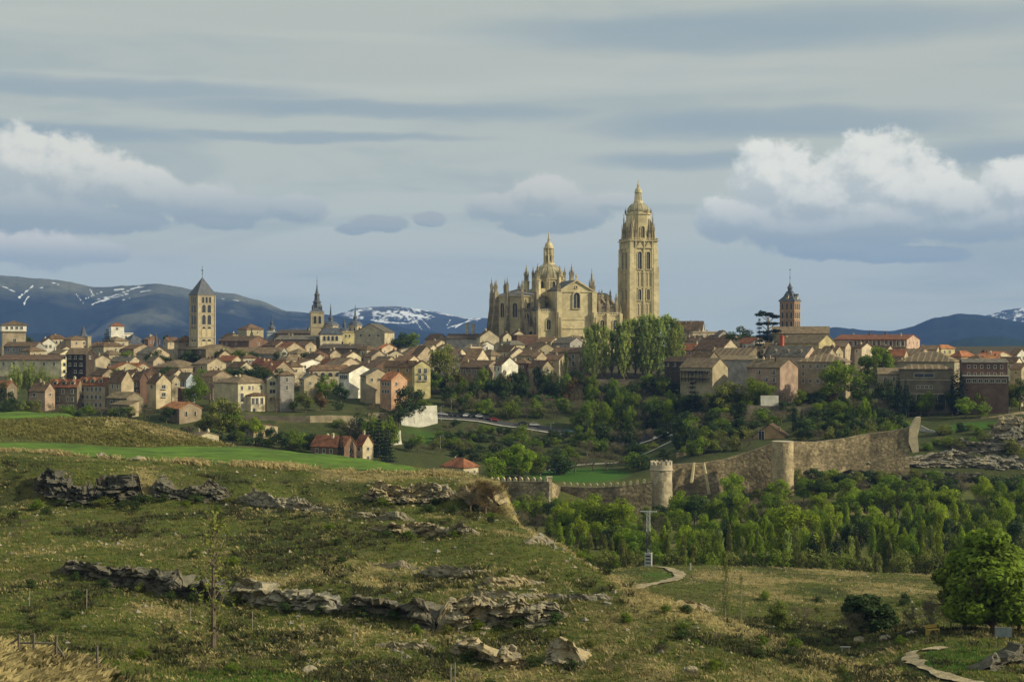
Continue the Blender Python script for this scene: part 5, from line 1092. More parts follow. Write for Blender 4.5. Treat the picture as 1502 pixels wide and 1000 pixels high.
# ---------------------------------------------------------------- trees
def leafm(name, c, c2=None, trans=.35): return mat(name, c, .7, .35, .45, var2=c2 or tuple(k*1.5 for k in c), objvar=.22, trans=trans, spec=.15)
BARK = mat('bark', (.16, .125, .085), .95, .3, 2.); BARKL = mat('pale_bark', (.30, .27, .22), .95, .2, 2.)
LM = dict(spring=leafm('leaf_spring', (.23, .31, .022), trans=.45), mid=leafm('leaf_mid', (.155, .22, .022), trans=.4), dark=leafm('leaf_dark', (.05, .08, .02), trans=.25), willow=leafm('leaf_willow', (.32, .38, .10), trans=.5),
          olive=leafm('leaf_olive', (.17, .19, .04)), conifer=leafm('leaf_conifer', (.012, .026, .012), trans=.05), bud=leafm('leaf_bud', (.17, .145, .085)), russet=leafm('leaf_russet', (.13, .085, .03)))
def leaves(cent, rad, n, size, g, flat=1., up=0., shell=.55):
    """n leaf clumps as bent quads spread over ellipsoidal clumps (centres, radii)"""
    k = g.integers(0, len(cent), n) if up == 0 else g.integers(0, len(cent), n)
    w = np.array([r[0]*r[1] for r in rad]); k = g.choice(len(cent), n, p=w/w.sum())
    d = g.normal(size=(n, 3)); d /= np.linalg.norm(d, axis=1)[:, None]+1e-9
    rr = g.uniform(shell, 1.08, n)**.8
    p = np.array(cent)[k]+d*np.array(rad)[k]*rr[:, None]
    nrm = d+g.normal(size=(n, 3))*.55; nrm[:, 2] += .25; nrm /= np.linalg.norm(nrm, axis=1)[:, None]
    a = np.cross(nrm, g.normal(size=(n, 3))); a /= np.linalg.norm(a, axis=1)[:, None]+1e-9; b_ = np.cross(nrm, a)
    s = size*g.uniform(.6, 1.35, n)[:, None]
    a *= s*flat; b_ *= s*.62
    V = np.stack([p-a, p+b_*.9-nrm*s*.12, p+a, p-b_*.9-nrm*s*.12], 1).reshape(-1, 3)
    return V, np.arange(n*4).reshape(n, 4)
def limbs(m, p, d, L, r, depth, g, spread=.6, bend=.15, shrink=.72, n=5, kids=(2, 4), tips=None, upb=.15):
    q = Vector(p); dd = Vector(d).normalized(); seg = 2
    for i in range(seg):
        nd = (dd+Vector(g.normal(size=3))*bend+Vector((0, 0, upb*.4))).normalized(); e = q+nd*(L/seg)
        m.tube(q, e, r*(1-.25*i), r*(1-.25*(i+1)), n if depth > 1 else 3); q = e; dd = nd
    if tips is not None: tips.append(tuple(q))
    if depth <= 0: return
    for i in range(int(g.integers(kids[0], kids[1]+1))):
        nd = (dd+Vector(g.normal(size=3))*spread+Vector((0, 0, upb))).normalized()
        limbs(m, q, nd, L*shrink*g.uniform(.8, 1.15), r*.5, depth-1, g, spread, bend, shrink, n, kids, tips, upb)
PROTO = {}
def proto(name, kind, seed, leafmat, n=2200, bark=BARK):
    """unit tree, 10 m tall: returns (trunk mesh, crown mesh or None)"""
    key = (kind, seed, leafmat, n)
    if key in PROTO: return PROTO[key]
    g = np.random.default_rng(seed*13+5); m = MB(); tips = []
    if kind == 'round':
        m.tube((0, 0, -.8), (0, 0, 3.2), .3, .2, 7)
        for i in range(4): a = 2*math.pi*i/4+g.uniform(0, 1); limbs(m, (0, 0, 1.6+.4*i), (math.cos(a)*.8, math.sin(a)*.8, 1), 2.4, .14, 2, g, .5, tips=tips)
        cent = [(0, 0, 5.2)]; rad = [(2.6, 2.6, 2.9)]
        for i in range(15): a = g.uniform(0, 6.28); z = g.uniform(2.4, 8.6); q = 3.2*math.sqrt(max(.1, 1-((z-5.2)/4.4)**2))*g.uniform(.6, 1.05); rr = g.uniform(.9, 1.6); cent.append((q*math.cos(a), q*math.sin(a), z)); rad.append((rr, rr, rr*.85))
        cent[-1] = (.2, 0, 8.7); V = leaves(cent, rad, n, .24, g)
    elif kind == 'tall':
        m.tube((0, 0, -.8), (0, 0, 8.2), .22, .05, 7); 
        for i in range(9): a = 2.4*i; limbs(m, (0, 0, 1.5+.7*i), (math.cos(a)*.6, math.sin(a)*.6, 1), 1.5, .08, 1, g, .4, tips=tips)
        cent = []; rad = []
        for i in range(20): z = 1.6+8.*i/20; a = g.uniform(0, 6.28); q = 1.5*math.sin(min(1, (10-z)/6)*1.5)*g.uniform(.4, 1); rr = g.uniform(.6, 1.05)*min(1, (10.6-z)/4.5+.25); cent.append((q*math.cos(a), q*math.sin(a), z)); rad.append((rr, rr, rr*1.3))
        V = leaves(cent, rad, n, .20, g)
    elif kind == 'poplar':
        m.tube((0, 0, -.8), (0, 0, 9.4), .15, .02, 6); cent = []; rad = []
        for j in range(26):
            a = 2.4*j; z = 1.0+8.*j/26; L = 2.2*min(1, (10-z)/3); x, y = .75*math.cos(a)*min(1, (10.5-z)/5), .75*math.sin(a)*min(1, (10.5-z)/5)
            m.tube((0, 0, z-.6), (x, y, z+L*.6), .04, .012, 3)
            for s_ in range(3): f = .3+.35*s_; cent.append((x*f*1.15, y*f*1.15, z-.4+L*f*.9)); rad.append((.2, .2, .55))
        V = leaves(cent, rad, n, .13, g, shell=.2)
    elif kind == 'willow':
        m.tube((0, 0, -.8), (0, 0, 3.5), .3, .2, 7); cent = []; rad = []
        for j in range(34):
            a = g.uniform(0, 6.28); q = g.uniform(.6, 3.4); z = 9.2-.16*q*q-g.uniform(0, 3.5); m.tube((0, 0, 2.5), (q*math.cos(a)*.6, q*math.sin(a)*.6, z-1), .07, .02, 3)
            cent.append((q*math.cos(a), q*math.sin(a), z-1.2)); rad.append((.42, .42, 1.7))
        V = leaves(cent, rad, n, .17, g, shell=.2)
    elif kind == 'cypress':
        m.tube((0, 0, -.8), (0, 0, 2), .18, .15, 6); cent = []; rad = []
        for i in range(14): z = .9+8.6*i/13; rr = 1.05*math.sin(min(1., (10.2-z)/4.5)*1.5)*min(1, .55+z/4); cent.append((g.normal()*.12, g.normal()*.12, z)); rad.append((rr, rr, .8))
        V = leaves(cent, rad, n, .17, g, shell=.75)
    elif kind == 'conifer':
        m.tube((0, 0, -.8), (0, 0, 9.5), .22, .03, 6); cent = []; rad = []
        for i in range(11):
            z = 1.2+8.2*i/10; q = 2.5*(1-i/11.5); nb = 7
            for j in range(nb): a = 6.28*j/nb+i*.6; f = g.uniform(.55, 1.); cent.append((q*f*.6*math.cos(a), q*f*.6*math.sin(a), z-.1*q)); rad.append((q*.45+.15, q*.45+.15, .38))
        V = leaves(cent, rad, n, .18, g, shell=.3)
    elif kind == 'cedar':
        m.tube((0, 0, -.8), (.3, 0, 8.6), .4, .1, 7); cent = []; rad = []
        for (x, y, z, r1) in [(-2.6, 0, 9.2, 1.2), (-1.2, .5, 9.6, 1.1), (.3, 0, 9.3, 1.3), (2.2, -.3, 8.9, 1.3), (3.0, .4, 7.6, 1.1), (-2.4, .3, 7.5, 1.0), (.8, .8, 7.6, 1.4), (2.0, -.6, 6.2, 1.4), (-1.2, -.5, 6.0, 1.2), (.2, .2, 5.0, 1.8), (1.6, 0, 3.8, 1.6), (-1.0, 0, 3.6, 1.3), (.3, 0, 2.4, 1.6)]:
            m.tube((.1, 0, z-1.2), (x, y, z-.1), .12, .05, 4); cent.append((x, y, z)); rad.append((r1, r1, .34 if z > 5.5 else .7))
        V = leaves(cent, rad, n, .16, g, shell=.3)
    elif kind == 'bush':
        for i in range(6): a = i; limbs(m, (0, 0, -.3), (math.cos(a), math.sin(a), 1.2), 4., .16, 1, g, .5)
        cent = []; rad = []
        for i in range(16): a = g.uniform(0, 6.28); q = g.uniform(0, 4.2); z = g.uniform(1.5, 8.2-q*.7); rr = g.uniform(1.3, 2.1); cent.append((q*math.cos(a), q*math.sin(a), z)); rad.append((rr, rr, rr*.85))
        V = leaves(cent, rad, n, .36, g)
    elif kind == 'bare':
        m.tube((0, 0, -.8), (0, 0, 2.6), .24, .17, 6)
        for i in range(6): a = 6.28*i/6; limbs(m, (0, 0, 1.6+.25*i), (math.cos(a)*.7, math.sin(a)*.7, 1), 2.1, .12, 3, g, .55, .2, .74, 4, (2, 3), tips)
        tp = np.array(tips); k = g.integers(0, len(tp), n); V_ = tp[k]+g.normal(size=(n, 3))*.3
        a = g.normal(size=(n, 3)); a /= np.linalg.norm(a, axis=1)[:, None]; b_ = np.cross(a, g.normal(size=(n, 3))); b_ /= np.linalg.norm(b_, axis=1)[:, None]
        V = (np.stack([V_-a*.28, V_+b_*.022, V_+a*.28, V_-b_*.022], 1).reshape(-1, 3), np.arange(n*4).reshape(n, 4))
    PROTO[key] = (m.mesh('trunk', bark), np_mesh('crown', V[0], V[1], LM[leafmat] if leafmat in LM else leafmat)); return PROTO[key]
def tree(px, D, h0, kind, leaf, label, cat='tree', hpx=None, group=None, wide=1., n=None, seed=None, name=None, sink=0., topy=None, bark=BARK):
    """hpx: height in picture pixels, or topy: the picture row of its top"""
    seed = seed if seed is not None else rnd.randint(1, 3)
    n = n or {'round': 3400, 'tall': 2600, 'poplar': 3200, 'willow': 3200, 'cypress': 1500, 'conifer': 1900, 'cedar': 2400, 'bush': 1500, 'bare': 2600}[kind]
    tm, cm = proto(name, kind, seed, leaf, n, bark)
    g = ground(px, D)
    h = (hpx or h0)/F*D if topy is None else zat(topy, D)-g.z
    h = max(1.2, h); s = h/9.9
    nm = name or {'poplar': 'poplar_tree', 'cypress': 'cypress_tree', 'conifer': 'conifer_tree', 'cedar': 'cedar_tree', 'willow': 'willow_tree', 'bush': 'bush', 'bare': 'bare_tree'}.get(kind, 'leafy_tree')
    o = thing(nm, label, cat, g-Vector((0, 0, sink)), rnd.uniform(0, 6.28), group); o.scale = (s*wide, s*wide, s)
    link('trunk', tm, o); link('crown', cm, o); return o
T_ = tree
# -- single trees one can point to
T_(1458, 178, 0, 'round', 'mid', 'largest near green tree, at the right edge above the bend of the dirt path', topy=750, n=14000, seed=7, wide=1.2, sink=1.6)
T_(1415, 186, 0, 'round', 'mid', 'lower leafy tree leaning left against the largest near green tree', topy=805, n=8000, seed=8, wide=1.1, sink=1.)
T_(1495, 185, 0, 'round', 'spring', 'bright green tree half cut by the right frame edge beside the largest near tree', topy=820, n=7000, seed=9, sink=1.)
T_(1265, 196, 0, 'bush', 'dark', 'dark rounded evergreen bush in the right meadow, with a bare shrub in front', cat='bush', topy=858, n=8000, seed=5, wide=1.35)
T_(1300, 198, 0, 'bush', 'dark', 'smaller dark bush leaning on the right side of the rounded evergreen bush', cat='bush', topy=880, n=5000, seed=6, wide=1.0)
T_(1248, 188, 0, 'bare', 'bud', 'bare grey shrub in front of the dark rounded evergreen bush', cat='shrub', topy=890, n=3000, wide=1.3)
T_(1365, 186, 0, 'bare', 'bud', 'leafless wide-spreading tree left of the largest near tree', topy=868, n=4000, seed=5, wide=1.4, bark=BARKL)
T_(1335, 190, 0, 'bare', 'bud', 'thin leafless tree between the evergreen bush and the wide leafless one', topy=880, n=3000, seed=6, wide=.8, bark=BARKL)
T_(1395, 184, 0, 'bare', 'bud', 'leafless tree partly behind the lower leafy tree', topy=885, n=3000, seed=7, wide=1.)
T_(1064, 158, 0, 'poplar', 'olive', 'slim pale sapling standing alone on the dry grass ridge', cat='sapling', topy=812, n=900, wide=.55, bark=BARKL)
T_(1087, 160, 0, 'poplar', 'olive', 'short slim sapling right of the slim pale one', cat='sapling', topy=835, n=500, wide=.45, bark=BARKL)
T_(1145, 200, 0, 'bush', 'olive', 'olive bush on the meadow slope below the dry wall', cat='bush', topy=875, n=2500, wide=.9)
T_(1180, 205, 0, 'bare', 'bud', 'bare bush right of the olive bush on the meadow slope', cat='shrub', topy=880, wide=1.3)
T_(313, 138, 0, 'poplar', 'olive', 'thin budding young tree alone on the shaded hillside at left', cat='sapling', topy=735, n=420, wide=1.5, seed=6)
T_(712, 214, 0, 'bare', 'russet', 'leafless brown thicket rounding off the top of the rocky knoll', cat='thicket', hpx=58, wide=1.7, n=6000, seed=8)
T_(690, 213, 0, 'bare', 'bud', 'smaller leafless thicket left of the round brown one on the knoll', cat='thicket', hpx=42, wide=1.5, n=4000, seed=9)
T_(762, 500, 0, 'round', 'spring', 'big bright round tree beside the white lodge', topy=650, n=5000, seed=4, wide=1.25)
T_(722, 496, 0, 'round', 'spring', 'lower bright tree touching the roof of the white lodge', topy=668, n=3000, wide=1.2)
T_(792, 508, 0, 'round', 'mid', 'green tree just right of the big bright round tree', topy=663, n=2600)
T_(656, 655, 0, 'round', 'olive', 'tall leaning olive-green tree beside the yellow balconied house', topy=503, n=3000, wide=1.0, bark=BARKL)
T_(1285, 628, 0, 'round', 'mid', 'tall dark green tree rising over the striped roofs at right', topy=506, n=4000, wide=.95, seed=4)
T_(1228, 600, 0, 'round', 'mid', 'broad tree in front of the massive grey stone building', topy=527, n=4000, wide=1.1)
T_(1262, 602, 0, 'round', 'mid', 'tree filling the gap left of the arcaded palace', topy=545, n=3000)
T_(1265, 560, 0, 'willow', 'spring', 'bright weeping tree with hanging branches above the city wall', topy=578, n=5200, wide=1.25)
T_(1230, 562, 0, 'round', 'mid', 'darker tree left of the bright weeping tree', topy=590)
T_(1404, 584, 0, 'cypress', 'conifer', 'dark ragged conifer between the arcaded palace and the brick building', topy=539, wide=1.6)
T_(1318, 582, 0, 'cypress', 'conifer', 'left one of two slim cypresses in front of the palace arches', topy=549, wide=.9)
T_(1329, 582, 0, 'cypress', 'conifer', 'right one of two slim cypresses in front of the palace arches', topy=552, wide=.7)
T_(1417, 575, 0, 'round', 'spring', 'small round bright tree below the dark brick building', topy=581, wide=1.3)
T_(1303, 590, 0, 'round', 'dark', 'dark olive tree at the palace side wing', topy=554)
T_(1440, 574, 0, 'bush', 'mid', 'bush climbing the foot of the dark brick building', cat='bush', hpx=28)
T_(1496, 588, 0, 'round', 'dark', 'dark tree at the right frame edge below the cream house', topy=553)
T_(1100, 590, 0, 'round', 'spring', 'bright round tree in front of the pink balconied house', topy=552, n=3400, wide=1.1)
T_(1068, 592, 0, 'round', 'olive', 'olive tree under the tall blank grey wall', topy=558, wide=1.3)
T_(1122, 588, 0, 'round', 'mid', 'small tree hugging the corner of the pink balconied house', topy=560)
T_(1016, 592, 0, 'conifer', 'conifer', 'blue-green fir in front of the dark wooden gallery', topy=545)
T_(1165, 538, 0, 'cypress', 'conifer', 'tall cypress right beside the ochre house on the wall', topy=592, wide=.75)
T_(1176, 541, 0, 'cypress', 'conifer', 'thin cypress right of the tall one by the ochre house', topy=596, wide=.5)
T_(1126, 742, 0, 'cedar', 'conifer', 'flat-topped dark cedar standing left of the brick bell tower', topy=456, n=4500, wide=.85)
T_(1114, 735, 0, 'conifer', 'conifer', 'dark pointed fir left of the flat-topped cedar', topy=465, wide=.7)
T_(1086, 775, 0, 'round', 'mid', 'round green treetop on the skyline right of the cathedral poplars', topy=477, wide=1.2)
T_(1018, 850, 0, 'bare', 'bud', 'bare treetop behind the big brown skyline roof', topy=462, bark=BARK)
T_(157, 790, 0, 'conifer', 'conifer', 'dark spreading cedar left of the white tower house', topy=482, wide=1.5)
T_(245, 858, 0, 'round', 'dark', 'dark pine crown just left of the arcaded tower', topy=491)
T_(38, 790, 0, 'round', 'dark', 'small dark treetop right of the galleried tower', topy=491)
T_(592, 790, 0, 'round', 'dark', 'dark round tree right of the blank cream gable', topy=486, wide=1.2)
T_(605, 795, 0, 'round', 'mid', 'second round tree right of the blank cream gable', topy=487)
T_(350, 662, 0, 'round', 'mid', 'lone green tree above the large cream house', topy=530, wide=1.3)
T_(288, 560, 0, 'round', 'mid', 'round green tree beside the blue-grey house', topy=549, wide=.9)
T_(308, 585, 0, 'bare', 'bud', 'bare grey tree above the green tree by the blue-grey house', topy=535, wide=1.2)
for i, (px, tp, w_) in enumerate([(22, 525, .8), (42, 520, .9), (62, 528, .8), (80, 540, .7)]):
    T_(px, 585, 0, 'willow', 'willow', 'pale hazy willow at the left edge, %s of the row of four' % ['leftmost', 'second from left', 'third from left', 'rightmost'][i], group='pale willows at the left edge', topy=tp, wide=w_*.8)
T_(6, 572, 0, 'round', 'dark', 'dark tree at the left frame edge among the pale willows', topy=560)
for px, tp, k, lf, lb in [(300, 606, 'round', 'olive', 'hazy olive tree right of the low orange-roofed stone house'), (325, 582, 'round', 'olive', 'tall hazy tree in front of the large cream house'), (345, 598, 'round', 'mid', 'hazy green bush under the bay window'),
                      (372, 610, 'round', 'spring', 'bright tree in front of the dark retaining wall'), (400, 625, 'round', 'dark', 'dark shrub tree at the foot of the retaining wall'), (428, 628, 'round', 'mid', 'green tree left of the red-roofed villa'),
                      (275, 622, 'bush', 'dark', 'dark bush against the gable of the low stone house')]:
    T_(px, 522, 0, k, lf, lb, topy=tp, wide=1.15)
for px, tp, D, k, lf, lb in [(448, 572, 566, 'round', 'olive', 'large yellow-green bushy tree left of the tall white gable'), (470, 575, 572, 'round', 'russet', 'russet-tinged bushy tree in the middle of the left garden'), (430, 588, 566, 'round', 'mid', 'green bush right of the grey tower house'),
                      (478, 548, 605, 'round', 'mid', 'mid-green tree left of the tall white gable'), (500, 560, 600, 'round', 'dark', 'dark green tree at the foot of the tall white gable'), (496, 585, 575, 'bush', 'dark', 'dark shrub above the pale ruined wall'),
                      (545, 585, 575, 'bare', 'bud', 'bare tree tangle below the grey-green gable'), (528, 592, 572, 'bare', 'bud', 'second bare tree below the grey-green gable'), (598, 565, 592, 'round', 'dark', 'dark tree right of the salmon house'),
                      (615, 575, 600, 'round', 'mid', 'green tree under the yellow balconied house'), (585, 590, 580, 'round', 'dark', 'low dark tree under the salmon house'), (560, 598, 568, 'bare', 'bud', 'bare shrub under the salmon house'),
                      (405, 574, 562, 'bare', 'bud', 'small leafless tree against the grey tower house')]:
    T_(px, D, 0, k, lf, lb, topy=tp, wide=1.1)
for px, tp, D, w_, lb in [(556, 608, 520, 1.3, 'tallest of the dark conifers behind the red-roofed villa'), (540, 618, 512, 1.0, 'dark conifer at the left of the group by the stepped white wall'), (500, 633, 488, .8, 'dark conifer in front of the red-roofed villa'),
                      (516, 642, 487, .7, 'shorter dark conifer in front of the red-roofed villa'), (568, 625, 510, 1.1, 'broad dark conifer nearest the stepped white wall')]:
    T_(px, D, 0, 'conifer' if w_ > .9 else 'cypress', 'conifer', lb, topy=tp, wide=w_)
# -- poplars by the cathedral
ORD = ['leftmost', 'second from the left', 'third from the left', 'fourth from the left', 'fifth from the left', 'sixth from the left', 'seventh from the left', 'eighth from the left', 'middle', 'eighth from the right', 'seventh from the right', 'sixth from the right', 'fifth from the right', 'fourth from the right', 'third from the right', 'second from the right', 'rightmost']
POPL = {p: 'tall feathery poplar, %s in the row before the bell tower' % ORD[i] for i, p in enumerate(sorted([862, 874, 886, 897, 908, 920, 932, 943, 955, 966, 977, 988, 996, 950, 872, 985, 915]))}
for i, (px, tp, D) in enumerate([(862, 476, 690), (874, 470, 700), (886, 474, 684), (897, 480, 694), (908, 470, 700), (920, 464, 688), (932, 462, 698), (943, 458, 690), (955, 456, 700), (966, 460, 686), (977, 457, 696), (988, 462, 690), (996, 472, 700), (950, 470, 680), (872, 500, 678), (985, 478, 680), (915, 484, 678)]):
    T_(px, D, 0, 'poplar', 'willow', POPL[px], group='poplars in front of the bell tower', topy=tp, wide=1.3, n=3600, seed=1+i % 3)
T_(830, 668, 0, 'poplar', 'mid', 'slim lone poplar in front of the large shaded house', topy=512, wide=.6)
T_(842, 660, 0, 'conifer', 'conifer', 'dark pointed tree left of the poplar row', topy=530)
# -- belts of wood
def px_ok(x): return 560 < x < 870
def belt(rows, kinds, label_by_kind, rowname, seed, jitter=6, where=None):
    r = random.Random(seed)
    for (x0, x1, step, D, tp0, tp1) in rows:
        x = x0
        while x < x1:
            k, lf = r.choice(kinds); f = (x-x0)/max(1, x1-x0); tp = tp0+(tp1-tp0)*f+r.uniform(-jitter, jitter)
            tp = tp-(6 if where is WS and not (D < 612 and px_ok(x)) else 0); px = x+r.uniform(-.3, .3)*step; Dd = D+r.uniform(-5, 5); g = ground(px, Dd); h = zat(tp, Dd)-g.z
            if h < 3.2: tp = 500-(g.z+r.uniform(2.8, 5.)-CZ)/Dd*F; h = zat(tp, Dd)-g.z
            if h > 1:
                lb, gr = label_by_kind[(k, lf)] if (k, lf) in label_by_kind else label_by_kind[k]
                if where: lb = '%s %s, %s' % (lb, rowname, [w for p, w in where if px < p][0])
                tree(px, Dd, 0, k, lf, lb, group=gr, topy=tp, wide=min(1.5, max(.5, step*1.5/F*Dd/(h*.66)))*r.uniform(.85, 1.15) if k not in ('poplar', 'cypress') else r.uniform(.8, 1.2), seed=r.randint(1, 3))
            x += step*r.uniform(.75, 1.25)
WR = [(800, 'under the white lodge and its big tree'), (850, 'below the merloned wall'), (905, 'left of the lattice pylon'), (950, 'right behind the lattice pylon'), (1000, 'below the crenellated round tower'), (1060, 'below the leaning repair strips'),
      (1120, 'below the left stretch of the great wall'), (1175, 'below the smooth round tower'), (1235, 'below the right stretch of the wall'), (1300, 'below the wall spur'), (1360, 'below the winding boundary wall'), (1430, 'under the arcaded palace'), (2000, 'behind the largest near tree')]
WS = [(700, 'by the stepped ramp wall'), (760, 'above the upper parked cars'), (820, 'above the lower parked cars'), (870, 'under the large shaded house'), (940, 'under the left half of the poplars'), (1010, 'under the right half of the poplars'),
      (1100, 'under the wooden gallery house'), (1180, 'near the pink balconied house'), (1300, 'under the massive grey building'), (1400, 'before the palace arches'), (2000, 'under the dark brick building')]
RV = {'round': ('rounded green tree', 'rounded trees of the riverside wood'), 'tall': ('upright leafy tree', 'upright trees of the riverside wood'),
      'bare': ('leafless grey tree', 'leafless trees of the riverside wood'), 'poplar': ('narrow young poplar', 'young poplars at the meadow edge'),
      'cypress': ('dark conical evergreen', 'evergreens of the riverside wood'), ('round', 'spring'): ('bright spring-green tree', 'bright trees of the riverside wood'), ('round', 'dark'): ('dark green tree', 'dark trees of the riverside wood'),
      ('tall', 'olive'): ('olive upright tree', 'olive trees of the riverside wood'), ('tall', 'spring'): ('bright upright tree', 'bright upright trees of the riverside wood')}
belt([(1170, 1530, 19, 498, 690, 692), (1000, 1180, 20, 486, 724, 708), (745, 860, 20, 458, 720, 730)], [('round', 'mid'), ('round', 'dark'), ('bare', 'bud'), ('bush', 'dark'), ('round', 'olive')], dict(RV, bush=('dark shrub', 'shrubs of the riverside wood')), 'topmost in the wood', 10, 5, WR)
belt([(752, 850, 20, 448, 728, 736), (850, 1010, 20, 455, 741, 748), (1010, 1150, 20, 466, 734, 722), (1150, 1530, 20, 472, 702, 700)], [('round', 'mid'), ('round', 'dark'), ('bare', 'bud'), ('round', 'spring'), ('tall', 'mid'), ('round', 'mid')], RV, 'in the back wood', 11, 7, WR)
belt([(765, 1000, 21, 424, 742, 752), (1000, 1530, 21, 444, 722, 714)], [('round', 'mid'), ('round', 'dark'), ('round', 'spring'), ('bare', 'bud'), ('round', 'mid')], RV, 'in the upper wood', 12, 8, WR)
belt([(800, 1060, 22, 392, 758, 756), (1060, 1530, 22, 410, 742, 732)], [('round', 'spring'), ('tall', 'spring'), ('tall', 'mid'), ('round', 'mid'), ('bare', 'bud')], RV, 'in the middle wood', 13, 9, WR)
belt([(840, 1060, 22, 366, 776, 768), (1060, 1500, 22, 380, 758, 754)], [('round', 'spring'), ('tall', 'spring'), ('tall', 'mid'), ('round', 'mid'), ('round', 'dark')], RV, 'in the lower wood', 16, 9, WR)
belt([(850, 1060, 16, 354, 788, 782), (1060, 1440, 15, 360, 774, 776)], [('tall', 'olive'), ('tall', 'mid'), ('poplar', 'willow'), ('round', 'mid'), ('cypress', 'conifer'), ('tall', 'olive'), ('tall', 'spring')], RV, 'near the meadow edge', 14, 10, WR)
belt([(830, 1000, 18, 345, 803, 800), (1000, 1440, 19, 350, 803, 798)], [('bush', 'olive'), ('bush', 'mid'), ('tall', 'olive')], dict(RV, bush=('low shrub', 'shrubs at the meadow edge')), 'on the meadow edge', 15, 8, WR)
for px, D, tp, w_, lb in [(1160, 372, 738, 1.2, 'round bright tree standing out above the riverside wood'), (1122, 368, 755, .5, 'narrow bright poplar left of the round bright tree'), (1075, 478, 692, .9, 'pyramidal green tree before the middle of the city wall'), (912, 405, 728, 1.2, 'green tree left of the lattice pylon'),
                      (870, 412, 722, 1.2, 'round green tree below the crenellated wall'), (1222, 500, 686, .9, 'bright small tree at the foot of the rock ledges')]:
    T_(px, D, 0, 'round' if w_ > .6 else 'poplar', 'spring', lb, topy=tp, wide=w_, n=4000)
SL = {'round': ('green tree', 'green trees on the town slope'), ('round', 'dark'): ('dark tree', 'dark trees on the town slope'),
      'bare': ('leafless tree', 'leafless trees on the town slope'), 'bush': ('bush', 'bushes under the old town'), ('bush', 'dark'): ('dark bush', 'dark bushes under the old town'), ('round', 'spring'): ('fresh bright tree', 'bright trees on the town slope'),
      ('round', 'russet'): ('russet-tinged tree', 'russet trees on the town slope')}
belt([(640, 860, 11, 652, 552, 546), (660, 860, 12, 642, 562, 562), (860, 1010, 13, 644, 556, 560), (1010, 1240, 14, 596, 582, 580)], [('round', 'dark'), ('round', 'mid'), ('bare', 'bud'), ('round', 'russet'), ('bush', 'dark'), ('round', 'dark')], SL, 'along the foot of the houses', 21, 7, WS)
belt([(655, 845, 12, 630, 574, 588), (665, 845, 14, 621, 584, 604), (850, 1000, 13, 622, 566, 580), (1000, 1100, 15, 604, 580, 592)], [('bare', 'bud'), ('round', 'dark'), ('bush', 'mid'), ('round', 'mid'), ('bare', 'bud')], SL, 'high on the slope', 22, 6, WS)
belt([(850, 1010, 14, 605, 590, 600), (1010, 1260, 14, 580, 600, 592), (1280, 1500, 15, 590, 582, 574)], [('round', 'spring'), ('bare', 'bud'), ('bush', 'mid'), ('round', 'dark'), ('bare', 'bud'), ('round', 'mid')], SL, 'halfway down the slope', 23, 8, WS)
belt([(850, 980, 15, 580, 618, 630), (645, 700, 16, 565, 640, 650), (640, 850, 17, 572, 640, 648), (1010, 1110, 14, 556, 622, 620), (1180, 1320, 14, 548, 618, 610)], [('bush', 'dark'), ('bush', 'mid'), ('bare', 'bud'), ('round', 'mid'), ('round', 'dark')], SL, 'low on the slope', 24, 7, WS)
belt([(600, 860, 16, 548, 655, 664), (820, 1010, 26, 528, 664, 668), (720, 800, 14, 520, 670, 675)], [('bush', 'mid'), ('bush', 'dark'), ('bare', 'bud'), ('round', 'dark')], SL, 'at the bottom of the slope', 25, 5, WS)
belt([(655, 850, 15, 590, 612, 646), (660, 845, 17, 580, 628, 650), (1120, 1310, 15, 566, 606, 600), (990, 1110, 14, 570, 612, 606)], [('bush', 'dark'), ('bare', 'bud'), ('bush', 'mid'), ('bare', 'bud'), ('round', 'dark')], SL, 'in the undergrowth', 26, 6, WS)
belt([(995, 1100, 13, 542, 630, 628), (1172, 1330, 13, 540, 622, 616), (1010, 1105, 13, 522, 645, 640), (1172, 1320, 14, 524, 632, 624)], [('bush', 'dark'), ('bush', 'mid'), ('bare', 'bud'), ('round', 'dark'), ('bush', 'olive')], SL, 'just above the city wall', 28, 5, WS)
belt([(570, 860, 15, 560, 646, 656), (860, 960, 15, 562, 640, 650)], [('bush', 'dark'), ('bush', 'mid'), ('bush', 'olive'), ('bare', 'bud')], dict(SL, **{'bush': ('scrubby bush', 'bushes under the old town')}), 'below the road', 27, 6, WS)
LF = {'bush': ('shrub', 'shrubs below the left terrace'), 'round': ('small tree', 'small trees of the left terrace'), 'bare': ('bare shrub', 'bare shrubs below the left terrace')}
WL = [(30, 'at the left frame edge'), (60, 'left of the lattice-fronted house'), (100, 'under the lattice-fronted house'), (150, 'under the dormered terrace'), (190, 'under the low wide-roofed house'), (240, 'left of the low orange-roofed house'), (330, 'right of the low orange-roofed house'),
      (380, 'under the large cream house'), (430, 'under the grey tower house'), (500, 'under the ruined wall'), (560, 'near the red-roofed villa'), (620, 'under the stepped ramp wall'), (2000, 'above the white lodge')]
belt([(0, 60, 14, 545, 585, 590), (75, 250, 14, 545, 592, 600)], [('bush', 'dark'), ('round', 'dark'), ('bush', 'mid'), ('bare', 'bud'), ('round', 'olive')], LF, 'at the foot of the houses', 31, 6, WL)
belt([(270, 470, 15, 512, 634, 636), (440, 575, 16, 530, 636, 648), (500, 580, 16, 548, 606, 606)], [('bush', 'dark'), ('bush', 'mid'), ('round', 'dark'), ('round', 'mid'), ('bare', 'bud')], LF, 'in the gardens', 32, 7, WL)
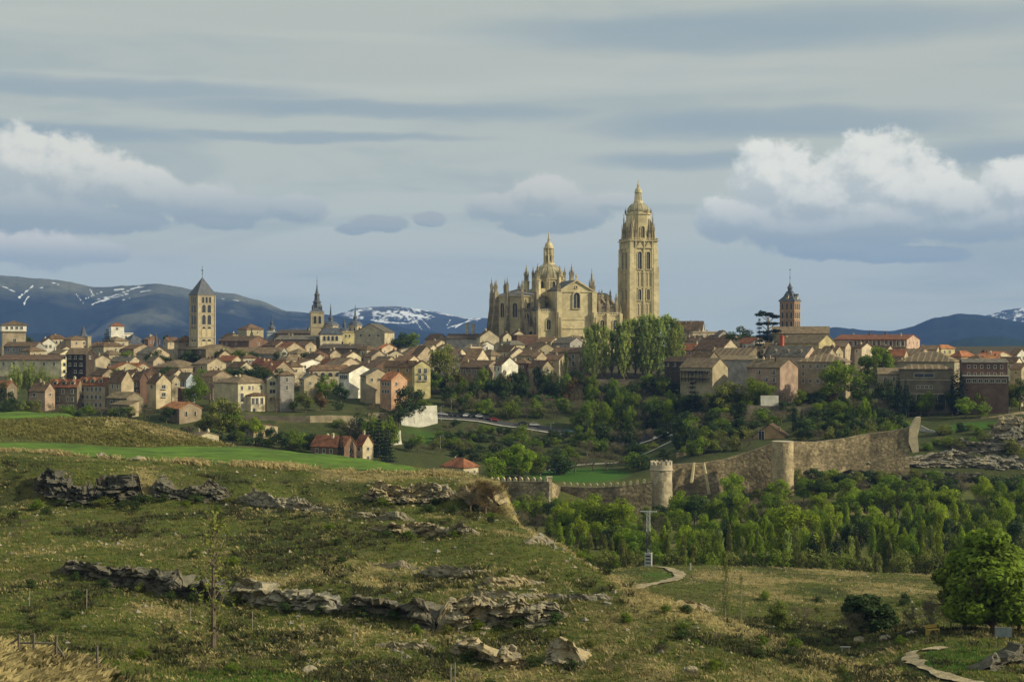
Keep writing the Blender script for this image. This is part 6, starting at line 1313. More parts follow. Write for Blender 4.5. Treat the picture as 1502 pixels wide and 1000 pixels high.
belt([(150, 460, 26, 640, 540, 535), (470, 640, 26, 655, 540, 535), (100, 620, 38, 720, 512, 512)], [('round', 'mid'), ('round', 'dark'), ('bare', 'bud')], {'round': ('small courtyard tree', 'small trees among the roofs'), 'bare': ('leafless courtyard tree', 'leafless trees among the roofs')}, 'among the roofs', 34, 4,
     [(140, 'right of the black timber block'), (220, 'behind the left terrace'), (290, 'by the broad tan hipped roof'), (360, 'above the large cream house'), (430, 'by the largest rusty roof'), (500, 'left of the tall white gable'), (560, 'right of the tall white gable'), (2000, 'by the long ochre house')])
belt([(1240, 1510, 18, 530, 650, 638), (1380, 1510, 16, 545, 628, 615)], [('bush', 'mid'), ('bush', 'olive'), ('bush', 'dark')], {('bush', 'mid'): ('green shrub', 'shrubs on the rock ledges'), ('bush', 'olive'): ('olive shrub', 'shrubs on the rock ledges'), ('bush', 'dark'): ('dark shrub', 'shrubs on the rock ledges')}, 'on the rocks by the city wall', 33, 4, [(1270, 'at their left end'), (1310, 'under the wall spur'), (1350, 'beside the wall spur'), (1385, 'near the boundary wall head'), (1415, 'near the boundary wall bend'), (1445, 'below the palace'), (1480, 'left of the warm crag'), (2000, 'at the right edge')])

# ---------------------------------------------------------------- city wall
def wall_strip(name, label, pts, thick, m_, cat='wall', step=2.0, foot=None, par=None, rough=.12):
    """pts: (px, D, top py, bottom py)"""
    o = thing(name, label, cat, at(pts[0][0], 500, pts[0][1])-Vector((0, 0, CZ-60)))if par is None else par
    q = []
    for (a, b_) in zip(pts[:-1], pts[1:]):
        L = (at(b_[0], 500, b_[1])-at(a[0], 500, a[1])).length; n = max(1, int(L/step))
        for i in range(n): f = i/n; q.append(tuple(a[k]*(1-f)+b_[k]*f for k in range(4)))
    q.append(pts[-1]); base = o.location
    P3 = [(at(p[0], p[2], p[1])-base, Vector((at(p[0], p[3], p[1]).x, p[1], min(zat(p[3], p[1]), float(gz(p[0], p[1]))-.8)))-base) for p in q]; rows = 7; V = []; Fc = []
    for i, (tp, bt) in enumerate(P3):
        a = P3[max(0, i-1)][0]; b_ = P3[min(len(P3)-1, i+1)][0]; t_ = Vector((b_.x-a.x, b_.y-a.y, 0)).normalized(); nrm = Vector((t_.y, -t_.x, 0))
        if nrm.y > 0: nrm = -nrm
        for j in range(rows):
            f = j/(rows-1); p = tp*(1-f)+bt*f; bz = rough*float(fbm(np.array([i*.6+.3]), np.array([j*1.1]), 2., 3)[0])*3
            V.append(p+nrm*(bz+f*.5))
        V.append(tp-nrm*thick); V.append(bt-nrm*thick)
    k = rows+2
    for i in range(len(P3)-1):
        for j in range(rows-1): Fc.append((i*k+j, i*k+j+1, (i+1)*k+j+1, (i+1)*k+j))
        Fc.append((i*k, (i+1)*k, (i+1)*k+rows, i*k+rows)); Fc.append((i*k+rows, (i+1)*k+rows, (i+1)*k+rows+1, i*k+rows+1))
    for e in (0, len(P3)-1): Fc.append(tuple(e*k+j for j in range(rows))+(e*k+rows+1, e*k+rows))
    MB().add(V, Fc).build('wall_face', m_, o)
    return o, q
cw, _ = wall_strip('city_wall', 'great rubble-built city wall climbing the slope between and beyond two round towers', [(980, 496, 681, 748), (1030, 497.5, 679, 745), (1062, 499, 674, 742), (1098, 499.5, 663, 730), (1136, 499, 649, 722), (1160, 502, 647, 718), (1200, 507, 648, 712), (1240, 511, 643, 700), (1275, 513.5, 636, 690), (1310, 514, 632, 680), (1334, 514, 627, 672)], 2.2, WSTONE)
# light repair strips leaning on the wall
for a, b_, lbl in (((1018, 678, 495.6), (1014, 708, 494.3), 0), ((1032, 679, 496), (1040, 724, 494.8), 1)):
    p, q_ = at(a[0], a[1], a[2])-cw.location, at(b_[0], b_[1], b_[2])-cw.location
    MB().tube(p, q_, .45, .6, 5).build('repair_strip', LIME, cw)
def merlon_mesh(): 
    if 'mer' not in _cache: _cache['mer'] = MB().box(-.5, -.35, 0, .5, .35, 1.0).prism([(-.5, 1.0), (.5, 1.0), (0, 1.45)], 'y', -.35, .35).mesh('merlon', mat('pale_wall_stone', (.50, .42, .27), .95, .15))
    return _cache['mer']
lw, q = wall_strip('crenellated_wall', 'low dark wall topped with a row of pale pointed merlons', [(700, 486, 706, 748), (760, 480, 706, 748), (806, 476, 706, 750)], 1.2, WSTONE)
lw2, q2 = wall_strip('crenellated_wall', 'lower stretch of merloned wall curving to the crenellated round tower', [(808, 477, 706, 750), (822, 489, 713, 752), (870, 487, 715, 752), (910, 485, 713, 752), (956, 484, 707, 752)], 1.2, WSTONE)
for o_, qq in ((lw, [(700, 486, 706), (760, 480, 706), (806, 476, 706)]), (lw2, [(822, 489, 713), (870, 487, 715), (910, 485, 713), (950, 484.2, 707.5)])):
    for a, b_ in zip(qq[:-1], qq[1:]):
        A_, B_ = at(a[0], a[2], a[1]), at(b_[0], b_[2], b_[1]); n = max(1, int((B_-A_).length/1.95)); rz = math.atan2(B_.y-A_.y, B_.x-A_.x)
        for i in range(n): link('merlon', merlon_mesh(), o_, A_+(B_-A_)*(i+.5)/n-o_.location+Vector((0, .3, -.05)), rz)
g0 = at(806, 750, 477.5); o = thing('wall_pier', 'pale stone pier where the merloned wall steps down', 'pier', g0); MB().cbox(0, 0, 0, 1.6, 1.8, zat(700, 477.5)-g0.z).cbox(0, 0, zat(700, 477.5)-g0.z, 1.9, 2.1, .3).build('pier', mat('pale_wall_stone', (.5, .42, .27)), o)
# round towers
def round_tower(label, px, D, rpx, top, bot, cren):
    s = F/D; rad = rpx/s; z0 = zat(bot, D)-4; h = zat(top, D)-z0; o = thing('wall_tower', label, 'tower', (at(px, 500, D).x, D, z0))
    n = 40; V = []; Fc = []; rws = 18
    for j in range(rws+1):
        f = j/rws
        for i in range(n): a = 6.2832*i/n; rr = rad*(1.08-.08*f)+.10*float(fbm(np.array([i*1.3]), np.array([j*1.7]), 2.5, 2)[0])*2*(1 if i < n else 1); V.append((rr*math.cos(a), rr*math.sin(a), h*f))
    for j in range(rws):
        for i in range(n): Fc.append((j*n+i, j*n+(i+1) % n, (j+1)*n+(i+1) % n, (j+1)*n+i))
    Fc.append(tuple(rws*n+i for i in range(n))); MB().add(V, Fc).build('wall_face', mat('tower_rubble_dark', (.40, .32, .19), .97, .3, .3, .9, var2=(.25, .20, .12)) if not cren else mat('tower_rubble', (.42, .36, .24), .97, .25, .4, .8, var2=(.28, .22, .14)), o)
    if cren:
        MB().lathe([(rad+.05, h-1.5), (rad+.35, h-1.3), (rad+.35, h-1.0), (rad+.12, h-.9), (rad+.12, h+.4), (rad-.5, h+.4), (rad-.5, h-.2)], 32, caps=False).build('cornice', TRIM, o)
        for i in range(13): a = 6.2832*i/13; link('merlon', _cache.setdefault('mer2', MB().box(-.5, -.3, 0, .5, .3, .9).prism([(-.5, .9), (.5, .9), (0, 1.3)], 'y', -.3, .3).mesh('merlon', TRIM)), o, ((rad-.2)*math.cos(a), (rad-.2)*math.sin(a), h+.4), a+R(90))
    else: MB().lathe([(rad+.02, h), (rad+.1, h+.25), (rad-.2, h+.3)], 32).build('coping', TRIM, o)
round_tower('pale round wall tower crowned with merlons, left of the great wall', 970, 489, 15.6, 683, 746, True)
round_tower('smooth flat-topped round wall tower under the ochre house', 1148, 491, 15.5, 648, 722, False)
MB().cbox(0, 0, 0, 3, 1.2, 4).build('x', TRIM) if False else None
# pointed wall end and the stepped boundary wall beyond
o = thing('wall_end', 'pale leaning spur where the city wall ends at right', 'wall', at(1340, 668, 514)-Vector((0, 0, 1)))
b0 = o.location
m = MB(); pts = [(1333, 630), (1344, 612), (1350, 611), (1349, 624), (1345, 640), (1347, 662), (1338, 664), (1332, 648)]; vs = [at(a, b_, 514)-b0 for a, b_ in pts]
m.prism([(v.x, v.z) for v in vs], 'y', -.8, 1.6); m.build('spur', mat('pale_wall_stone', (.5, .42, .27)), o)
BW = [(1350, 556, 624), (1362, 552, 630), (1378, 548, 633), (1392, 545, 643), (1402, 541, 652), (1425, 538, 661), (1445, 536, 668), (1475, 534, 676)]
wall_strip('boundary_wall', 'thin pale boundary wall winding down the rocks at right', [(a, d_, y, y+3.5) for a, d_, y in BW], .6, conc)
wall_strip('terrace_wall', 'long low terrace wall under the palace running to the right edge', [(1380, 566, 622, 630), (1440, 572, 613, 620), (1510, 578, 602, 609)], .6, WSTONE)
wall_strip('retaining_wall', 'dark retaining wall with a pale coping under the large cream house', [(335, 546, 608, 642), (380, 548, 609, 642), (430, 550, 611, 640), (455, 551, 610, 638)], 1., mat('dark_rubble', (.17, .145, .10), .95, .25, .3, .6))
wall_strip('ruined_wall', 'pale ruined wall with patchy plaster right of the dark retaining wall', [(455, 551, 610, 638), (480, 552, 609, 640), (515, 554, 610, 640), (545, 555, 617, 640)], 1., mat('patchy_plaster', (.42, .35, .22), .95, .3, .3, .5, var2=(.28, .18, .11)))
wall_strip('garden_wall', 'grey garden wall below the salmon and white gabled houses', [(540, 576, 606, 622), (565, 582, 605, 617), (586, 588, 604, 613)], .8, mat('dark_rubble', (.17, .145, .10)))
m_white = mat('white_render', (.50, .48, .41), .9, .15, .4, .2)
rp = [(588, 606, 632), (600, 606, 626), (600.3, 603, 626), (607, 603, 621), (607.3, 599, 621), (618, 599, 614), (618.3, 595, 614), (641, 594.5, 602)]
o, _ = wall_strip('ramp_wall', 'stepped white ramp wall at the left end of the road', [(p, d, t_, b_) for (p, t_, b_), d in zip(rp, np.interp([r_[0] for r_ in rp], [588, 607, 618, 641], [586, 590.5, 593.5, 600]))], .7, m_white)
wall_strip('ramp_wall', 'lower white wall block below the stepped ramp wall', [(565, 548, 640, 650), (575, 551, 634, 650), (588, 557, 631, 648)], .8, m_white)
wall_strip('garden_wall', 'white block wall glowing in the sun below the pink house', [(1116, 580, 580, 596), (1142, 581, 580, 596)], .6, m_white)
wall_strip('garden_wall', 'low white-topped terrace wall under the white block wall', [(1086, 577, 593, 600), (1120, 578, 595, 601), (1200, 579, 597, 604)], .6, mat('dark_rubble', (.17, .145, .10)))
wall_strip('terrace_wall', 'upper terrace wall of rubble above the city wall', [(992, 528, 664, 678), (1030, 530, 662, 676), (1068, 530, 656, 672), (1105, 532, 650, 668)], .6, WSTONE)
wall_strip('terrace_wall', 'dark terrace wall under the poplars', [(860, 668, 556, 566), (930, 668, 556, 566), (1005, 664, 558, 568)], .6, mat('dark_rubble', (.17, .145, .10)))
# ---------------------------------------------------------------- rock ledges on the near hill
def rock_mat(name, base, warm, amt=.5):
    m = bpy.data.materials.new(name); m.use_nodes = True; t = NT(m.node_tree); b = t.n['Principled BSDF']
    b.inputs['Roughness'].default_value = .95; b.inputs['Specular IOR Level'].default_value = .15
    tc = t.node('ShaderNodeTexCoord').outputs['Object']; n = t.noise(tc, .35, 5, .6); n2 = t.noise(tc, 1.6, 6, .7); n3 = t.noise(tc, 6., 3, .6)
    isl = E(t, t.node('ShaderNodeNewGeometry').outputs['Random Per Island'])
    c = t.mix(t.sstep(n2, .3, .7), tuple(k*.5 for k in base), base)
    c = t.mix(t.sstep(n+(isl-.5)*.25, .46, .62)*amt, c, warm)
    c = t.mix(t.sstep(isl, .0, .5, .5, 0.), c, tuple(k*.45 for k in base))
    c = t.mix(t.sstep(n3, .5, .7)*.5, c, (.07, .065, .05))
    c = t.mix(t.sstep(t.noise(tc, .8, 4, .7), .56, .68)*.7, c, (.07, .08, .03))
    t.link(c, b.inputs['Base Color']); bp = t.node('ShaderNodeBump'); bp.inputs['Strength'].default_value = .8; bp.inputs['Distance'].default_value = .12
    t.put(bp.inputs['Height'], n2+n3); t.link(bp.outputs[0], b.inputs['Normal']); return m
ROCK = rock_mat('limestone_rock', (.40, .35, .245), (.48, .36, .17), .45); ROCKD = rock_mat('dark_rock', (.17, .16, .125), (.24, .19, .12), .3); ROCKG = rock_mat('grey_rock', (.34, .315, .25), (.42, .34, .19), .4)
def ledge(label, pts, m_, seed=0, name='rock_ledge', cat='rock ledge', depth=2.6, jag=.8, step=.3, layers=3):
    """pts: (px, D, top py, foot py): fractured beds of stone standing where the ground shows at the foot row"""
    g = np.random.default_rng(seed+100); far = pts[0][1] > 300; big = 2.4 if far else 1.
    pp = np.array(pts, float); px = np.arange(pp[0, 0], pp[-1, 0]+.1, 3.); w_ = 22 if far else 14
    D0 = np.interp(px, pp[:, 0], pp[:, 1]); ft = np.interp(px, pp[:, 0], pp[:, 3]); tp = np.interp(px, pp[:, 0], pp[:, 2])
    dd = np.array([find_D(p, f, d-w_, d+w_) for p, f, d in zip(px, ft, D0)]); k_ = 6
    dd = np.convolve(np.concatenate([np.full(k_, dd[0]), dd, np.full(k_, dd[-1])]), np.ones(2*k_+1)/(2*k_+1), 'valid')
    X = (px-751)/F*dd; s = np.concatenate([[0], np.cumsum(np.hypot(np.diff(X), np.diff(dd)))]); L = s[-1]
    V = []; Fc = []
    bx = [(0, 3, 2, 1), (4, 5, 6, 7), (0, 1, 5, 4), (1, 2, 6, 5), (2, 3, 7, 6), (3, 0, 4, 7)]
    def block(c, w, d, h, rz, tilt):
        k = len(V); ca, sa = math.cos(rz), math.sin(rz)
        for zz in (-.5, .5):
            for (a, b_) in ((-.5, -.5), (.5, -.5), (.5, .5), (-.5, .5)):
                t_ = .94 if zz > 0 else 1.
                x, y, z = a*w*t_*g.uniform(.86, 1.08), b_*d*t_*g.uniform(.82, 1.1), zz*h*g.uniform(.9, 1.1)
                z += tilt*x*.2+g.normal()*.09*h; x += g.normal()*.07*w; y += g.normal()*.08*d; V.append((c[0]+x*ca-y*sa, c[1]+x*sa+y*ca, c[2]+z))
        Fc.extend(tuple(i+k for i in f) for f in bx)
    # fractured face: cells of the rock stand proud or back, beds overhang, the top runs back into the turf
    st_ = .24*(2. if far else 1.); n = max(6, int(L/st_)); S_ = np.linspace(0, L, n); P = np.interp(S_, s, px); Dd = np.interp(S_, s, dd); XX = (P-751)/F*Dd; zf = gz(P, Dd)
    H_m = np.maximum(.45, (np.interp(P, px, ft)-np.interp(P, px, tp))/F*Dd); end = np.clip(np.minimum(S_, L-S_)/(1.6*big), .12, 1)
    H_m = H_m*end**.6*(1+fbm(S_, S_*0+seed*3.3, 3.2*big, 4, .6)*.9); H_m = np.clip(H_m, .25, 4.2 if not far else 9)
    tx, ty = np.gradient(XX), np.gradient(Dd); Ln = np.hypot(tx, ty)+1e-9; nx, ny = ty/Ln, -tx/Ln
    def cells(a, b_, sc, k):                                     # voronoi cells: one value each
        cp = g.random((k, 2))*[L+2*sc, 12*sc]-[sc, 6*sc]; cv = g.random(k)-.5
        d2 = ((a.ravel()[:, None]-cp[None, :, 0])/1.7)**2+(b_.ravel()[:, None]-cp[None, :, 1])**2
        i_ = d2.argmin(1); d2s = np.partition(d2, 1, axis=1); return cv[i_].reshape(a.shape), np.sqrt(d2s[:, 1]).reshape(a.shape)-np.sqrt(d2s[:, 0]).reshape(a.shape)
    rows = max(8, int(H_m.max()/(.16*(2.2 if far else 1.)))); rows = min(rows, 30); f = np.linspace(0, 1, rows)[:, None]
    Z0 = (zf+H_m)[None]*(1-f)+(zf-.5)[None]*f; A_ = np.repeat(S_[None], rows, 0); Bz = (1-f)*H_m[None]
    c1, e1 = cells(A_, Bz*2.2, 1.1*big, int(12+L*7/big)); c2, e2 = cells(A_, Bz*3.0, .45*big, int(30+min(L*26/big, 900)))
    bed = _P[(np.floor(Bz/(.42*big)+fbm(A_, A_*0+seed, 5.*big, 2)*.8).astype(int)*13+seed) % 256, 9]-.5
    off = .15+f*.3+(c1*1.1+c2*.45+bed*.7)*jag*big*.8-np.clip(.18-e1, 0, .18)*2.4*jag*big+fbm(A_, Bz*2+seed*9, .9, 4, .6)*.35*jag
    off = off*end[None]*np.clip(H_m/1.6, .4, 1)[None]
    face = np.stack([XX+nx*off, Dd+ny*off, Z0+c1*.18*big*(1-f)], -1)
    bk = []; dp = np.clip(H_m*2.2, 1.6*big, 4.5*big); top0 = off[0]
    for f_ in (.06, .2, .4, .65, 1.):
        o2 = top0*(1-f_)-dp*f_; x2, y2 = XX+nx*o2, Dd+ny*o2; g_ = gz(751+F*x2/y2, y2)
        cc, ee = cells(S_[None], S_[None]*0+f_*dp.mean(), .9*big, int(12+L*3/big)); zz = np.maximum((zf+H_m)*(1-f_**.6)+g_*f_**.6, g_-.05)+cc[0]*.35*(1-f_)*jag*min(big, 1.5)
        if f_ == 1.: zz = g_-.5
        bk.append(np.stack([x2, y2, zz], -1))
    allr = np.stack(bk[::-1]+list(face), 0); R_, C_ = allr.shape[:2]; V = [tuple(v_) for v_ in allr.reshape(-1, 3)]; ii = np.arange(R_*C_).reshape(R_, C_)
    Fc = [tuple(int(t_) for t_ in q_) for q_ in np.stack([ii[:-1, :-1], ii[1:, :-1], ii[1:, 1:], ii[:-1, 1:]], -1).reshape(-1, 4)]
    for _ in range(int(L*.9/big)+2):                             # slabs on the lip, fallen pieces at the foot
        a_ = g.random() < .4; sq = g.uniform(0, L); pu = np.interp(sq, s, px); du = np.interp(sq, s, dd)+(g.uniform(1.2, 4.)*big if a_ else -g.uniform(.6, 3.2)*big); r_ = g.uniform(.15, .6)**1.2*big
        block(((pu-751)/F*du, du, float(gz(pu, du))+r_*.05), r_*1.5, r_, r_*.5, g.uniform(0, 3), g.normal())
    o = thing(name, label, cat, V[0]); me = np_mesh('broken_stone', np.array(V)-np.array(o.location), Fc, m_, False); c_ = link('broken_stone', me, o); c_['kind'] = 'stuff'; return o
def G(px, D): return float(500-(gz(px, D)-CZ)/D*F)
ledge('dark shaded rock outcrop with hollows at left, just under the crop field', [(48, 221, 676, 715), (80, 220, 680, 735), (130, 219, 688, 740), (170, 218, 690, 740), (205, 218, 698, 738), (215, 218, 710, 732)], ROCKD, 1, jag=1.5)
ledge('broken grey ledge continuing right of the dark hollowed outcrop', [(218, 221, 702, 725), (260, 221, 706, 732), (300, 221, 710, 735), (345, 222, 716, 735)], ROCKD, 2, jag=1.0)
ledge('low rubble band below the middle of the crop field', [(345, 223, 722, 735), (400, 224, 728, 748), (450, 223, 735, 752), (490, 222, 742, 752)], ROCKG, 3, jag=.7)
ledge('sunlit pale rock face under the right tip of the crop field', [(530, 223.5, 716, 728), (545, 223, 713, 738), (580, 222.5, 715, 738), (620, 222, 712, 738), (645, 221.5, 714, 736), (668, 221, 718, 728)], ROCK, 4, jag=1.1)
ledge('rounded pale boulder cliff at the right end of the knoll', [(660, 217, 714, 730), (690, 216, 708, 738), (712, 215, 704, 748), (730, 214, 712, 754)], ROCK, 5, jag=1.3)
ledge('upper pale stone band on the grassy terrace under the knoll', [(515, 206, 750, 758), (560, 203, 752, 762), (610, 200, 754, 764)], ROCKG, 6, jag=.6)
ledge('long pale band of broken stone across the terrace under the knoll', [(535, 197, 766, 776), (580, 194, 768, 785), (630, 190, 770, 786), (680, 186, 770, 786), (704, 184, 774, 782)], ROCK, 7, jag=.8)
ledge('scattered pale slabs in the middle of the hillside', [(612, 172, 832, 842), (650, 171, 830, 846), (690, 170, 828, 846), (715, 169, 830, 838)], ROCKG, 8, jag=.8)
ledge('low slabs left of the middle of the hillside', [(540, 176, 822, 828), (575, 175, 824, 834), (612, 174, 826, 834)], ROCKG, 9, jag=.6)
ledge('pale slabs near the right shoulder of the hillside', [(770, 182, 790, 798), (800, 180, 786, 798), (815, 178, 790, 798)], ROCKG, 10, jag=.8)
ledge('small pale slabs under the shoulder slabs', [(700, 166, 848, 858), (740, 164, 845, 860), (785, 163, 846, 856), (800, 162, 850, 856)], ROCK, 17, jag=.7)
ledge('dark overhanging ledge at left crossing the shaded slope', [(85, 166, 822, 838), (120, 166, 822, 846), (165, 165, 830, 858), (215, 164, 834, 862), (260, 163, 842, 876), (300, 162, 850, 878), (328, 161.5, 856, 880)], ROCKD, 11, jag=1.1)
ledge('grey-topped ledge in the middle left of the slope', [(325, 161, 855, 880), (370, 160, 856, 884), (400, 159, 860, 884), (440, 157, 872, 896), (480, 155, 876, 896), (505, 154.5, 876, 894)], ROCKG, 12, jag=1.1)
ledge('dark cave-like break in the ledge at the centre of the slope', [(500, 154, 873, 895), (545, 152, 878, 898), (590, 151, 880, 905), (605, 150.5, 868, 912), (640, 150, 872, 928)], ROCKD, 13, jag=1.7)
ledge('main warm limestone cliff with ochre patches at the centre right', [(642, 150, 884, 926), (670, 149.5, 884, 920), (720, 150, 885, 918), (770, 150, 884, 914), (820, 150, 886, 908), (836, 150, 890, 902)], ROCK, 14, jag=1.2)
ledge('stone shelf above the main limestone cliff', [(680, 155, 868, 876), (740, 155, 866, 878), (790, 155, 866, 878), (840, 154, 868, 880), (900, 152, 868, 880)], ROCKG, 18, jag=.7)
ledge('tumbled ochre rocks below the main limestone cliff', [(660, 134, 938, 955), (700, 133, 944, 968), (740, 132, 950, 985), (772, 132, 948, 975)], ROCK, 15, jag=1.1)
ledge('ochre cliff block at the lower right end of the slope', [(800, 133, 925, 960), (830, 132, 950, 976), (858, 132, 948, 980)], ROCK, 16, jag=1.3)
ledge('low pale stones left of the tumbled ochre rocks', [(550, 137, 938, 948), (600, 136, 940, 952), (640, 135, 942, 952)], ROCKG, 19, jag=.6)
ledge('dark mossy rock outcrop in the lower right corner', [(1452, 148, 955, 985), (1480, 146, 945, 975), (1512, 146, 940, 970)], ROCKD, 20, jag=1.2)
ledge('ruined dry stone wall line above the ridge on the meadow', [(985, 205, 869, 878), (1020, 207, 868, 880), (1056, 209, 870, 878)], ROCK, 21, jag=.6, name='dry_stone_wall', cat='dry wall', depth=1.0)
# cliffs right of the city wall
for i, (lb, pts, m_) in enumerate([('upper bedded rock band right of the wall spur', [(1395, 548, 642, 656), (1430, 545, 648, 664), (1470, 545, 632, 664), (1515, 545, 618, 655)], ROCKG), ('wide bedded rock cliff below the pale boundary wall', [(1255, 522, 674, 686), (1300, 523, 668, 684), (1360, 524, 664, 682), (1420, 526, 666, 684), (1515, 528, 672, 688)], ROCKG),
                               ('second bedded rock layer directly over the riverside wood', [(1228, 512, 688, 700), (1290, 513, 692, 706), (1380, 515, 694, 708), (1460, 516, 696, 708), (1515, 517, 698, 708)], ROCKD), ('rugged warm crag at the right edge above the boundary wall', [(1450, 556, 620, 648), (1480, 554, 608, 645), (1515, 553, 600, 645)], ROCK)]):
    ledge(lb, pts, m_, 40+i, jag=1.0)
def boulder(px, D, r, m_, label, seed, flat=.6):
    g = np.random.default_rng(seed); me = bpy.data.meshes.new('boulder'); m = MB(); n = 10; V = []; Fc = []
    for j in range(6):
        th = math.pi*(j+.5)/6
        for i in range(n): a = 6.2832*i/n; rr = r*(1+g.uniform(-.22, .22)); V.append((rr*math.sin(th)*math.cos(a)*1.25, rr*math.sin(th)*math.sin(a), rr*math.cos(th)*flat))
    for j in range(5):
        for i in range(n): Fc.append((j*n+i, (j+1)*n+i, (j+1)*n+(i+1) % n, j*n+(i+1) % n))
    Fc += [tuple(range(n)), tuple(range(5*n, 6*n))[::-1]]
    return tag(MB().add(V, Fc).build('boulder', m_, None, ground(px, D)+Vector((0, 0, r*flat*.35)), g.uniform(0, 6)), label, 'boulder')
for k, (px, D, r, lb) in enumerate([(205, 236, .9, 'pale stone lying at the near edge of the crop field on the left'), (150, 246, 1.0, 'flat ochre stone beside the crop field under the dry mound'), (455, 128, .6, 'white stone in the scrub below the grey-topped ledge'), (1015, 128, .5, 'small white stone low on the ridge slope'),
                                (938, 124, .55, 'pale stone low on the slope left of the small white one'), (1260, 186, .8, 'stone in the line beside the path, left one'), (1300, 184, .8, 'stone in the line beside the path, right one'), (1340, 182, .7, 'stone nearest the yellow object by the path'),
                                (565, 130, .5, 'pale stone at the bottom under the cave-like break'), (745, 160, .7, 'pale boulder over the stone shelf'), (870, 186, .8, 'boulder on the shoulder of the hill'), (845, 300, 1.2, 'pale stones left of the lattice pylon'), (1085, 190, .7, 'stone at the foot of the meadow slope')]):
    boulder(px, D, r, ROCK, lb, 60+k)

# ---------------------------------------------------------------- grass, scrub and stones on the slopes
def tufts(name, label, n_try, prob, size, nb, m_, seed, width=.035, spread=.5, arch=.35, P_range=(-40, 1540), D_range=(58, 345), dw=1.6, lift=0., limit=None, ymax=1030):
    g = np.random.default_rng(seed); D = D_range[0]+(D_range[1]-D_range[0])*g.random(n_try)**dw; P = P_range[0]+(P_range[1]-P_range[0])*g.random(n_try)
    keep = g.random(n_try) < prob(P, D); P = P[keep]; D = D[keep]
    y = 500-(gz(P, D)-CZ)/D*F; k2 = (y < ymax) & (y > 560); P = P[k2]; D = D[k2]
    if limit and len(P) > limit: P, D = P[:limit], D[:limit]
    n = len(P); Z = gz(P, D); X = (P-751)/F*D; sc = size*g.uniform(.55, 1.45, n)
    N = n*nb; ti = np.repeat(np.arange(n), nb); a = g.random(N)*6.2832; rr = g.random(N)**.5*spread*sc[ti]
    bx = X[ti]+np.cos(a)*rr*.8; by = D[ti]+np.sin(a)*rr*.8; bz = Z[ti]-.08
    h = sc[ti]*g.uniform(.6, 1.15, N); lx = np.cos(a)*h*arch*g.uniform(.2, 1.4, N)-.12*h; ly = np.sin(a)*h*arch*g.uniform(.2, 1.4, N)
    fa = g.random(N)*3.1416; wx, wy = np.cos(fa)*width*sc[ti]/size, np.sin(fa)*width*sc[ti]/size
    V = np.empty((N, 4, 3)); V[:, 0] = np.stack([bx-wx, by-wy, bz], 1); V[:, 1] = np.stack([bx+wx, by+wy, bz], 1)
    V[:, 2] = np.stack([bx+lx*.45+wx*.8, by+ly*.45+wy*.8, bz+h*.65], 1); V[:, 3] = np.stack([bx+lx, by+ly, bz+h*(1-arch*.3)], 1)
    F0 = np.arange(N*4).reshape(N, 4)[:, [0, 1, 2, 3]]
    me = np_mesh(name, V.reshape(-1, 3), F0, m_); o = link(name, me); tag(o, label, None, None, 'stuff'); print(name, n, N); return o
gd = lambda nm, c, v2: mat(nm, c, .8, .3, .25, var2=v2, trans=.3, spec=.1)
GDRY = gd('dry_grass', (.40, .33, .155), (.50, .42, .22)); GGRN = gd('green_grass', (.105, .142, .026), (.155, .18, .042)); GBRI = gd('bright_grass', (.08, .15, .025), (.12, .19, .04)); GSCR = gd('heath_scrub', (.07, .072, .032), (.115, .105, .05)); GOLV = gd('olive_grass', (.18, .172, .055), (.24, .21, .08))
onhill = lambda P, D: ((D < 235) | (P > 700) | ((D > 300) & (D < 345))).astype(float)*(1-ell(P, D, 985, 300, 22, 14)*0)
def offpath(P, D):
    X = (P-751)/F*D; r = np.ones_like(P)
    for o_ in SC.objects:
        if o_.name.startswith('dirt_path'):
            co = np.empty(len(o_.data.vertices)*3); o_.data.vertices.foreach_get('co', co); co = co.reshape(-1, 3)[::3]
            for k in range(0, len(P), 20000):
                d = np.hypot(X[k:k+20000, None]-co[None, :, 0], D[k:k+20000, None]-co[None, :, 1]).min(1); r[k:k+20000] *= d > 1.0
    return r
tufts('dry_grass', 'golden dry grass along the ridges and the slopes', 150000, lambda P, D: dry_mask(P, D)*onhill(P, D)*.8*offpath(P, D), .42, 6, GDRY, 1, arch=.6, width=.022)
tufts('olive_grass', 'olive grass over the hillside', 110000, lambda P, D: (1-dry_mask(P, D)*.6)*onhill(P, D)*.5*offpath(P, D), .34, 7, GOLV, 2, width=.035, spread=.7)
tufts('green_grass', 'short green grass over the hillside', 150000, lambda P, D: (1-dry_mask(P, D))*onhill(P, D)*.7*offpath(P, D), .28, 5, GGRN, 3, width=.052, spread=.9)
tufts('heath_scrub', 'dark low heath scattered over the shaded slope', 60000, lambda P, D: np.clip(scrub_mask(P, D)*1.6-.55, 0, 1)*(D < 225)*.55*offpath(P, D), .55, 20, GSCR, 4, width=.045, spread=.75, arch=.5)
tufts('grass_bank', 'tall wind-bent golden grass on the near bank at bottom left', 30000, lambda P, D: np.clip((D < 88)*(175-P)/110.*(.45+fbm(P, D*9, 22., 3)*1.3), 0, 1), .58, 16, GDRY, 5, P_range=(-60, 200), D_range=(50, 90), arch=.8, width=.006, dw=1, ymax=1130, spread=.45)
tufts('field_edge_grass', 'dry grass fringe along the crop field edges', 30000, lambda P, D: np.clip(1.2-np.abs(D-np.interp(P, [0, 60, 170, 330, 500, 600, 700], [247, 246, 242, 237, 234, 235, 233]))/3.2, 0, 1)*(P < 700)*np.clip(fbm(P, D, 40, 3)*3+.4, .05, 1), .75, 8, GDRY, 6, P_range=(-40, 700), D_range=(228, 256), dw=1, arch=.6, width=.035)
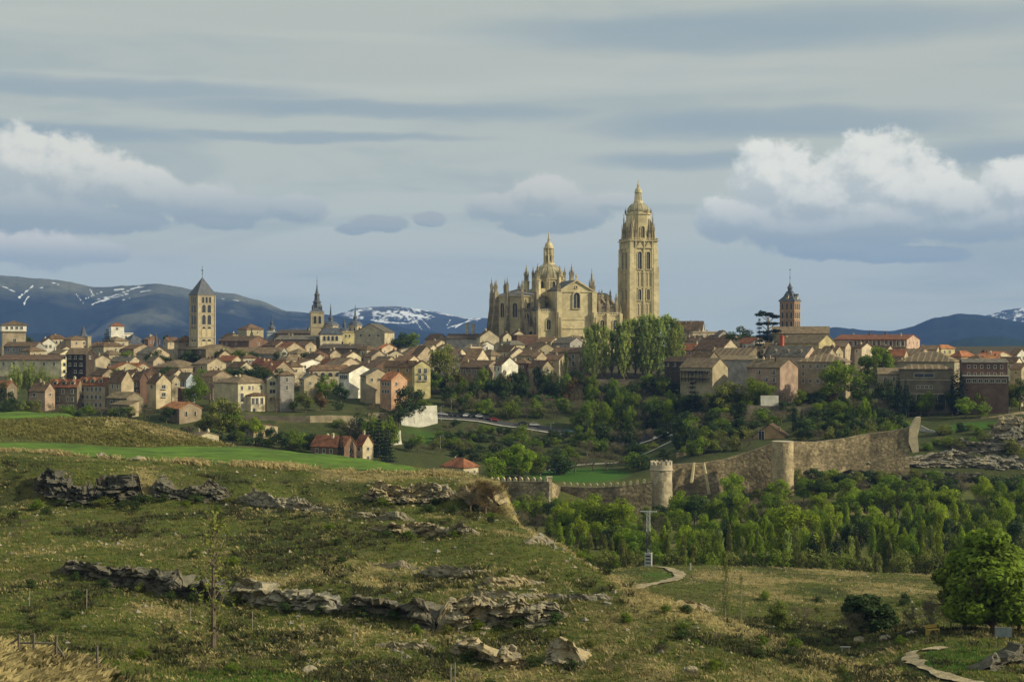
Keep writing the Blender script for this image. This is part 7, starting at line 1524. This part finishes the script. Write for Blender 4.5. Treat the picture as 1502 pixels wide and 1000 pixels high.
tufts('mound_grass', 'tall dry grass on the mound between the two crop fields', 20000, lambda P, D: ell(P, D, 240, 325, 110, 14)*.5*np.clip(fbm(P, D, 30, 3)*3+.5, .1, 1), .8, 10, GDRY, 7, P_range=(20, 350), D_range=(302, 345), dw=1, arch=.5, width=.045)
tufts('mound_scrub', 'olive scrub on the mound between the two crop fields', 16000, lambda P, D: ell(P, D, 170, 322, 170, 20)*.6, .7, 12, GOLV, 9, P_range=(-30, 350), D_range=(298, 345), dw=1, arch=.5, width=.06)
tufts('bright_weeds', 'bright green weeds at the bottom and beside the path', 30000, lambda P, D: np.clip(ell(P, D, 350, 112, 110, 16)+ell(P, D, 1400, 150, 80, 14)*.5+ell(P, D, 60, 105, 60, 10), 0, 1)*offpath(P, D), .45, 9, GBRI, 8, P_range=(-40, 1520), D_range=(98, 170), dw=1, width=.025)
# scattered low bushes on the near slopes
r_ = random.Random(5)
bn = [(r_.uniform(20, 900), r_.uniform(108, 215)) for _ in range(60)]+[(r_.uniform(860, 1250), r_.uniform(120, 150)) for _ in range(22)]+[(r_.uniform(1050, 1480), r_.uniform(170, 260)) for _ in range(22)]
for px, D in bn:
    if D > np.interp(px, [600, 740, 830, 920, 1040, 1200], [225, 220, 182, 164, 151, 149]) and px < 1050: continue
    lf = r_.choice(['dark', 'olive', 'dark', 'mid', 'dark']); k = r_.choice(['bush', 'bush', 'bare'])
    adj = {'dark': 'dark', 'olive': 'olive', 'mid': 'green'}[lf] if k == 'bush' else 'leafless'
    if px < 1050 or D < 160:
        rw = ['bottom', 'lower', 'middle', 'upper', 'top'][int(np.clip((D-105)/22, 0, 4))]; cw_ = ['far left', 'left', 'centre left', 'centre', 'centre right', 'right'][int(np.clip(px/180, 0, 5))]
        lb = '%s low bush on the %s part of the rocky hillside, %s' % (adj, rw, cw_)
        T_(px, D, r_.uniform(7, 19), k, 'bud' if k == 'bare' else lf, lb, cat='bush', group='low bushes on the near hillside', wide=r_.uniform(1.1, 1.8), name='bush')
    else:
        lb = '%s low bush on the dry meadow, %s' % (adj, 'nearer the ridge' if px < 1180 else 'nearer the evergreen bush' if px < 1330 else 'nearer the largest tree')
        T_(px, D, r_.uniform(9, 22), k, 'bud' if k == 'bare' else lf, lb, cat='bush', group='low bushes on the meadow', wide=r_.uniform(1., 1.6), name='bush')
for k_, (px, py) in enumerate([(90, 742), (112, 746), (150, 744), (185, 742), (212, 738), (240, 736), (290, 738), (335, 738), (110, 852), (150, 862), (205, 868), (250, 880), (285, 882), (345, 886), (420, 898), (470, 900), (530, 902), (575, 908), (612, 930), (655, 930), (700, 924), (760, 918), (815, 912), (560, 742), (640, 740), (600, 790), (665, 788), (690, 970), (780, 978), (840, 984)]):  # mostly dark bushes added along the ledge feet to suggest shaded undercuts
    D_ = find_D(px, py, 120, 226); lf = r_.choice(['dark', 'dark', 'olive', 'mid']); lg = 'upper' if py < 800 else 'lower'
    T_(px, D_, r_.uniform(9, 20), 'bush', lf, '%s scrub bush added as undercut shade below the %s ledges, %s' % ({'dark': 'dark', 'olive': 'olive', 'mid': 'green'}[lf], lg, 'far left' if px < 160 else 'left' if px < 300 else 'centre left' if px < 480 else 'centre' if px < 640 else 'centre right' if px < 740 else 'right end'), cat='bush', group='scrub bushes at the foot of the ledges', wide=r_.uniform(1.3, 2.0), name='bush')
# loose stones
g = np.random.default_rng(31); n = 2600; P = g.uniform(0, 1500, n); D = g.uniform(105, 330, n); k = (g.random(n) < np.clip(fbm((P-751)/F*D, D, 14, 3)*2+.25, 0, 1)) & ((D < 232) | (P > 860)); P, D = P[k], D[k]; X = (P-751)/F*D; Z = gz(P, D); n = len(P)
oc_ = np.array([(1, 0, 0), (0, 1, 0), (-1, 0, 0), (0, -1, 0), (0, 0, .7), (0, 0, -.7)]); fo = np.array([(0, 1, 4), (1, 2, 4), (2, 3, 4), (3, 0, 4), (1, 0, 5), (2, 1, 5), (3, 2, 5), (0, 3, 5)])
sz = g.uniform(.08, .42, n)[:, None, None]; V = np.stack([X, D, Z+.03], 1)[:, None]+oc_[None]*sz*g.uniform(.6, 1.4, (n, 6, 1))
tag(link('loose_stones', np_mesh('loose_stones', V.reshape(-1, 3), (fo[None]+np.arange(n)[:, None, None]*6).reshape(-1, 3), ROCKG)), 'loose pale stones strewn over the slopes', None, None, 'stuff')

# ---------------------------------------------------------------- man-made things on the land
# lattice pylon
D = find_D(951, 827, 290, 330); g0 = ground(951, D); s = F/D; H0 = zat(748, D)-g0.z
py_ = thing('pylon', 'lattice power pylon with a white cabinet foot at the meadow edge', 'pylon', g0, R(-12))
WH = mat('galvanised_white', (.66, .66, .64), .6, .08); DK = mat('dark_steel', (.07, .07, .07), .6)
m = MB(); zc = 20/s; m.box(-.75, -.6, -.3, .75, .6, zc).box(-.2, -.2, zc, .2, .2, zc+.7); m.build('cabinet', mat('cabinet_grey', (.50, .50, .48), .8, .1), py_)
m = MB(); [m.box(-.5, -.64, zc*f, .5, -.605, zc*f+.28) for f in (.25, .5, .75)]; m.build('vent', DK, py_)
def lattice(z0, z1, w0, w1, mt, nm, n):
    m = MB(); wf = lambda z: w0+(w1-w0)*(z-z0)/(z1-z0)
    for sx, sy in ((1, 1), (1, -1), (-1, 1), (-1, -1)): m.tube((sx*w0, sy*w0, z0), (sx*w1, sy*w1, z1), .06, .06, 4)
    for i in range(n):
        za, zb_ = z0+(z1-z0)*i/n, z0+(z1-z0)*(i+1)/n; a, b_ = wf(za), wf(zb_); f = 1 if i % 2 else -1
        for sy in (-1, 1): m.tube((f*a, sy*a, za), (-f*b_, sy*b_, zb_), .05, .05, 4); m.tube((sy*a, f*a, za), (sy*b_, -f*b_, zb_), .05, .05, 4)
        m.tube((-a, -a, za), (a, -a, za), .04, .04, 4)
    m.build(nm, mt, py_)
zm = H0*.62; lattice(zc, zm, .42, .36, DK, 'lower_mast', 7); lattice(zm, H0-.3, .36, .3, WH, 'upper_mast', 7)
m = MB().box(-1.75, -.12, H0-.35, 1.75, .12, H0-.15).tube((-1.2, 0, H0-.3), (0, 0, H0-1.1), .05).tube((1.2, 0, H0-.3), (0, 0, H0-1.1), .05)
arm = m.build('crossarm', WH, py_)
for x in (-1.6, 0, 1.6): MB().lathe([(.05, 0), (.14, .1), (.06, .2), (.14, .3), (.05, .45)], 8).build('insulator', DK, arm, (x, 0, H0-.15))
# lamp posts
def lamp(px, D, hpx, label, group=None, arm=.8):
    g0 = ground(px, D); h = hpx/F*D; o = thing('street_lamp', label, 'street lamp', g0, 0, group)
    MB().lathe([(.11, -.3), (.11, .8), (.06, 1), (.045, h)], 6).build('pole', mat('lamp_grey', (.42, .42, .40), .5), o)
    MB().tube((0, 0, h), (arm, 0, h+.15), .04, .04, 5).cbox(arm+.2, 0, h+.06, .6, .24, .14).build('lamp_head', mat('lamp_grey', (.42, .42, .40)), o)
for px, D, hp, lb in [(647, 604, 22, 'street lamp at the upper end of the car-lined road'), (662, 614, 24, 'street lamp beside the first parked cars'), (794, 474, 24, 'left one of two tall pale poles behind the merloned wall'), (804, 475, 24, 'right one of two tall pale poles behind the merloned wall'), (646, 560, 18, 'pale pole on the grass bank left of the white lodge'),
                      (818, 560, 12, 'lamp post on the lawn path behind the merloned wall'), (985, 590, 12, 'lamp post by the pale footpath'), (1043, 560, 11, 'pale lamp post before the upper terrace wall'), (1062, 562, 10, 'small lamp right of the pale lamp post'), (808, 600, 14, 'street lamp near the lower end of the parked cars'), (1480, 574, 10, 'lamp on the terrace wall at right')]: lamp(px, D, hp, lb)
# parked cars
def car(px, col, label, off=1.6, D=None, rot=None, group='cars parked along the sloping road'):
    Dd = D or np.interp(px, [p for p, _ in ROADP], [d for _, d in ROADP])+off; g0 = ground(px, Dd)+Vector((0, 0, .30)); p2 = ground(px+8, Dd)
    o = thing('parked_car', label, 'car', g0, R(8) if rot is None else rot, group); sl = math.atan2(float(gz(px-8, Dd)-gz(px+8, Dd)), 16/F*Dd); o.rotation_euler = (0, sl, o.rotation_euler.z)
    k = ('car', col)
    if k not in _cache:
        c = mat('car_paint_'+col, {'black': (.02, .02, .022), 'white': (.7, .7, .7), 'silver': (.42, .43, .44), 'red': (.25, .03, .02), 'blue': (.10, .20, .42), 'dark': (.05, .05, .06)}[col], .3, .05, spec=.6)
        b_ = MB().prism([(-2.1, .35), (2.1, .35), (2.15, .62), (2.0, .82), (1.1, .95), (-1.75, .98), (-2.1, .85)], 'y', -.86, .86).prism([(-1.5, .97), (1.0, .95), (.35, 1.42), (-1.1, 1.45)], 'y', -.68, .68).mesh('body', c)
        gl = MB().prism([(-1.36, 1.0), (.82, .99), (.28, 1.36), (-1.05, 1.38)], 'y', -.70, .70).prism([(-.66, .97), (.66, .97), (.55, 1.36), (-.55, 1.36)], 'x', -1.40, -1.38).mesh('glass', GLASS)
        wh = MB().prism([(.31*math.cos(i*.5236), .31*math.sin(i*.5236)) for i in range(12)], 'y', -.1, .1).mesh('wheel', mat('tyre', (.02, .02, .02), .9)); hub = MB().prism([(.17*math.cos(i*.785), .17*math.sin(i*.785)) for i in range(8)], 'y', -.115, .115).mesh('rim', mat('lamp_grey', (.42, .42, .40)))
        hl = MB().box(2.08, -.2, .62, 2.16, .2, .74).mesh('headlight', m_white); _cache[k] = (b_, gl, wh, hub, hl)
    b_, gl, wh, hub, hl = _cache[k]; link('body', b_, o); link('glass', gl, o)
    for x in (-1.3, 1.35):
        for y in (-.82, .82): w_ = link('wheel', wh, o, (x, y, .31)); link('rim', hub, w_)
    for y in (-.6, .6): link('headlight', hl, o, (0, y, 0))
for px, c_, lb in [(649, 'silver', 'silver car parked alone at the top of the road beside the white ramp wall'), (668, 'dark', 'first dark car at the upper end of the parked row'), (675, 'black', 'black car, second in the parked row'), (686, 'white', 'white car, third in the parked row'), (694, 'black', 'black car between the white and the silver one'), (704, 'silver', 'silver car in the middle of the parked row'),
                   (714, 'dark', 'dark car right of the silver car in the row'), (725, 'red', 'dark red car ending the upper parked row'), (768, 'black', 'black car starting the lower pair'), (784, 'silver', 'silver car ending the lower pair')]: car(px, c_, lb)
car(834, 'blue', 'light blue car driving at the lower end of the road', off=-.6)
for px, lb in [(966, 'white car at the left on the pale footpath'), (974, 'white car right of another on the pale footpath')]: car(px, 'white', lb, D=586, group='cars by the pale footpath')
# stakes and fence, near bank
WD = mat('weathered_wood', (.13, .115, .09), .95, .3, 3.)
def post(m, px, D, hpx, r=.06, lean=0): p = ground(px, D); q = p+Vector((lean, 0, hpx/F*D)); return p-Vector((0, 0, .3)), q
fl = thing('wooden_fence', 'broken dark wooden fence standing in the tall dry grass at bottom left', 'fence', ground(48, 69))
b0 = fl.location
def Fp(px, py, D=69.): return at(px, py, D)-b0
for px, tp, bt in ((27, 930, 968), (49, 929, 970), (82, 932, 968)): MB().tube(Fp(px, bt+14), Fp(px+1, tp), .075, .07, 6).build('post', WD, fl)
MB().tube(Fp(27, 942), Fp(82, 943), .055, .05, 6).build('rail', WD, fl); MB().tube(Fp(-4, 958), Fp(28, 935), .055, .05, 6).build('brace', WD, fl); MB().tube(Fp(83, 945), Fp(100, 972), .05, .05, 6).build('brace', WD, fl)
o = thing('fence_post', 'lone dark post right of the broken wooden fence', 'post', ground(144, 69)); MB().tube((0, 0, -.4), (-.05, 0, 1.5), .075, .07, 6).build('post', WD, o)
for px, D, hp, lb in [(43, 150, 24, 'thin pale stake far left on the slope'), (127, 150, 30, 'thin stake on the dark ledge at left'), (279, 148, 22, 'thin stake under the dark overhanging ledge'), (370, 146, 26, 'pale stake in front of the grey-topped ledge'), (443, 144, 20, 'leaning stake below the grey-topped ledge'), (520, 138, 26, 'upright stake in the scrub at centre'),
                      (589, 132, 22, 'grey stake left of the tumbled ochre rocks'), (661, 122, 36, 'pale double stake below the tumbled ochre rocks'), (667, 122, 40, 'taller one of the pale double stakes')]:
    g0 = ground(px, D); o = thing('wooden_stake', lb, 'stake', g0); MB().tube((0, 0, -.3), (.15 if 'leaning' in lb else .03, 0, hp/F*D), .055, .045, 5).build('stake', mat('pale_wood', (.30, .27, .22), .9), o)
o = thing('marker_post', 'small grey marker post at the top of the dirt path', 'post', ground(1013, find_D(1013, 836, 290, 330))); MB().cbox(0, 0, -.2, .28, .28, 1.5).cbox(0, 0, 1.3, .34, .34, .1).build('post', mat('cabinet_grey', (.5, .5, .48)), o)
g0 = ground(1368, 176)+Vector((0, 0, .05)); o = thing('picnic_bench', 'yellow wooden bench beside the bend of the dirt path', 'bench', g0, R(25)); YW = mat('yellow_wood', (.50, .36, .09), .8, .15)
MB().box(-.9, -.25, .62, .9, .25, .72).build('seat', YW, o); MB().box(-.9, .3, .8, .9, .36, 1.2).build('backrest', YW, o); [MB().box(-.08, -.3, -.1, .08, .34, .62).build('leg', YW, o, (x, 0, 0)) for x in (-.7, .7)]
g0 = ground(1472, 160); o = thing('sign_board', 'grey blank information board near the right edge under the large tree', 'sign', g0, R(-10)); MB().box(-.85, -.05, 1.1, .85, .05, 2.1).build('board', mat('board_grey', (.22, .26, .28), .6), o); [MB().cbox(x, .0, -.3, .1, .09, 1.4).build('leg', WD, o) for x in (-.6, .6)]
g0 = ground(1240, 176); o = thing('low_marker', 'small pale slab on two stones left of the bare shrub', 'marker', g0); MB().box(-.6, -.2, .45, .6, .2, .58).build('slab', conc, o); [MB().cbox(x, 0, -.1, .15, .3, .55).build('leg', conc, o) for x in (-.4, .4)]
